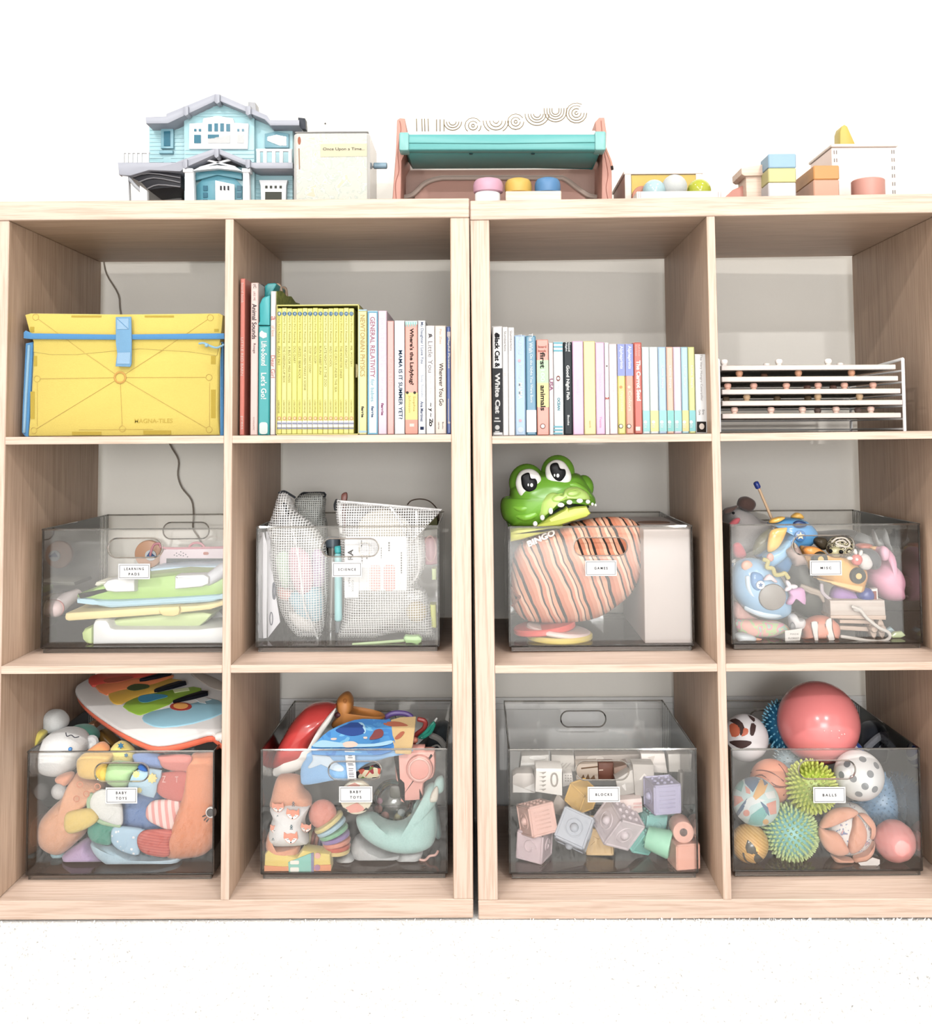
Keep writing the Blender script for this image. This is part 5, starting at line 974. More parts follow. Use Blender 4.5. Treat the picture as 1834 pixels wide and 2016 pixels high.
tag(ob('toy_dinosaur', [Dp([(590, 700), (610, 640), (660, 615), (720, 650), (760, 760), (850, 860), (900, 950), (930, 1060), (900, 1170), (820, 1210), (720, 1180), (640, 1100), (680, 1000), (640, 900), (600, 800)], .19, .09, 4, (760, 960))], DG), 'dark grey toy dinosaur in the middle of the MISC bin', 'toy')
T = thing('toy_triceratops', 'small pinkish grey toy triceratops left of the racing car', 'toy')
ob('body', [Dp([(622, 650), (660, 620), (690, 585), (720, 620), (760, 690), (790, 760), (740, 770), (690, 780), (670, 730), (640, 700)], .135, .03, 4)], M('b29c94', 's'), T)
ob('horn', [tubew([VD.w(700, 620, .125), VD.w(690, 585, .12)], [.003, .0008], 8)], M('d9cbb9', 's'), T)
D1('toy_snake', [tube(VD, [(432, 725), (470, 740), (460, 790), (510, 800), (530, 850), (580, 850), (610, 840), (640, 880)], .108, .0035, 5, 8)], 'c9bd6c', 'thin yellow green wriggly toy in front of the blue round toy')
T = thing('toy_lizard', 'lilac toy creature with a white flower beside the grey disc', 'toy')
ob('body', [Dp([(640, 980), (700, 960), (770, 970), (780, 1100), (720, 1060), (680, 1060), (660, 1100), (620, 1090), (650, 1030)], .11, .016, 3)], M('e2a8d8', 's'), T)
for x, y, a in ((640, 930, 60), (680, 950, 0), (640, 965, -30)): ob('flower_petal', [Dp(ell(x, y, 38, 20, a, 8), .103, .008, 2)], M('f8eef6', 'p', k=.8), T)
D1('toy_bone', [Dp([(430, 895), (480, 845), (545, 905), (530, 918), (480, 890)], .105, .01, 3)], 'f4d4d8', 'pale pink toy piece above the grey disc')
D1('toy_horn', [tube(VD, [(745, 945), (820, 980), (900, 1010), (932, 1075)], .135, [.004, .006, .005, .002], 5, 8)], 'b9aa9c', 'tan curved horn across the dark dinosaur')
T = thing('toy_wagon', 'pale wooden toy wagon with a white pull rope in the MISC bin', 'toy wagon')
ob('wagon_box', [Ds([(985, 1066), (1440, 1064), (1452, 1228), (992, 1214)], .115, .05, .0015)], BIRCH, T)
ob('base_board', [Ds([(990, 1190), (1452, 1192), (1450, 1228), (992, 1216)], .112, .058, .001)], BEECH, T)
ob('axle', [Ds([(1068, 1225), (1330, 1228), (1330, 1262), (1068, 1256)], .12, .03, .001)], BEECH, T); ob('axle', [Ds([(1070, 1276), (1310, 1288), (1310, 1325), (1070, 1310)], .13, .03, .001)], BEECH, T)
for x in (1345, 1415): ob('wheel', [tubew([VD.w(x, 1300, .12)+Vector((0, -.004, 0)), VD.w(x, 1300, .12)+Vector((0, .02, 0))], 6*.001, 12), slab(VD, ell(x, 1300, 30, 82, -8, 20), .122, .022, .002)], BEECH, T)
ob('pull_rope', [tube(VD, [(1170, 1115), (1240, 1150), (1290, 1210), (1390, 1290), (1470, 1330), (1480, 1375), (1420, 1405), (1300, 1400), (1180, 1380), (1080, 1365)], .105, .0026, 6, 8)], M('f6f0e8', 'f', k=.8), T)
ob('rope_knot', [ball(VD, 1215, 1138, 26, .108, (1.5, .8, .8))], M('f6f0e8', 'f', k=.8), T)
D1('ribbon_toy', [Dp([(995, 1050), (1010, 960), (1080, 945), (1180, 990), (1240, 1060), (1130, 1080)], .15, .035, 4)], 'b98fd2', 'purple soft toy heaped in the wooden wagon', 'plush toy', 'f')
D1('blue_ball', [Dp([(1205, 1020), (1240, 965), (1310, 960), (1345, 1010), (1330, 1070), (1250, 1075)], .135, .03, 4)], '27409a', 'dark blue bead toy in the wooden wagon', kind='g')
T = thing('toy_book', 'small dark red and white toy book in the wooden wagon', 'toy'); ob('cover', [slab(VD, [(1330, 970), (1382, 965), (1388, 1072), (1335, 1078)], .125, .012, .001)], M('f0e9e4', 'm'), T); ob('red_stripe', [slab(VD, [(1342, 990), (1372, 988), (1376, 1072), (1346, 1074)], .1243, .001)], M('8c3c34', 'm'), T)
D1('plastic_bowl', [tube(VD, [(915, 930), (925, 1000), (990, 1060)], .13, .003, 5, 8)], 'cfc4cc', 'pale curved rim left of the purple toy')
T = thing('toy_fish', 'orange and white striped toy fish on the floor of the MISC bin', 'toy fish')
ob('body', [Dp([(762, 1290), (800, 1225), (880, 1192), (970, 1200), (1040, 1250), (1062, 1310), (1040, 1390), (970, 1432), (880, 1428), (820, 1432), (755, 1425), (768, 1370)], .125, .045, 5, (915, 1310), 6)], M('f2987c', 's'), T)
ob('white_stripe', [Dp([(828, 1250), (882, 1245), (884, 1330), (886, 1418), (862, 1415), (840, 1330)], .1045, .006, 4), Dp([(945, 1265), (960, 1225), (1000, 1215), (1005, 1300), (1025, 1390), (970, 1400), (950, 1330)], .1055, .006, 4)], M('fdf6f0', 's', k=.8), T)
ob('stripe_edge', [tube(VD, p, .1035, .0007, 4, 5) for p in ([(828, 1250), (842, 1330), (862, 1418)], [(884, 1245), (884, 1330), (890, 1418)], [(945, 1262), (952, 1330), (974, 1400)], [(1002, 1215), (1006, 1300), (1028, 1385)])], M('6b4a40', 's'), T)
T = thing('toy_tag', 'white paper tag with small print left of the striped fish', 'tag'); ob('paper', [slab(VD, [(612, 1318), (755, 1298), (735, 1398), (614, 1402)], .104, .001)], M('fbf6f0', 'm', k=.8), T)
ob('lettering', [tx('MADE', VD.w(690, 1345, .1035), VD.m(70, .1), VD.m(12, .1)), tx('FLOREST', VD.w(685, 1380, .1035), VD.m(90, .1), VD.m(16, .1))], M('8c8884', 'm'), T, flat=True)
T = thing('toy_puppy', 'white toy puppy with a grey spot above the paper tag', 'toy'); ob('body', [Dp([(640, 1190), (690, 1175), (720, 1215), (770, 1220), (778, 1270), (740, 1305), (660, 1300), (645, 1240)], .13, .03, 4)], M('f4f2f2', 's', k=.8), T); ob('grey_spot', [Dp([(655, 1265), (675, 1245), (695, 1270), (695, 1305), (660, 1305)], .116, .006, 3)], M('8a8a8c', 's'), T)
tag(ob('tie_dye_cloth', [Dp([(200, 1230), (400, 1225), (560, 1240), (655, 1305), (560, 1345), (420, 1390), (330, 1380), (230, 1340)], .14, .04, 4)], blotchy('tie_dye', [(0, 'f4b8a8'), (.42, 'c9dca4'), (.5, 'f2a6b4'), (.58, 'b9d8c4'), (.66, 'f4cf9c')], 40)), 'tie-dyed pink and green cloth below the light blue round toy', 'cloth')
D1('pink_cloth', [Dp([(190, 1070), (260, 1120), (340, 1190), (380, 1220), (200, 1225)], .16, .03, 3)], 'eeb9b0', 'pink cloth edge left of the light blue round toy', 'cloth', 'f')
T = thing('toy_bird', 'small white toy bird with an orange foot below the tie-dyed cloth', 'toy'); ob('body', [Dp([(205, 1345), (260, 1335), (340, 1355), (370, 1385), (320, 1420), (240, 1425), (210, 1390)], .11, .03, 4)], M('eef6fa', 'p', k=.8), T); ob('foot', [Dp([(360, 1375), (420, 1385), (400, 1400), (355, 1398)], .108, .006, 2)], M('f0a884', 'p'), T)
D1('glass_gem', [Ds([(1490, 1360), (1530, 1330), (1590, 1325), (1620, 1358), (1580, 1390), (1510, 1390)], .12, .012, .003)], 'cfe2a4', 'pale green faceted gem right of the wagon rope', 'toy', 'g')
D1('glass_gem', [Ds([(1460, 1310), (1500, 1290), (1530, 1320), (1490, 1345)], .15, .012, .003)], 'b9dbe4', 'pale blue gem behind the green one', 'toy', 'g')
D1('plush_fur', [Dp([(860, 500), (930, 490), (1180, 480), (1220, 560), (1180, 640), (960, 620), (850, 560)], .26, .05, 4)], '75736f', 'grey brown plush behind the patterned turtles', 'plush toy', 'k')
# ---------------- first bin of baby toys
Z0 = fz(3, -.5)
def Ep(pts, Y, th, sm=4, cen=None, n=5, pw=.8): return puff(VE, pts, Y, th, sm, n, Z0, cen, pw)
def kY(x, y): return .10+max(0, (700-y))/600*.235
T = thing('toy_piano_mat', 'white toy piano with an orange-red rim and rainbow keys lying across the lower left bin', 'toy piano')
UP = Vector((0, -.45, 1)).normalized()
def kp(pts, dz, th, sm=0, bev=.0): return prism([p+UP*dz for p in outl(VE, pts, kY, sm)], UP*th, bev)
plate = [(508, 222), (560, 172), (690, 115), (900, 95), (1300, 80), (1757, 80), (1757, 640), (1650, 600), (1540, 625), (1380, 668), (1200, 692), (1060, 655), (850, 550), (640, 405), (530, 295)]
ob('plate', [kp(plate, .0, .009, 3, .004)], M('fdfaf8', 'p', k=.8), T)
ob('orange_rim', [kp([(x+(8 if x < 900 else 0), y+4) for x, y in plate], -.011, .011, 3, .004)], M('f0663c', 'p'), T)
keys = [('light_blue_key', [(1070, 500), (1150, 440), (1500, 370), (1650, 330), (1757, 375), (1757, 450), (1500, 540), (1250, 575), (1130, 550)], '9fd8ee'), ('green_key', [(910, 400), (1000, 330), (1200, 280), (1500, 230), (1570, 270), (1350, 345), (1300, 385), (1100, 460), (1030, 470)], '9cc93c'),
        ('yellow_key', [(790, 310), (830, 270), (1100, 225), (1300, 160), (1440, 200), (1200, 272), (1000, 328), (900, 380), (830, 370)], 'f4c02c'), ('orange_key', [(680, 230), (750, 190), (1000, 158), (1300, 125), (1320, 152), (1180, 210), (900, 260), (775, 300)], 'f0803c'), ('red_key', [(622, 165), (700, 122), (1000, 95), (1250, 85), (1285, 110), (1080, 155), (880, 180), (690, 224), (640, 210)], 'd8402c')]
for nm, p, h in keys: ob(nm, [kp(p, .009, .005, 2, .002)], M(h, 'p'), T)
for p in ([(1060, 182), (1280, 122), (1312, 140), (1100, 190)], [(1190, 267), (1380, 202), (1445, 218), (1212, 278)], [(1352, 360), (1570, 285), (1625, 308), (1372, 368)]): ob('black_key', [kp(p, .013, .006, 2, .001)], M('1a1b22', 'p'), T)
ob('blue_sticker', [kp([(1040, 340), (1060, 315), (1150, 300), (1260, 305), (1285, 322), (1200, 345), (1120, 368), (1060, 365)], .0142, .0008, 3)], M('3fa0cc', 'm'), T)
ob('lion_sticker', [kp(ell(1398, 405, 92, 34), .0142, .0008), (kp(ell(1398, 402, 62, 24), .0151, .0006), M('f4a83c', 'm'))], M('b4382c', 'm'), T)
ob('dark_sticker', [kp([(945, 250), (1010, 215), (1120, 220), (1125, 245), (1010, 270)], .0142, .0008, 3)], M('4a5a34', 'm'), T)
ob('sticker', [kp([(1515, 345), (1560, 350), (1600, 330), (1655, 345), (1600, 360), (1610, 380), (1560, 372)], .0142, .0008)], M('e8f0f2', 'm'), T)
ob('white_sticker', [kp([(1330, 262), (1460, 245), (1470, 268), (1345, 288)], .0142, .0008)], M('dfeab4', 'm'), T)
ob('brown_sticker', [kp([(750, 185), (800, 165), (960, 150), (1000, 165), (880, 195), (780, 205)], .0142, .0008, 3)], M('b4543c', 'm'), T)
ob('speaker_slot', [kp([(1480, 115), (1560, 105), (1757, 200), (1757, 260), (1640, 230)], .009, .004, 3, .001)], M('b9aea4', 'p'), T)
ob('hinge', [tubew([VE.w(1700, 600, .12), VE.w(1757, 590, .12)], .007, 12)], M('f4ece6', 'p'), T)
T = thing('plush_puppy', 'white plush animal with floppy ear lying at the left of the piano', 'plush toy')
pw_ = M('f7f8f8', 'k', k=.8)
ob('plush_body', [Ep([(205, 720), (200, 680), (270, 590), (340, 550), (430, 535), (530, 560), (590, 620), (600, 690), (560, 780), (500, 870), (400, 905), (270, 880), (205, 820)], .165, .10, 4, (400, 720))], pw_, T)
ob('plush_ear', [Ep([(258, 480), (262, 400), (310, 376), (380, 390), (432, 450), (432, 510), (380, 545), (300, 560), (262, 530)], .19, .05, 4)], M('dcdedd', 'k', k=.8), T)
ob('plush_eye', [ball(VE, 462, 703, 17, .122)], M('3f8ad0', 'g'), T); ob('plush_eye', [ball(VE, 297, 706, 14, .126)], M('3f8ad0', 'g'), T)
ob('stitched_line', [tube(VE, [(425, 565), (435, 595), (470, 585), (500, 605), (535, 598)], .131, .0009, 4, 5)], M('4a4a52', 'f'), T)
ob('cheek', [slab(VE, ell(262, 668, 22, 10, -15), .141, .004)], M('f4aaa4', 'k'), T)
T = thing('plush_wing', 'teal velvety plush piece with a white frill behind the white plush', 'plush toy'); ob('teal_part', [Ep([(450, 545), (500, 508), (600, 510), (680, 560), (695, 620), (640, 640), (560, 580)], .21, .05, 4)], M('4fa08c', 'k'), T); ob('frill', [tube(VE, [(560, 720), (590, 660), (640, 620), (665, 640), (640, 690)], .18, .007, 4, 8)], pw_, T)
D1('banana_toy', [Ep([(145, 680), (175, 560), (220, 542), (258, 560), (225, 640), (200, 740), (190, 860), (150, 850), (138, 760)], .16, .04, 4)], 'e4d25c', 'yellow curved soft toy at the far left of the lower left bin', 'plush toy', 'k')
D1('toy_giraffe', [Ep([(700, 560), (760, 540), (850, 620), (880, 660), (820, 680), (740, 640)], .26, .04, 4)], '9c7434', 'mustard toy in the shade under the toy piano')
D1('toy_block', [slab(VE, [(600, 500), (660, 490), (675, 530), (640, 545)], .27, .03, .002)], 'c98a5c', 'small tan block in the shade beside the teal plush', 'block')
T = thing('plush_duck', 'peach plush duck with a yellow wing at the left of the lower left bin', 'plush toy')
ob('duck_body', [Ep([(215, 1400), (235, 1280), (320, 1180), (400, 1110), (450, 1060), (480, 960), (540, 880), (600, 930), (700, 960), (752, 1010), (700, 1090), (640, 1150), (615, 1260), (600, 1390), (520, 1480), (420, 1560), (330, 1562), (240, 1500)], .15, .08, 4, (430, 1280))], M('f9b58c', 'k'), T)
ob('duck_wing', [Ep([(412, 1330), (430, 1240), (520, 1210), (640, 1205), (700, 1290), (600, 1370), (480, 1408), (430, 1390)], .112, .02, 4)], M('f8d878', 'k'), T)
ob('duck_foot', [Ep([(345, 940), (400, 910), (470, 900), (490, 930), (440, 1000), (400, 985), (360, 975)], .125, .03, 4)], M('f7a884', 'k'), T)
ob('spiral', [tube(VE, ell(x, y, 24, 24), .1055, .0008, 0, 5, True) for x, y in ((542, 1000), (690, 1018), (598, 1080), (515, 1120))], M('f0946c', 'k'), T)
D1('pompom', [ball(VE, 370, 1058, 66, .17, (1, .7, 1))], 'f4f1ef', 'white pompom left of the peach duck', 'plush toy', 'k')
T = thing('plush_fish', 'amber plush fish with an orange fin above the peach duck', 'plush toy')
ob('fish_body', [Ep([(532, 850), (540, 770), (620, 725), (760, 730), (815, 760), (780, 840), (740, 930), (660, 945), (560, 920)], .125, .05, 4)], M('f9cd6c', 'k'), T)
ob('fish_fin', [Ep([(590, 735), (680, 660), (740, 650), (790, 710), (700, 740)], .14, .03, 3)], M('f5a05c', 'k'), T)
T = thing('crinkle_book', 'orange plush whale book with rows of coloured fabric tabs', 'cloth book')
ob('whale_head', [Ep([(1480, 752), (1560, 740), (1680, 745), (1725, 900), (1730, 1300), (1690, 1480), (1600, 1570), (1450, 1600), (1300, 1595), (1285, 1470), (1340, 1300), (1410, 1100), (1450, 930)], .145, .085, 4, (1520, 1180))], M('f79a68', 'k'), T)
e = ob('whale_eye', [slab(VE, ell(1640, 1238, 46, 48), .101, .006, .002)], M('f4f2f0', 'p'), T); ob('pupil', [slab(VE, ell(1634, 1240, 30, 34), .0985, .004, .001)], M('4c4a4a', 'g'), e)
ob('lashes', [tube(VE, p, .1, .001, 3, 5) for p in ([(1598, 1260), (1572, 1270)], [(1605, 1280), (1585, 1300)], [(1622, 1292), (1605, 1312)])], M('3a3636', 'f'), T)
ob('blue_ground', [Ep([(870, 1180), (900, 1100), (1000, 760), (1240, 745), (1300, 1000), (1400, 1200), (1300, 1400), (1000, 1400), (880, 1350)], .16, .06, 4)], M('7c9cd2', 'k'), T)
STR = striped('pink_stripe_cloth', [(0, 'f4a8a2'), (.45, 'fbe4de')], (1, 0, .12), 95, rough=.9); RIB = striped('ribbed_red_cloth', [(0, 'd96a5c'), (.5, 'cc5a50')], (0.15, 0, 1), 240, rough=.9, bump=.4); DOTS = blotchy('dotted_blue_cloth', [(0, 'fbfdff'), (.22, 'b4d8f0')], 110, 'dist')
tabs = [([(1000, 800), (1000, 742), (1210, 742), (1225, 800), (1240, 862), (1140, 860), (1040, 838)], '7d9ad0', .128), ([(1212, 800), (1215, 755), (1470, 755), (1460, 850), (1445, 890), (1330, 885), (1240, 855)], 'e2867c', .122),
        ([(1168, 985), (1195, 920), (1260, 896), (1445, 900), (1430, 1040), (1400, 1138), (1260, 1115), (1190, 1060)], 'de756c', .117), ([(1095, 1250), (1110, 1180), (1180, 1130), (1380, 1140), (1350, 1270), (1310, 1380), (1200, 1345), (1120, 1300)], STR, .117),
        ([(1022, 1480), (1045, 1410), (1120, 1378), (1318, 1385), (1295, 1480), (1290, 1600), (1160, 1598), (1060, 1560)], RIB, .112), ([(803, 1440), (815, 1370), (880, 1348), (1085, 1378), (1040, 1450), (1040, 1588), (900, 1560), (820, 1500)], DOTS, .118),
        ([(608, 1400), (625, 1330), (700, 1308), (868, 1345), (812, 1400), (805, 1500), (720, 1500), (640, 1465)], '5fa894', .124), ([(625, 1170), (650, 1080), (760, 1040), (880, 1150), (905, 1240), (890, 1345), (760, 1310), (660, 1250)], 'fbfcf8', .117)]
for p, h, y in tabs:
    ob('fabric_tab', [Ep(p, y, .014, 4)], h if not isinstance(h, str) else M(h, 'k'), T)
ob('tab_border', [tube(VE, [(640, 1080), (615, 1160), (650, 1260), (740, 1320), (880, 1345)], .116, .0035, 4, 8)], M('b9d6ae', 'k'), T)
ob('lettering', [tx('Z', VE.w(1248, 955, .1095), VE.m(30, .11), VE.m(52, .11)), tx('T', VE.w(1355, 958, .1095), VE.m(26, .11), VE.m(48, .11))], M('f8c8c0', 'k'), T, flat=True)
T = thing('bib_cloth', 'light blue cloth square printed with yellow flowers beside the bin handle', 'cloth')
ob('cloth', [Ep([(945, 1060), (975, 930), (1040, 870), (1232, 880), (1195, 1000), (1165, 1112), (1050, 1080)], .108, .010, 2)], M('b9dcf0', 'f'), T)
ob('printed_flower', [slab(VE, star(1148, 948, 46, .7, 8), .101, .001), slab(VE, star(1015, 915, 34, .7, 8), .1035, .001), slab(VE, star(1040, 1050, 26, .7, 8), .1025, .001)], M('f2e08c', 'm'), T)
D1('green_cloth', [Ep([(762, 960), (775, 850), (830, 805), (1000, 820), (1040, 850), (980, 920), (950, 1010), (860, 1025)], .115, .03, 4)], 'b6dba0', 'pale green soft piece behind the bin handle', 'cloth', 'f')
D1('yellow_cloth', [Ep([(665, 910), (690, 850), (750, 830), (775, 860), (762, 970), (700, 960)], .112, .02, 4)], 'f8d452', 'yellow soft piece left of the pale green one', 'cloth', 'f')
D1('blue_cloth', [Ep([(1030, 850), (1060, 828), (1100, 860), (1110, 890), (1050, 880)], .103, .008, 3)], '2f6fc4', 'small royal blue soft piece right of the pale green one', 'cloth', 'f')
T = thing('star_plush', 'pale yellow plush with blue stars peeking over the rim of the lower left bin', 'plush toy'); ob('plush_body', [Ep([(808, 740), (815, 680), (870, 640), (940, 660), (1000, 720), (1000, 800), (900, 815), (820, 800)], .15, .04, 4)], M('f2e07a', 'k'), T); ob('printed_star', [slab(VE, star(885, 675, 30, .5, 6), .129, .001), slab(VE, star(850, 760, 18, .5, 6), .131, .001), slab(VE, star(930, 755, 20, .5, 6), .130, .001)], M('2f6f94', 'm'), T)
D1('blue_fin', [Ep([(640, 1475), (720, 1500), (820, 1510), (1000, 1580), (1200, 1610), (1392, 1600), (1370, 1660), (1250, 1710), (1080, 1730), (920, 1700), (760, 1640), (670, 1560)], .135, .05, 4)], 'c4e4f6', 'pale blue plush fin resting at the bottom of the lower left bin', 'plush toy', 'k')
D1('lilac_cushion', [Ep([(410, 1590), (470, 1530), (600, 1455), (650, 1500), (740, 1600), (830, 1660), (740, 1690), (600, 1705), (480, 1665)], .15, .06, 4)], 'cdb0dc', 'lilac plush cushion at the bottom left of the lower left bin', 'plush toy', 'k')
D1('teal_foot', [Ep([(302, 1580), (320, 1558), (400, 1565), (415, 1600), (340, 1620)], .15, .02, 3)], '9fc4cc', 'small grey blue soft foot under the peach duck', 'plush toy', 'k')
# ---------------- second bin of baby toys
Z0 = fz(3, -.2)
def Fp(pts, Y, th, sm=4, cen=None, n=5, pw=.8): return puff(VF, pts, Y, th, sm, n, Z0, cen, pw)
def Fs(pts, Y, th, b=0., sm=0): return slab(VF, pts, Y, th, b, sm, Z0)
T = thing('toy_ladybug', 'dark red domed toy with a white underside at the back left of the bin', 'toy')
ob('red_shell', [Fp([(215, 745), (225, 650), (300, 500), (400, 340), (520, 225), (640, 195), (720, 200), (770, 230), (700, 330), (600, 470), (540, 620), (480, 710), (330, 750)], .20, .10, 4, (450, 480))], M('c9302c', 'g'), T)
ob('white_base', [Fp([(550, 620), (560, 520), (640, 380), (760, 240), (740, 320), (680, 420), (610, 540), (590, 640), (480, 770), (240, 850), (210, 780), (330, 745), (460, 715)], .165, .02, 3)], M('f2efea', 'p'), T)
T = thing('silicone_duck', 'orange rubbery toy with a rounded head poking above the red domed toy', 'toy')
ob('head', [Fp([(775, 230), (780, 160), (830, 110), (880, 105), (915, 160), (915, 240), (890, 290), (930, 300), (1100, 330), (1180, 300), (1190, 330), (1050, 360), (880, 400), (760, 415), (730, 370), (790, 290)], .23, .05, 4, (850, 250))], M('d88a34', 's'), T)
ob('eye_ring', [tube(VF, ell(845, 178, 14, 16), .204, .0008, 0, 5, True)], M('b06a24', 's'), T)
ob('dark_spot', [Fp([(755, 290), (790, 275), (820, 300), (800, 325), (760, 320)], .21, .01, 3)], M('5c2a34', 's'), T)
D1('toy_ring', [tube(VF, [(1205, 325), (1250, 295), (1320, 285), (1390, 295), (1430, 320)], .24, .0045, 5, 8)], '7a5cb0', 'purple ring edge above the beige end of the blue cloth book')
SEA = blotchy('sea_print', [(0, '2f86d4'), (.46, '3f9ae0'), (.62, '6fc0ee'), (.70, 'd9eef8')], 28, detail=2)
T = thing('sea_cloth_book', 'blue sea-animal cloth book with a beige end hanging over the bin rim', 'cloth book')
def sY(x, y): return .095+max(0, (610-y))/300*.075
ob('hanging_page', [Fp([(458, 760), (500, 690), (560, 610), (900, 610), (1130, 610), (1440, 600), (1400, 640), (1290, 655), (1180, 690), (1040, 730), (950, 795), (870, 880), (760, 875), (600, 905), (478, 918), (455, 870)], .108, .010, 2, (760, 740))], M('8cc0f0', 'f'), T)
ob('upper_page', [prism(outl(VF, [(555, 608), (600, 530), (700, 445), (860, 370), (1000, 340), (1200, 348), (1250, 345), (1268, 480), (1290, 560), (1200, 600), (1130, 612), (900, 612)], sY, 2), (0, -.004, -.006), .002)], SEA, T)
ob('sandy_page', [prism(outl(VF, [(1250, 345), (1330, 325), (1470, 318), (1460, 420), (1440, 560), (1428, 605), (1290, 600), (1260, 520)], sY, 1), (0, -.004, -.006), .001)], M('ecc888', 'f'), T)
def sp(pts, sm=3): return prism([p+Vector((0, -.0009, .0012)) for p in outl(VF, pts, sY, sm)], (0, .0003, -.0004))
ob('printed_whale', [sp([(860, 390), (930, 365), (1010, 400), (1020, 460), (930, 490), (840, 480), (760, 440)])], M('2a4f9c', 'm'), T)
ob('printed_wave', [sp([(950, 360), (1010, 385), (1030, 450), (1010, 470), (1000, 410)]), sp([(560, 575), (640, 530), (760, 545), (900, 560), (1100, 560), (1250, 530), (1250, 560), (1100, 585), (800, 590), (600, 590)])], M('a9daf4', 'm'), T)
ob('printed_octopus', [sp([(1090, 470), (1110, 440), (1160, 430), (1185, 460), (1170, 500), (1110, 520), (1060, 520)])], M('8c4a4c', 'm'), T)
ob('printed_crab', [sp([(1180, 385), (1240, 365), (1330, 370), (1400, 400), (1330, 405), (1240, 405)]), sp([(1290, 500), (1340, 455), (1370, 460), (1330, 510), (1290, 520)])], M('c06a4c', 'm'), T)
ob('printed_shell', [sp([(815, 570), (850, 545), (920, 540), (965, 570), (930, 588), (850, 592)]), sp([(725, 512), (770, 510), (765, 526), (725, 526)]), sp([(1010, 500), (1040, 500), (1036, 516), (1010, 514)])], M('f0d4c4', 'm'), T)
ob('printed_dolphin', [Fp([(520, 760), (560, 700), (555, 640), (600, 650), (700, 665), (740, 700), (830, 760), (820, 800), (740, 790), (640, 740), (580, 730), (540, 772)], .1025, .004, 4)], M('dcecf8', 'f'), T)
T = thing('care_tag', 'narrow white printed care tag hanging from the blue cloth book', 'tag')
ob('tag_strip', [slab(VF, [(842, 620), (930, 620), (945, 860), (870, 866), (856, 740)], .0935, .001)], M('fbfbfb', 'm', k=.8), T)
ob('lettering', [slab(VF, [(a, y), (b, y), (b, y+6), (a, y+6)], .093, .0004) for a, b, y in ((872, 902, 640), (874, 906, 660), (870, 912, 676), (868, 914, 730), (872, 922, 742), (876, 920, 772), (876, 916, 790), (878, 922, 812), (878, 924, 826), (880, 926, 844))], M('5c5a60', 'm'), T, flat=True)
SCA = blotchy('scallop_print', [(0, 'f2e4c0'), (.3, '2c2a34'), (.5, 'd9583c'), (.66, '6c8a3c'), (.8, 'a8303c')], 130, 'cells')
D1('scallop_cloth', [Fs([(860, 862), (950, 790), (1120, 740), (1165, 775), (1150, 860)], .125, .004, .001)], 'f2e4c0', 'cloth corner with multicoloured scales showing through the bin handle', 'cloth').data.materials[0] = SCA
T = thing('round_rattle', 'round patterned rattle behind the BABY TOYS label of the sea book bin', 'rattle')
ob('disc', [slab(VF, ell(942, 1040, 145, 146, 0, 32), .100, .016, .004)], M('f6ead0', 'p'), T)
ob('printed_pattern', [slab(VF, [(850, 1120), (900, 1095), (950, 1075), (1000, 1110), (1020, 1140), (960, 1160), (890, 1165)], .0993, .001), slab(VF, [(860, 930), (930, 900), (980, 925), (950, 945)], .0993, .001)], M('f2a292', 'm'), T)
ob('leaf_print', [slab(VF, [(830, 1120), (870, 1140), (860, 1155)], .0993, .001), slab(VF, [(1000, 1150), (1030, 1120), (1050, 1135)], .0993, .001), slab(VF, [(880, 1160), (900, 1175), (870, 1170)], .0993, .001)], M('4a4a44', 'm'), T)
CO = M('f6aa9c', 's')
T = thing('camera_teether', 'coral toy camera with a round lens at the right behind the bin front', 'toy')
ob('camera_body', [Fs([(1285, 655), (1310, 640), (1600, 625), (1635, 660), (1640, 770), (1620, 860), (1540, 912), (1535, 1040), (1520, 1058), (1350, 1068), (1338, 1050), (1335, 910), (1292, 880)], .125, .03, .006, 3)], CO, T)
ob('lens', [slab(VF, ell(1500, 785, 118, 122, 0, 32), .117, .012, .004)], M('f4a092', 's'), T)
ob('lens_ring', [tube(VF, ell(1500, 785, 92, 96), .1165, .002, 0, 8, True)], M('f8bcb0', 's'), T)
ob('viewfinder', [Fs([(1420, 590), (1545, 588), (1550, 625), (1415, 630)], .13, .02, .003)], CO, T)
T = thing('bead_ball', 'clear plastic ball with pastel beads and a dark cap in the bin', 'rattle')
ob('clear_shell', [ball(VF, 1275, 1065, 190, .165, (1, .8, 1))], GLASSY, T)
ob('dark_cap', [slab(VF, rrect(1236, 925, 1336, 1045, 34), .126, .01, .003)], M('5a5a52', 'p'), T)
for x, y, r, h in ((1140, 1130, 36, 'f2968a'), (1195, 1195, 40, 'f6a498'), (1320, 1205, 42, 'f0e4a8'), (1410, 1190, 30, 'eadf9c'), (1340, 1165, 34, 'dfe4e4'), (1150, 1060, 26, 'e9a6c0')): ob('bead', [ball(VF, x, y, r, .155)], M(h, 'g'), T)
MT = M('c4eae4', 'k')
T = thing('plush_whale', 'mint green crescent-shaped plush whale at the right of the sea book bin', 'plush toy')
ob('whale_body', [Fp([(945, 1200), (1050, 1168), (1120, 1210), (1220, 1250), (1340, 1252), (1430, 1195), (1490, 1120), (1540, 1000), (1580, 920), (1640, 905), (1668, 960), (1660, 1040), (1640, 1080), (1655, 1200), (1650, 1350), (1600, 1450), (1450, 1497), (1250, 1482), (1080, 1410), (980, 1320)], .128, .06, 4, (1320, 1360), 6)], MT, T)
ob('whale_tail', [Fp([(1620, 940), (1650, 860), (1700, 838), (1722, 880), (1715, 960), (1680, 990), (1650, 985)], .12, .02, 3)], MT, T)
ob('cream_patch', [Fp([(1590, 1060), (1605, 990), (1650, 930), (1668, 960), (1660, 1050), (1620, 1070)], .108, .012, 3)], M('f4ecdc', 'k'), T)
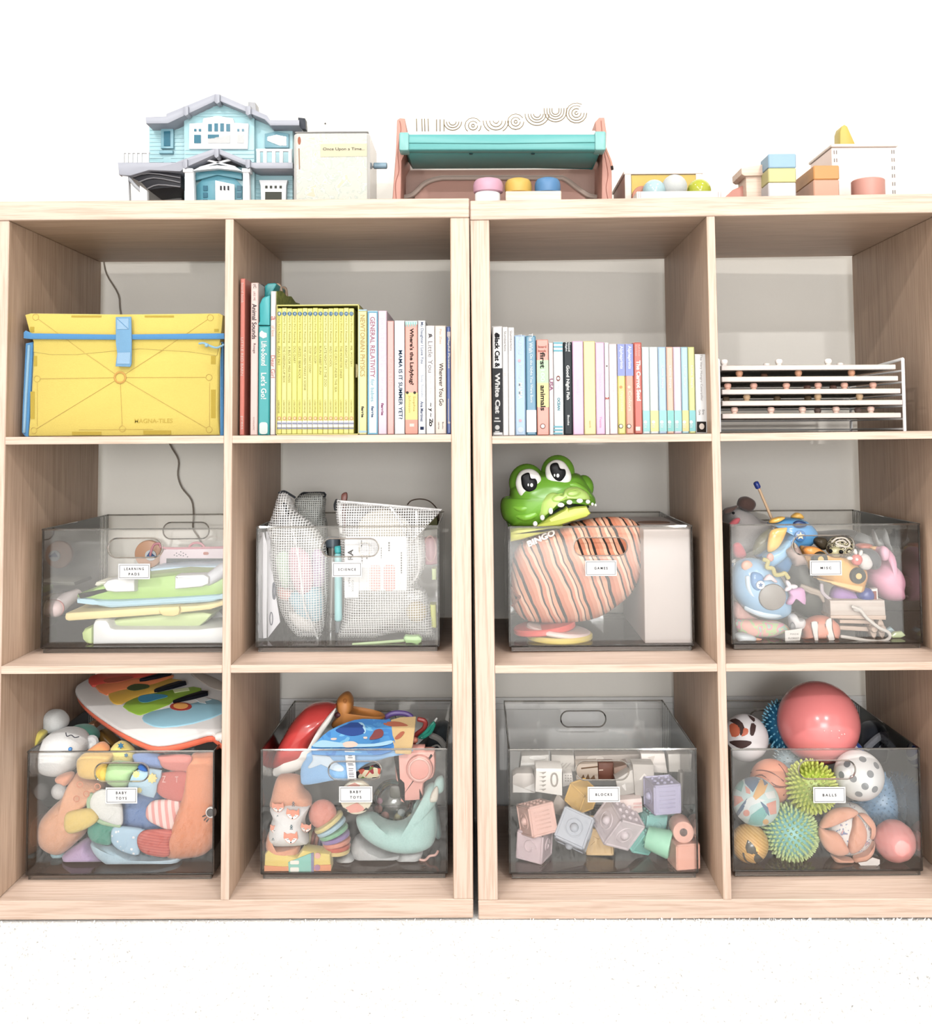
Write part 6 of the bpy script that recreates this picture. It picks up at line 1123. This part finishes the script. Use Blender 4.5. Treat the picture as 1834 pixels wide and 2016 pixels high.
D1('plush_strip', [Fp([(1590, 1070), (1650, 1080), (1690, 1300), (1690, 1370), (1650, 1380), (1600, 1200)], .19, .03, 3)], 'a9d4d0', 'blue green plush strip behind the mint whale', 'plush toy', 'k')
T = thing('plush_elephant', 'light grey plush lump with rounded ears on the floor of the sea book bin', 'plush toy')
GR = M('dadada', 'k')
ob('plush_body', [Fp([(900, 1440), (960, 1370), (1080, 1420), (1250, 1490), (1350, 1500), (1330, 1600), (1200, 1650), (1110, 1685), (1000, 1630), (930, 1550)], .155, .07, 4)], GR, T)
ob('plush_ear', [Fp([(770, 1600), (800, 1560), (880, 1520), (930, 1560), (915, 1620), (850, 1655), (790, 1640)], .14, .04, 4)], GR, T)
ob('plush_ear', [Fp([(1310, 1560), (1370, 1500), (1520, 1490), (1510, 1560), (1420, 1620), (1340, 1630), (1300, 1610)], .14, .04, 4)], GR, T)
D1('pink_teether', [tube(VF, [(1500, 1575), (1550, 1580), (1590, 1545), (1640, 1535), (1665, 1500)], .13, .002, 5, 8)], 'eab0a2', 'thin pink wavy teether at the lower right of the sea book bin')
T = thing('plush_fox_rattle', 'peach plush rattle wrapped in white fox-print cloth at the left of the bin', 'plush toy')
ob('plush_top', [Fp([(245, 860), (300, 830), (440, 845), (480, 960), (545, 1030), (540, 1110), (400, 1100), (200, 1110), (205, 1000)], .125, .05, 4)], M('f6ac88', 'k'), T)
ob('fox_cloth', [Fp([(190, 1110), (250, 1085), (400, 1062), (520, 1090), (535, 1110), (490, 1240), (525, 1400), (500, 1430), (330, 1445), (185, 1425), (188, 1280), (215, 1190)], .115, .05, 3, (360, 1250))], M('fdfbfa', 'f', k=.8), T)
ob('plush_base', [Fp([(155, 1440), (170, 1340), (200, 1330), (200, 1430), (330, 1450), (445, 1440), (430, 1540), (300, 1588), (200, 1560)], .12, .05, 4)], M('f6ac88', 'k'), T)
FX = M('ee9a7c', 'm'); fx = []
for x, y, s, r in ((385, 1180, 1, 6), (245, 1310, .95, -8), (368, 1390, 1.08, 0), (255, 1120, .9, 0), (500, 1300, .8, 10)):
    def q(pts): rr = math.radians(r); return [(x+(a*math.cos(rr)-b*math.sin(rr))*s, y+(a*math.sin(rr)+b*math.cos(rr))*s) for a, b in pts]
    yy = .0895 if abs(x-360) < 80 else .094
    e = ob('printed_fox', [slab(VF, q([(-56, -52), (-30, -35), (0, -42), (30, -35), (50, -60), (58, 0), (30, 34), (0, 46), (-34, 30), (-60, -4)]), yy, .001), (slab(VF, q([(-50, 4), (-22, 0), (0, 30), (22, 0), (50, 2), (28, 30), (0, 42), (-30, 27)]), yy-.0006, .0008), M('fdf8f4', 'm')), (slab(VF, q(ell(0, 34, 7, 6, 0, 8)), yy-.001, .0008), M('33302e', 'm'))]+[(slab(VF, q([(a, 8), (a+18, 6), (a+18, 10), (a, 12)]), yy-.001, .0008), M('4a4644', 'm')) for a in (-34, 16)], FX, T)
ob('printed_tree', [tube(VF, [(x, y-18), (x+11, y), (x-11, y), (x, y-18)], .0885 if abs(x-370) < 60 else .0935, .0006, 0, 4) for x, y in ((390, 1085), (390, 1105), (252, 1205), (252, 1225), (372, 1290), (372, 1310), (212, 1405))], M('4c6a74', 'm'), T)
T = thing('caterpillar_toy', 'plush caterpillar of coral, yellow, blue, green and purple segments', 'plush toy')
def seg(x, y, dx, dy, w, r, h, nm='segment', Y=.125):
    a = VF.w(x, y, Y); b = VF.w(x+dx, y+dy, Y); R_ = VF.m(r, Y); ax = (b-a); L_ = VF.m(w, Y); t = L_
    return ob(nm, [lathe([(R_*.80, 0), (R_*.96, t*.15), (R_, t*.5), (R_*.96, t*.85), (R_*.80, t)], a, ax, 28)], M(h, 'k'), T)
ob('segment_head', [ball(VF, 648, 1175, 122, .125, (1, .75, 1))], M('f29a88', 'k'), T)
for i, (x, y, dx, dy, h) in enumerate(((690, 1225, 28, 45, 'f6e49a'), (715, 1265, 26, 48, 'bcdff0'), (738, 1308, 20, 50, '92cba4'), (756, 1352, 14, 52, 'a68cc4'), (768, 1392, 8, 50, 'f49c82'), (774, 1432, 2, 50, 'dc6a50'), (776, 1468, 0, 50, 'f4d68c'))): seg(x, y, dx, dy, 44, 142-i*5, h)
for i, (x, h) in enumerate(((520, 'e8d6a4'), (550, 'c98272'), (585, 'e0a08c'), (620, '9a92b4'), (650, 'a9c4d8'))): seg(x, 1410, 50, 6, 34, 92, h, 'rear_segment', .165)
T = thing('cloth_book', 'small yellow and orange cloth book with printed teal cars at the lower left', 'cloth book')
ob('cloth_body', [Fs([(135, 1535), (165, 1500), (420, 1560), (470, 1495), (600, 1512), (715, 1530), (722, 1690), (420, 1692), (132, 1694)], .095, .03, .004)], M('f8e07c', 'f'), T)
ob('orange_edge', [Fs([(134, 1630), (300, 1640), (722, 1622), (722, 1690), (134, 1694)], .0938, .002)], M('f4a070', 'f'), T)
ob('printed_car', [slab(VF, [(345, 1600), (420, 1570), (545, 1520), (548, 1690), (350, 1690)], .0932, .001), (slab(VF, rrect(362, 1585, 440, 1618, 10), .0926, .001), M('fbf6ee', 'm')), (slab(VF, rrect(362, 1645, 440, 1685, 10), .0926, .001), M('fbf6ee', 'm')), (slab(VF, [(545, 1520), (570, 1516), (570, 1690), (548, 1690)], .0928, .001), M('8c8cb0', 'm')), (slab(VF, ell(603, 1542, 26, 26), .0928, .001), M('f0b4a8', 'm')), (slab(VF, ell(600, 1648, 26, 26), .0928, .001), M('b98cb0', 'm'))], M('8fd0c4', 'm'), T)
D1('carabiner', [tube(VF, [(1500, 500), (1560, 450), (1630, 370), (1600, 450), (1530, 500), (1510, 490)], .19, .003, 4, 8)], '2f9a84', 'green clip above the coral toy camera', kind='g')
T = thing('dark_mesh_bag', 'black mesh bag with a grey strap at the back right of the sea book bin', 'mesh bag')
ob('bag', [Fp([(1480, 600), (1540, 520), (1640, 380), (1760, 370), (1765, 520), (1740, 600)], .23, .05, 3)], M('2c3236', 'f'), T)
ob('strap', [tube(VF, [(1600, 480), (1680, 520), (1735, 600)], .2, .005, 4), tube(VF, [(1610, 585), (1660, 570), (1700, 610)], .19, .0016, 4)], M('8c8a86', 'f'), T)
D1('red_loop', [tube(VF, [(1490, 340), (1550, 360), (1540, 420), (1470, 480), (1450, 550)], .21, .004, 4, 8)], 'b03a34', 'dark red strap behind the sandy cloth page', 'strap')
D1('orange_bead', [ball(VF, 1462, 525, 26, .17)], 'f08a6c', 'orange bead above the coral toy camera', 'bead')
D1('white_spike', [tubew([VF.w(1590, 420, .2), VF.w(1655, 330, .2)], [.004, .0015], 8)], 'dfe4e0', 'white pointed tip of the green clip')
# ---------------- bin of blocks
Z0 = fz(3, .2)
def eul(rx, ry, rz): return Matrix.Rotation(math.radians(rz), 3, 'Z') @ Matrix.Rotation(math.radians(ry), 3, 'Y') @ Matrix.Rotation(math.radians(rx), 3, 'X')
def cube(x, y, s, Y, rot, h, lab, emb=('bars', 'ring', 'dots'), kind='s', nm='soft_block'):
    c = VG.w(x, y, Y); a = VG.m(s, Y); R = eul(*rot); c.z = max(c.z, Z0+a/2*sum(abs(R[2][i]) for i in range(3))); T = thing(nm, lab, 'block', 'embossed cube blocks in the BLOCKS bin'); mt = M(h, kind)
    shp = [box(c, (a*.95,)*3, R, .0012)]; b = a*.085
    for i in range(3):
        for u in (-1, 1):
            for v in (-1, 1):
                o = [0, 0, 0]; sz = [b, b, b]; sz[i] = a; o[(i+1) % 3] = u*(a-b)/2; o[(i+2) % 3] = v*(a-b)/2
                shp.append(box(c+R @ Vector(o), sz, R, b*.3))
    ob('cube', shp, mt, T)
    fc = [((0, -1, 0), (1, 0, 0), (0, 0, 1), emb[0]), ((-1, 0, 0), (0, -1, 0), (0, 0, 1), emb[1]), ((1, 0, 0), (0, 1, 0), (0, 0, 1), emb[1]), ((0, 0, 1), (1, 0, 0), (0, 1, 0), emb[2]), ((0, 0, -1), (1, 0, 0), (0, -1, 0), emb[0])]
    es = []
    for n, u, v, k in fc:
        n, u, v = Vector(n), Vector(u), Vector(v); o = n*a*.475
        def g(p, q, d=0): return c+R @ (o+u*p*a+v*q*a+n*d)
        if k == 'bars':
            for t in (-.27, -.135, 0, .135, .27): es.append(tubew([g(-.28, t), g(.28, t)], a*.022, 6))
        elif k == 'ring':
            es.append(tubew([g(.26*math.cos(t*math.pi/10), .26*math.sin(t*math.pi/10)) for t in range(20)], a*.022, 6, True)); es.append(sph(g(0, 0), a*.14, R, 12, 8, (1, 1, 1)))
        elif k == 'dots':
            for p in (-.25, 0, .25):
                for q in (-.25, 0, .25): es.append(sph(g(p, q), a*.07, None, 10, 6))
        elif k == 'curl': es.append(tubew([g(.26*math.cos(t/3)*(1-t/30), .26*math.sin(t/3)*(1-t/30)) for t in range(20)], a*.035, 6))
        elif k == 'star': es.append(prism([g(a2, b2) for a2, b2 in star(0, 0, .3)], R @ n*a*.05))
    ob('embossed_shape', es, M(h, kind), T); return T
# printed wooden blocks behind
def wb(pts, Y, h, lab, pr_=(), th=.03, ph='a9a29c'):
    T = thing('printed_block', lab, 'block', 'printed wooden blocks at the back of the BLOCKS bin'); ob('block_body', slab(VG, pts, Y, th, .001), M(h, 'w'), T)
    if pr_: ob('print', [slab(VG, p, Y-.0008, .001) for p in pr_], M(ph, 'm'), T)
    return T
wb([(240, 590), (470, 580), (470, 720), (220, 735)], .21, 'c9c4be', 'grey block with an oval print, upper left of the BLOCKS bin', [ell(375, 605, 70, 18), [(235, 650), (460, 645), (460, 665), (235, 670)]], ph='efece8')
wb([(490, 580), (680, 585), (690, 720), (490, 725)], .215, 'c3bdb6', 'grey block with slanted line print beside the oval print block', [[(a, 700), (a+50, 650), (a+62, 650), (a+12, 700)] for a in range(500, 620, 32)])
wb([(165, 760), (200, 735), (335, 735), (358, 790), (355, 900), (165, 900)], .17, 'd5cdc7', 'pale grey block with white triangle print at the far left', [[(170, 830), (350, 900), (170, 895)], [(350, 820), (260, 860), (350, 890)]], ph='f6f2ee')
wb([(585, 735), (665, 735), (675, 830), (585, 850)], .19, 'e6e0da', 'white block with small grey specks left of the yellow cube', [ell(610+i*22, 755+j*22, 7, 5, 0, 6) for i in range(3) for j in range(3)])
wb([(695, 660), (880, 650), (885, 790), (700, 790)], .20, 'c9b8a8', 'tan block with brown leaf print seen through the bin handle', [[(735, 785), (760, 745), (775, 785)], [(775, 785), (800, 740), (815, 785)], [(815, 785), (850, 750), (860, 785)], [(740, 690), (880, 675), (880, 685), (740, 700)]], ph='6c5038')
wb([(885, 650), (1012, 650), (1015, 790), (885, 790)], .205, '6c4030', 'dark brown block seen through the bin handle', [[(890, 706), (925, 704), (925, 712), (890, 714)]], ph='d9c0b0')
wb([(1015, 690), (1130, 660), (1145, 790), (1110, 790), (1020, 790)], .195, '8c7466', 'brown rounded block at the right end of the bin handle')
wb([(1030, 790), (1180, 700), (1200, 900), (1060, 930)], .17, 'c4beb8', 'grey block with a hook print right of the label', [[(1080, 840), (1110, 820), (1120, 880), (1110, 880)]], ph='e9e4e0')
wb([(1172, 660), (1350, 665), (1358, 930), (1195, 930)], .165, 'bdb6b0', 'grey block with an arrow print left of the lavender block', [[(1225, 790), (1270, 735), (1320, 790), (1300, 790), (1270, 755), (1245, 790)]], ph='dcd6d0')
wb([(1242, 572), (1440, 572), (1465, 735), (1340, 730), (1330, 665), (1250, 655)], .20, 'e9e0da', 'cream block at the back between the grey ones', [[(1300, 600), (1360, 590), (1340, 650)]], ph='d5c9c0')
wb([(1470, 575), (1655, 572), (1668, 725), (1480, 725)], .205, 'd9d3cc', 'plain pale grey block in the upper right of the BLOCKS bin')
wb([(1570, 730), (1700, 730), (1705, 1050), (1585, 1050)], .19, 'a6a09c', 'dark grey block behind the lavender block', [[(1600, 860), (1640, 860), (1640, 1000), (1600, 1000)]], ph='8c8688')
wb([(690, 590), (1230, 575), (1235, 650), (690, 655)], .225, 'b3a69c', 'long tan grey block across the back of the BLOCKS bin', [ell(860, 610, 70, 22)], ph='d4cac0')
T = wb([(362, 695), (580, 698), (582, 925), (355, 890)], .14, 'fbf6f0', 'white block with a digit and a row of arrow prints', [], .04)
ob('lettering', [tx('0', VG.w(515, 790, .1392), VG.m(66, .14), VG.m(120, .14))]+[slab(VG, [(388, y), (445, y-6), (445, y-1), (420, y+14), (410, y+3)], .1392, .0008) for y in (730, 765, 800, 835, 870)], M('a8a098', 'm'), T, flat=True)
wb([(470, 1060), (540, 905), (640, 1010), (600, 1100)], .16, 'b8aaa0', 'brown grey slanted block behind the grey cube')
wb([(1060, 960), (1250, 945), (1258, 1060), (1120, 1100)], .15, 'f2dcd6', 'blush block with faint bands right of the label', [[(1180, 985), (1250, 980), (1250, 995), (1180, 1000)], [(1180, 1015), (1250, 1010), (1250, 1025), (1180, 1030)]], ph='e6b8b4')
# soft cubes
cube(745, 925, 180, .15, (24, 0, 42), 'f4c25c', 'amber cube left of the BLOCKS label', ('none', 'none', 'none'))
cube(1420, 915, 238, .145, (0, 0, 12), 'c3bfe0', 'lavender cube with raised bars below the cream block', ('bars', 'ring', 'dots'))
cube(350, 1370, 232, .145, (0, 4, -25), 'eed6dc', 'mauve pink cube at the lower left, under the peach pink one', ('curl', 'curl', 'dots'))
cube(368, 1110, 236, .128, (-12, -4, 24), 'f9c9bc', 'peach pink cube with raised bars at the left of the bin', ('bars', 'ring', 'dots'))
cube(898, 1390, 225, .165, (8, -4, -12), 'f6cf94', 'pale orange cube on the floor of the BLOCKS bin', ('star', 'ring', 'dots'))
cube(688, 1210, 262, .131, (-30, 18, -18), 'c5cbd6', 'grey blue cube with raised rings between the pink ones', ('ring', 'curl', 'ring'))
cube(1050, 1155, 270, .140, (28, 22, 30), 'ecdde2', 'pale pink cube with raised dots at the centre of the BLOCKS bin', ('ring', 'ring', 'dots'))
cube(1325, 1150, 190, .165, (0, 10, 20), '9fe0da', 'aqua cube behind the mint cup', ('curl', 'ring', 'dots'))
cube(1240, 1365, 200, .15, (28, 20, 36), '8ad8cc', 'teal cube on the floor of the BLOCKS bin', ('curl', 'bars', 'dots'))
cube(1470, 1130, 190, .19, (0, 0, -8), 'cfeceb', 'very pale aqua cube behind the coral tube', ('star', 'ring', 'dots'))
T = thing('toy_cup', 'mint green tapered cup lying on its side at the right of the BLOCKS bin', 'cup')
ob('cup_body', [lathe([(.002, 0), (VG.m(105, .12), 0), (VG.m(112, .12), .003), (VG.m(90, .12), .036), (VG.m(86, .12), .038), (.002, .038)], VG.w(1492, 1338, .118), VG.w(1300, 1275, .13)-VG.w(1492, 1338, .118), 32)], M('aaf0cc', 's'), T)
ob('cup_stem', [box(VG.w(1288, 1272, .128), (VG.m(60, .12),)*3, eul(10, 15, 20), .002)], M('9fe8c6', 's'), T)
T = thing('toy_tube', 'coral cylinder block with a hole facing out above the peach cube', 'block')
c = VG.w(1600, 1232, .105); rr = VG.m(88, .105)
ob('tube_body', [lathe([(rr*.36, .003), (rr*.36, 0), (rr*.94, 0), (rr, .002), (rr, .045), (rr*.9, .047)], c, VG.w(1555, 1150, .16)-c, 36)], M('f8b9a4', 's'), T)
ob('hole', [cyl(c+Vector((0, .0010, 0)), c+Vector((0, .0035, 0)), rr*.36)], M('7c6a66', 's'), T)
cube(1600, 1432, 205, .115, (0, 0, 10), 'f8b8a2', 'plain peach cube in the lower right corner of the BLOCKS bin', ('none', 'none', 'none'))
# ---------------- bin of balls
Z0 = fz(3, .65)
def Hp(pts, Y, th, sm=4, cen=None, n=5, pw=.8): return puff(VH, pts, Y, th, sm, n, Z0, cen, pw)
def hb(x, y, r, Y, sc=(1, 1, 1), fn=None, seg=36, ring=22, R=None):
    c = VH.w(x, y, Y); rr = VH.m(r, Y); c.z = max(c.z, Z0+rr*sc[2]); return sph(c, rr, R, seg, ring, sc, fn), c, rr
s, c, r = hb(888, 432, 326, .20); T = thing('play_ball', 'large glossy coral red ball resting on top of the other balls', 'ball')
ob('ball_skin', [s], M('ee7c7c', 'g', .2), T)
ob('valve_dots', [sph(c+Vector((dx, -math.sqrt(max(r*r-dx*dx-dz*dz, 0)), dz)), .0011, None, 8, 6) for dx, dz in ((-.012, .005), (-.001, .005), (.012, .005), (.016, -.001), (.011, -.006), (.021, -.001))], M('fbd0cc', 'g'), T)
def onball(c, r, V, pts, Y, lift=1.004):
    """points of a ball's visible side lying in the direction of the given marks"""
    o = []
    for x, y in pts:
        d = (V.w(x, y, Y)-CAM).normalized(); oc = c-CAM; t = oc.dot(d); h = r*r-(oc.length_squared-t*t)
        if h < (r*.17)**2:
            q = CAM+d*t; n = (q-c).normalized(); n = (n*r*.985-d*r*.17)
        else: n = CAM+d*(t-math.sqrt(h))-c
        o.append(c+n*lift)
    return o
def spiky(x, y, r, Y, h, h2, lab, n=210, ln=.16, w=.055, trans=0, sc=(1, 1, 1)):
    s, c, rr = hb(x, y, r, Y, sc); sh = [s]; mt2 = M(h2, 's'); k = 0
    for i in range(n):
        z = 1-2*(i+.5)/n; a = i*2.399963; d = Vector((math.sqrt(1-z*z)*math.cos(a), math.sqrt(1-z*z)*math.sin(a), z)); p = Vector((d.x*sc[0], d.y*sc[1], d.z*sc[2]))*rr+c
        sh.append((tubew([p-d*rr*.03, p+d*rr*ln*.6, p+d*rr*ln], [rr*w, rr*w*.8, rr*w*.45], 7), mt2))
    return tag(ob('spiky_ball', sh, M(h, 's', .35)), lab, 'ball')
spiky(828, 965, 180, .134, 'a9c23c', 'd3df5c', 'lime yellow spiky ball behind the left end of the BALLS label', 300, .19, .075)
spiky(655, 1352, 200, .136, '8ccfd0', 'd4ec9c', 'aqua spiky ball with pale lime tips on the bin floor', 380, .15, .06)
spiky(575, 460, 160, .24, '1c5f84', '6fb4d0', 'dark teal spiky ball behind the large red ball', 190, .14, .05, sc=(.8, 1, 1.2))
spiky(640, 760, 110, .22, '9fb4bc', 'c8d6da', 'pale blue grey spiky ball behind the lime one', 120, .16)
T = None
s, c, r = hb(1400, 1085, 205, .21); sh = [s]
for i in range(420):
    z = 1-2*(i+.5)/420; a = i*2.399963; d = Vector((math.sqrt(1-z*z)*math.cos(a), math.sqrt(1-z*z)*math.sin(a), z)); sh.append(tubew([c+d*r*.97, c+d*r*1.13], [r*.022, r*.01], 5))
tag(ob('spiky_ball', sh, M('7fa8cc', 's', .3)), 'dusty blue ball with fine bristles behind the white holed ball', 'ball')
# white holed ball
s, c, r = hb(1226, 872, 196, .127); T = thing('holed_ball', 'white plastic ball with round grey holes at the right of the handle', 'ball')
ob('ball_skin', [s], M('fbfbfb', 'p', k=.8), T)
hl = []
for x, y in ((1258, 738), (1128, 778), (1372, 790), (1322, 862), (1080, 870), (1178, 900), (1278, 965), (1360, 990), (1225, 1030)):
    d = (onball(c, r, VH, [(x, y)], .127, 1.0)[0]-c).normalized()
    hl.append(cyl(c+d*r*.975, c+d*r*1.004, r*.145, 0, 18))
ob('hole', hl[:], M('8c9094', 'p'), T)
# patterned cloth balls
TRI = blotchy('tribal_print', [(0, 'f2fafa'), (.3, 'a9dcdc'), (.45, '6c84a0'), (.58, 'f4b0a4'), (.7, 'f6cc8c'), (.82, 'bfe8e4')], 34, 'cells')
s, c, r = hb(368, 1090, 188, .128); T = thing('patterned_ball', 'white and aqua ball with peach and slate geometric shapes', 'ball'); ob('ball_skin', [s], M('d9f2f2', 'f'), T)
def patch(c, r, V, pts, Y, n=6, lift=1.012, sm=0):
    """curved patch lying on a ball"""
    if sm: pts = [tuple(p)[:2] for p in smooth([(a, b, 0) for a, b in pts], sm)]
    den = []
    for i in range(len(pts)):
        a, b = pts[i], pts[(i+1) % len(pts)]
        for k in range(4): den.append((a[0]+(b[0]-a[0])*k/4, a[1]+(b[1]-a[1])*k/4))
    cx = sum(p[0] for p in den)/len(den); cy = sum(p[1] for p in den)/len(den); v = []; f = []; N = len(den)
    for k in range(n+1): t = 1-k/n; v += onball(c, r, V, [(cx+(p[0]-cx)*t, cy+(p[1]-cy)*t) for p in den] if k < n else [(cx, cy)], Y, lift)
    for k in range(n-1):
        for i in range(N): j = (i+1) % N; f.append((k*N+i, k*N+j, (k+1)*N+j, (k+1)*N+i))
    for i in range(N): f.append(((n-1)*N+i, (n-1)*N+(i+1) % N, n*N))
    return v, f
for nm, h, ps in (('slate_print', '7088a4', [[(275, 900), (310, 870), (410, 905), (345, 1015), (280, 940)], [(250, 1120), (300, 1060), (270, 1150), (215, 1220), (205, 1190)], [(400, 1080), (470, 1140), (480, 1210), (450, 1180)], [(425, 905), (470, 940), (440, 960)]]),
                  ('peach_print', 'f6ac9c', [[(187, 1040), (250, 1050), (268, 1080), (190, 1135)], ell(292, 1185, 28, 28, 0, 10), [(280, 960), (320, 990), (325, 1030), (290, 1020)], [(455, 1110), (535, 1080), (540, 1190), (490, 1200)]]),
                  ('amber_print', 'f6c078', [[(405, 900), (470, 945), (440, 1020), (370, 1080), (345, 1050)], ell(450, 1258, 26, 24, 0, 8)]), ('teal_print', '8cc8c4', [[(330, 1200), (430, 1130), (470, 1190), (440, 1230), (420, 1290), (300, 1280)], [(190, 980), (250, 900), (270, 940), (250, 1010)]]),
                  ('white_print', 'f6fbfb', [[(205, 1225), (290, 1080), (330, 1050), (450, 1080), (330, 1120), (270, 1230)], [(440, 1020), (520, 1000), (535, 1060), (470, 1070)]])):
    ob(nm, [patch(c, r, VH, p, .128) for p in ps], M(h, 'f'), T)
s, c, r = hb(500, 920, 172, .165); T = thing('small_basketball', 'small terracotta basketball behind the patterned ball', 'ball'); ob('ball_skin', [s], M('e09070', 's'), T)
ob('seam', [tubew(opensm(onball(c, r, VH, p, .165, 1.0), 4), .0011, 6) for p in ([(325, 850), (400, 830), (500, 850), (600, 920)], [(340, 900), (420, 870), (540, 960), (640, 960)], [(430, 930), (540, 970), (640, 975)], [(560, 780), (620, 880), (600, 1040)])], M('7c4030', 's'), T)
s, c, r = hb(280, 560, 186, .215); T = thing('patterned_ball', 'white rubber ball with brown and orange print at the back left of the BALLS bin', 'ball'); ob('ball_skin', [s], M('e6e2e4', 's'), T)
ob('brown_print', [patch(c, r, VH, p, .215, sm=2) for p in ([(150, 420), (200, 400), (260, 440), (280, 520), (240, 540), (230, 470), (180, 430)], [(150, 590), (240, 580), (330, 590), (320, 620), (250, 650), (180, 620)], [(330, 440), (370, 460), (350, 540), (320, 530)], [(300, 370), (360, 400), (350, 430)])], M('4c3a38', 's'), T)
ob('orange_print', [patch(c, r, VH, p, .215, sm=2) for p in ([(150, 460), (190, 440), (235, 480), (230, 540), (170, 550)], [(270, 480), (305, 490), (300, 530), (250, 550), (260, 520)])], M('c9603c', 's'), T)
s, c, r = hb(318, 1490, 150, .117); SMY = -30; T = thing('smiley_ball', 'yellow wood-grain ball with a sunglasses smile in the lower left corner of the bin', 'ball')
ob('ball_skin', [s], striped('golden_rings', [(0, 'f4c878'), (.75, 'dba24c')], (.6, 0, .8), 260, .6, 1, sharp=False, rough=.5), T)
ob('sunglasses', [patch(c, r, VH, p, .118, 6, 1.015) for p in ([(300, 1408), (330, 1430), (368, 1475), (372, 1505), (340, 1530), (295, 1515), (282, 1470)], [(375, 1515), (400, 1540), (440, 1580), (415, 1608), (375, 1605), (352, 1575), (356, 1545)], [(360, 1500), (385, 1510), (375, 1535), (350, 1525)])], M('55534c', 'g'), T)
ob('smile', [tubew(opensm(onball(c, r, VH, [(265, 1520), (275, 1560), (300, 1590), (350, 1605)], .118, 1.0), 4), .0016, 6)], M('4a4238', 'p'), T)
s, c, r = hb(1525, 1450, 163, .118, fn=lambda d: 1-.035*max(0, math.cos(d.x*9+1)*math.cos(d.z*8)*math.cos(d.y*6))); T = tag(ob('dimpled_ball', [s], M('f49a96', 's')), 'coral pink dimpled ball in the lower right corner of the BALLS bin', 'ball')
s, c, r = hb(1128, 1370, 205, .147); T = thing('cloth_puzzle_ball', 'peach cloth ball of folded petals with floral lining and a white tag', 'ball')
FL = blotchy('floral_lining', [(0, 'fbf6f2'), (.62, '8c9cc4'), (.68, 'f0b0a4'), (.74, 'fbf6f2')], 120, detail=1)
ob('floral_lining', [s], FL, T); PE = M('f8b496', 'f')
def Hq(pts, Y, th, sm=4): return puff(VH, pts, Y, th, sm, 5, Z0)
pet = [([(895, 1300), (930, 1230), (1010, 1160), (1130, 1140), (1200, 1160), (1215, 1190), (1120, 1235), (1000, 1290), (920, 1310)], .117), ([(895, 1310), (960, 1330), (1050, 1350), (1110, 1430), (1140, 1510), (1060, 1540), (960, 1500), (900, 1400)], .109), ([(1140, 1500), (1140, 1400), (1170, 1300), (1200, 1205), (1260, 1260), (1290, 1360), (1260, 1460), (1180, 1520)], .109),
       ([(1225, 1195), (1290, 1195), (1350, 1260), (1362, 1340), (1340, 1400), (1310, 1390), (1320, 1320), (1280, 1250)], .120), ([(1180, 1555), (1260, 1520), (1330, 1470), (1355, 1420), (1345, 1500), (1280, 1580), (1200, 1600)], .117), ([(990, 1530), (1060, 1555), (1170, 1565), (1175, 1600), (1120, 1625), (1040, 1600)], .120)]
for p, y in pet: ob('petal', [Hq(p, y, .022)], PE, T)
ob('tag', [slab(VH, [(1220, 1600), (1290, 1590), (1340, 1556), (1400, 1575), (1400, 1610), (1370, 1635), (1250, 1635)], .104, .001)], M('fbf8f4', 'm', k=.8), T)
T = thing('striped_pouch', 'black pouch with grey stripes at the back right of the BALLS bin', 'bag')
ob('pouch', [puff(VH, [(1235, 640), (1230, 520), (1280, 440), (1400, 430), (1500, 500), (1640, 600), (1690, 680), (1500, 760), (1280, 760)], .27, .06, 4, 5, Z0)], M('23262e', 'f'), T)
ob('grey_stripe', [tube(VH, [(1290, 645), (1370, 570), (1480, 500)], .24, .006, 4), tube(VH, [(1400, 645), (1450, 580), (1520, 525)], .238, .002, 4), tube(VH, [(1510, 650), (1550, 610), (1590, 580)], .238, .0015, 4)], M('7c7e84', 'f'), T)
T = thing('striped_ball', 'royal blue and white striped ball edge right of the large red ball', 'ball'); s, c, r = hb(1130, 690, 130, .16); s, c, r = hb(1140, 700, 125, .215); ob('ball_skin', [s], striped('blue_white_stripes', [(0, '2c50a8'), (.6, 'f2f4f8')], (.8, 0, .6), 90), T)
# ---------------- carpet pile along the foot of the units
v = []; f = []; rn = random.Random(3)
for i in range(9000):
    x = rn.uniform(-.80, .80); y = -.34+.345*rn.random() ; h = rn.uniform(.002, .0055); a = rn.uniform(0, 6.283); w = rn.uniform(.0008, .002); l = rn.uniform(-.003, .003); l2 = rn.uniform(-.003, .001)
    y = min(y, -.0035); n = len(v); dx, dy = math.cos(a)*w, math.sin(a)*w; v += [(x-dx, y-dy, -.004), (x+dx, y+dy, -.004), (x+dx*.5+l, y+l2, h-.004), (x-dx*.5+l, y+l2, h-.004)]; f.append((n, n+1, n+2, n+3))
tag(ob('carpet_pile', [(v, f)], CARPET, flat=True), 'white shaggy carpet pile in front of the shelf units', 'carpet', kind='stuff')
rebase()
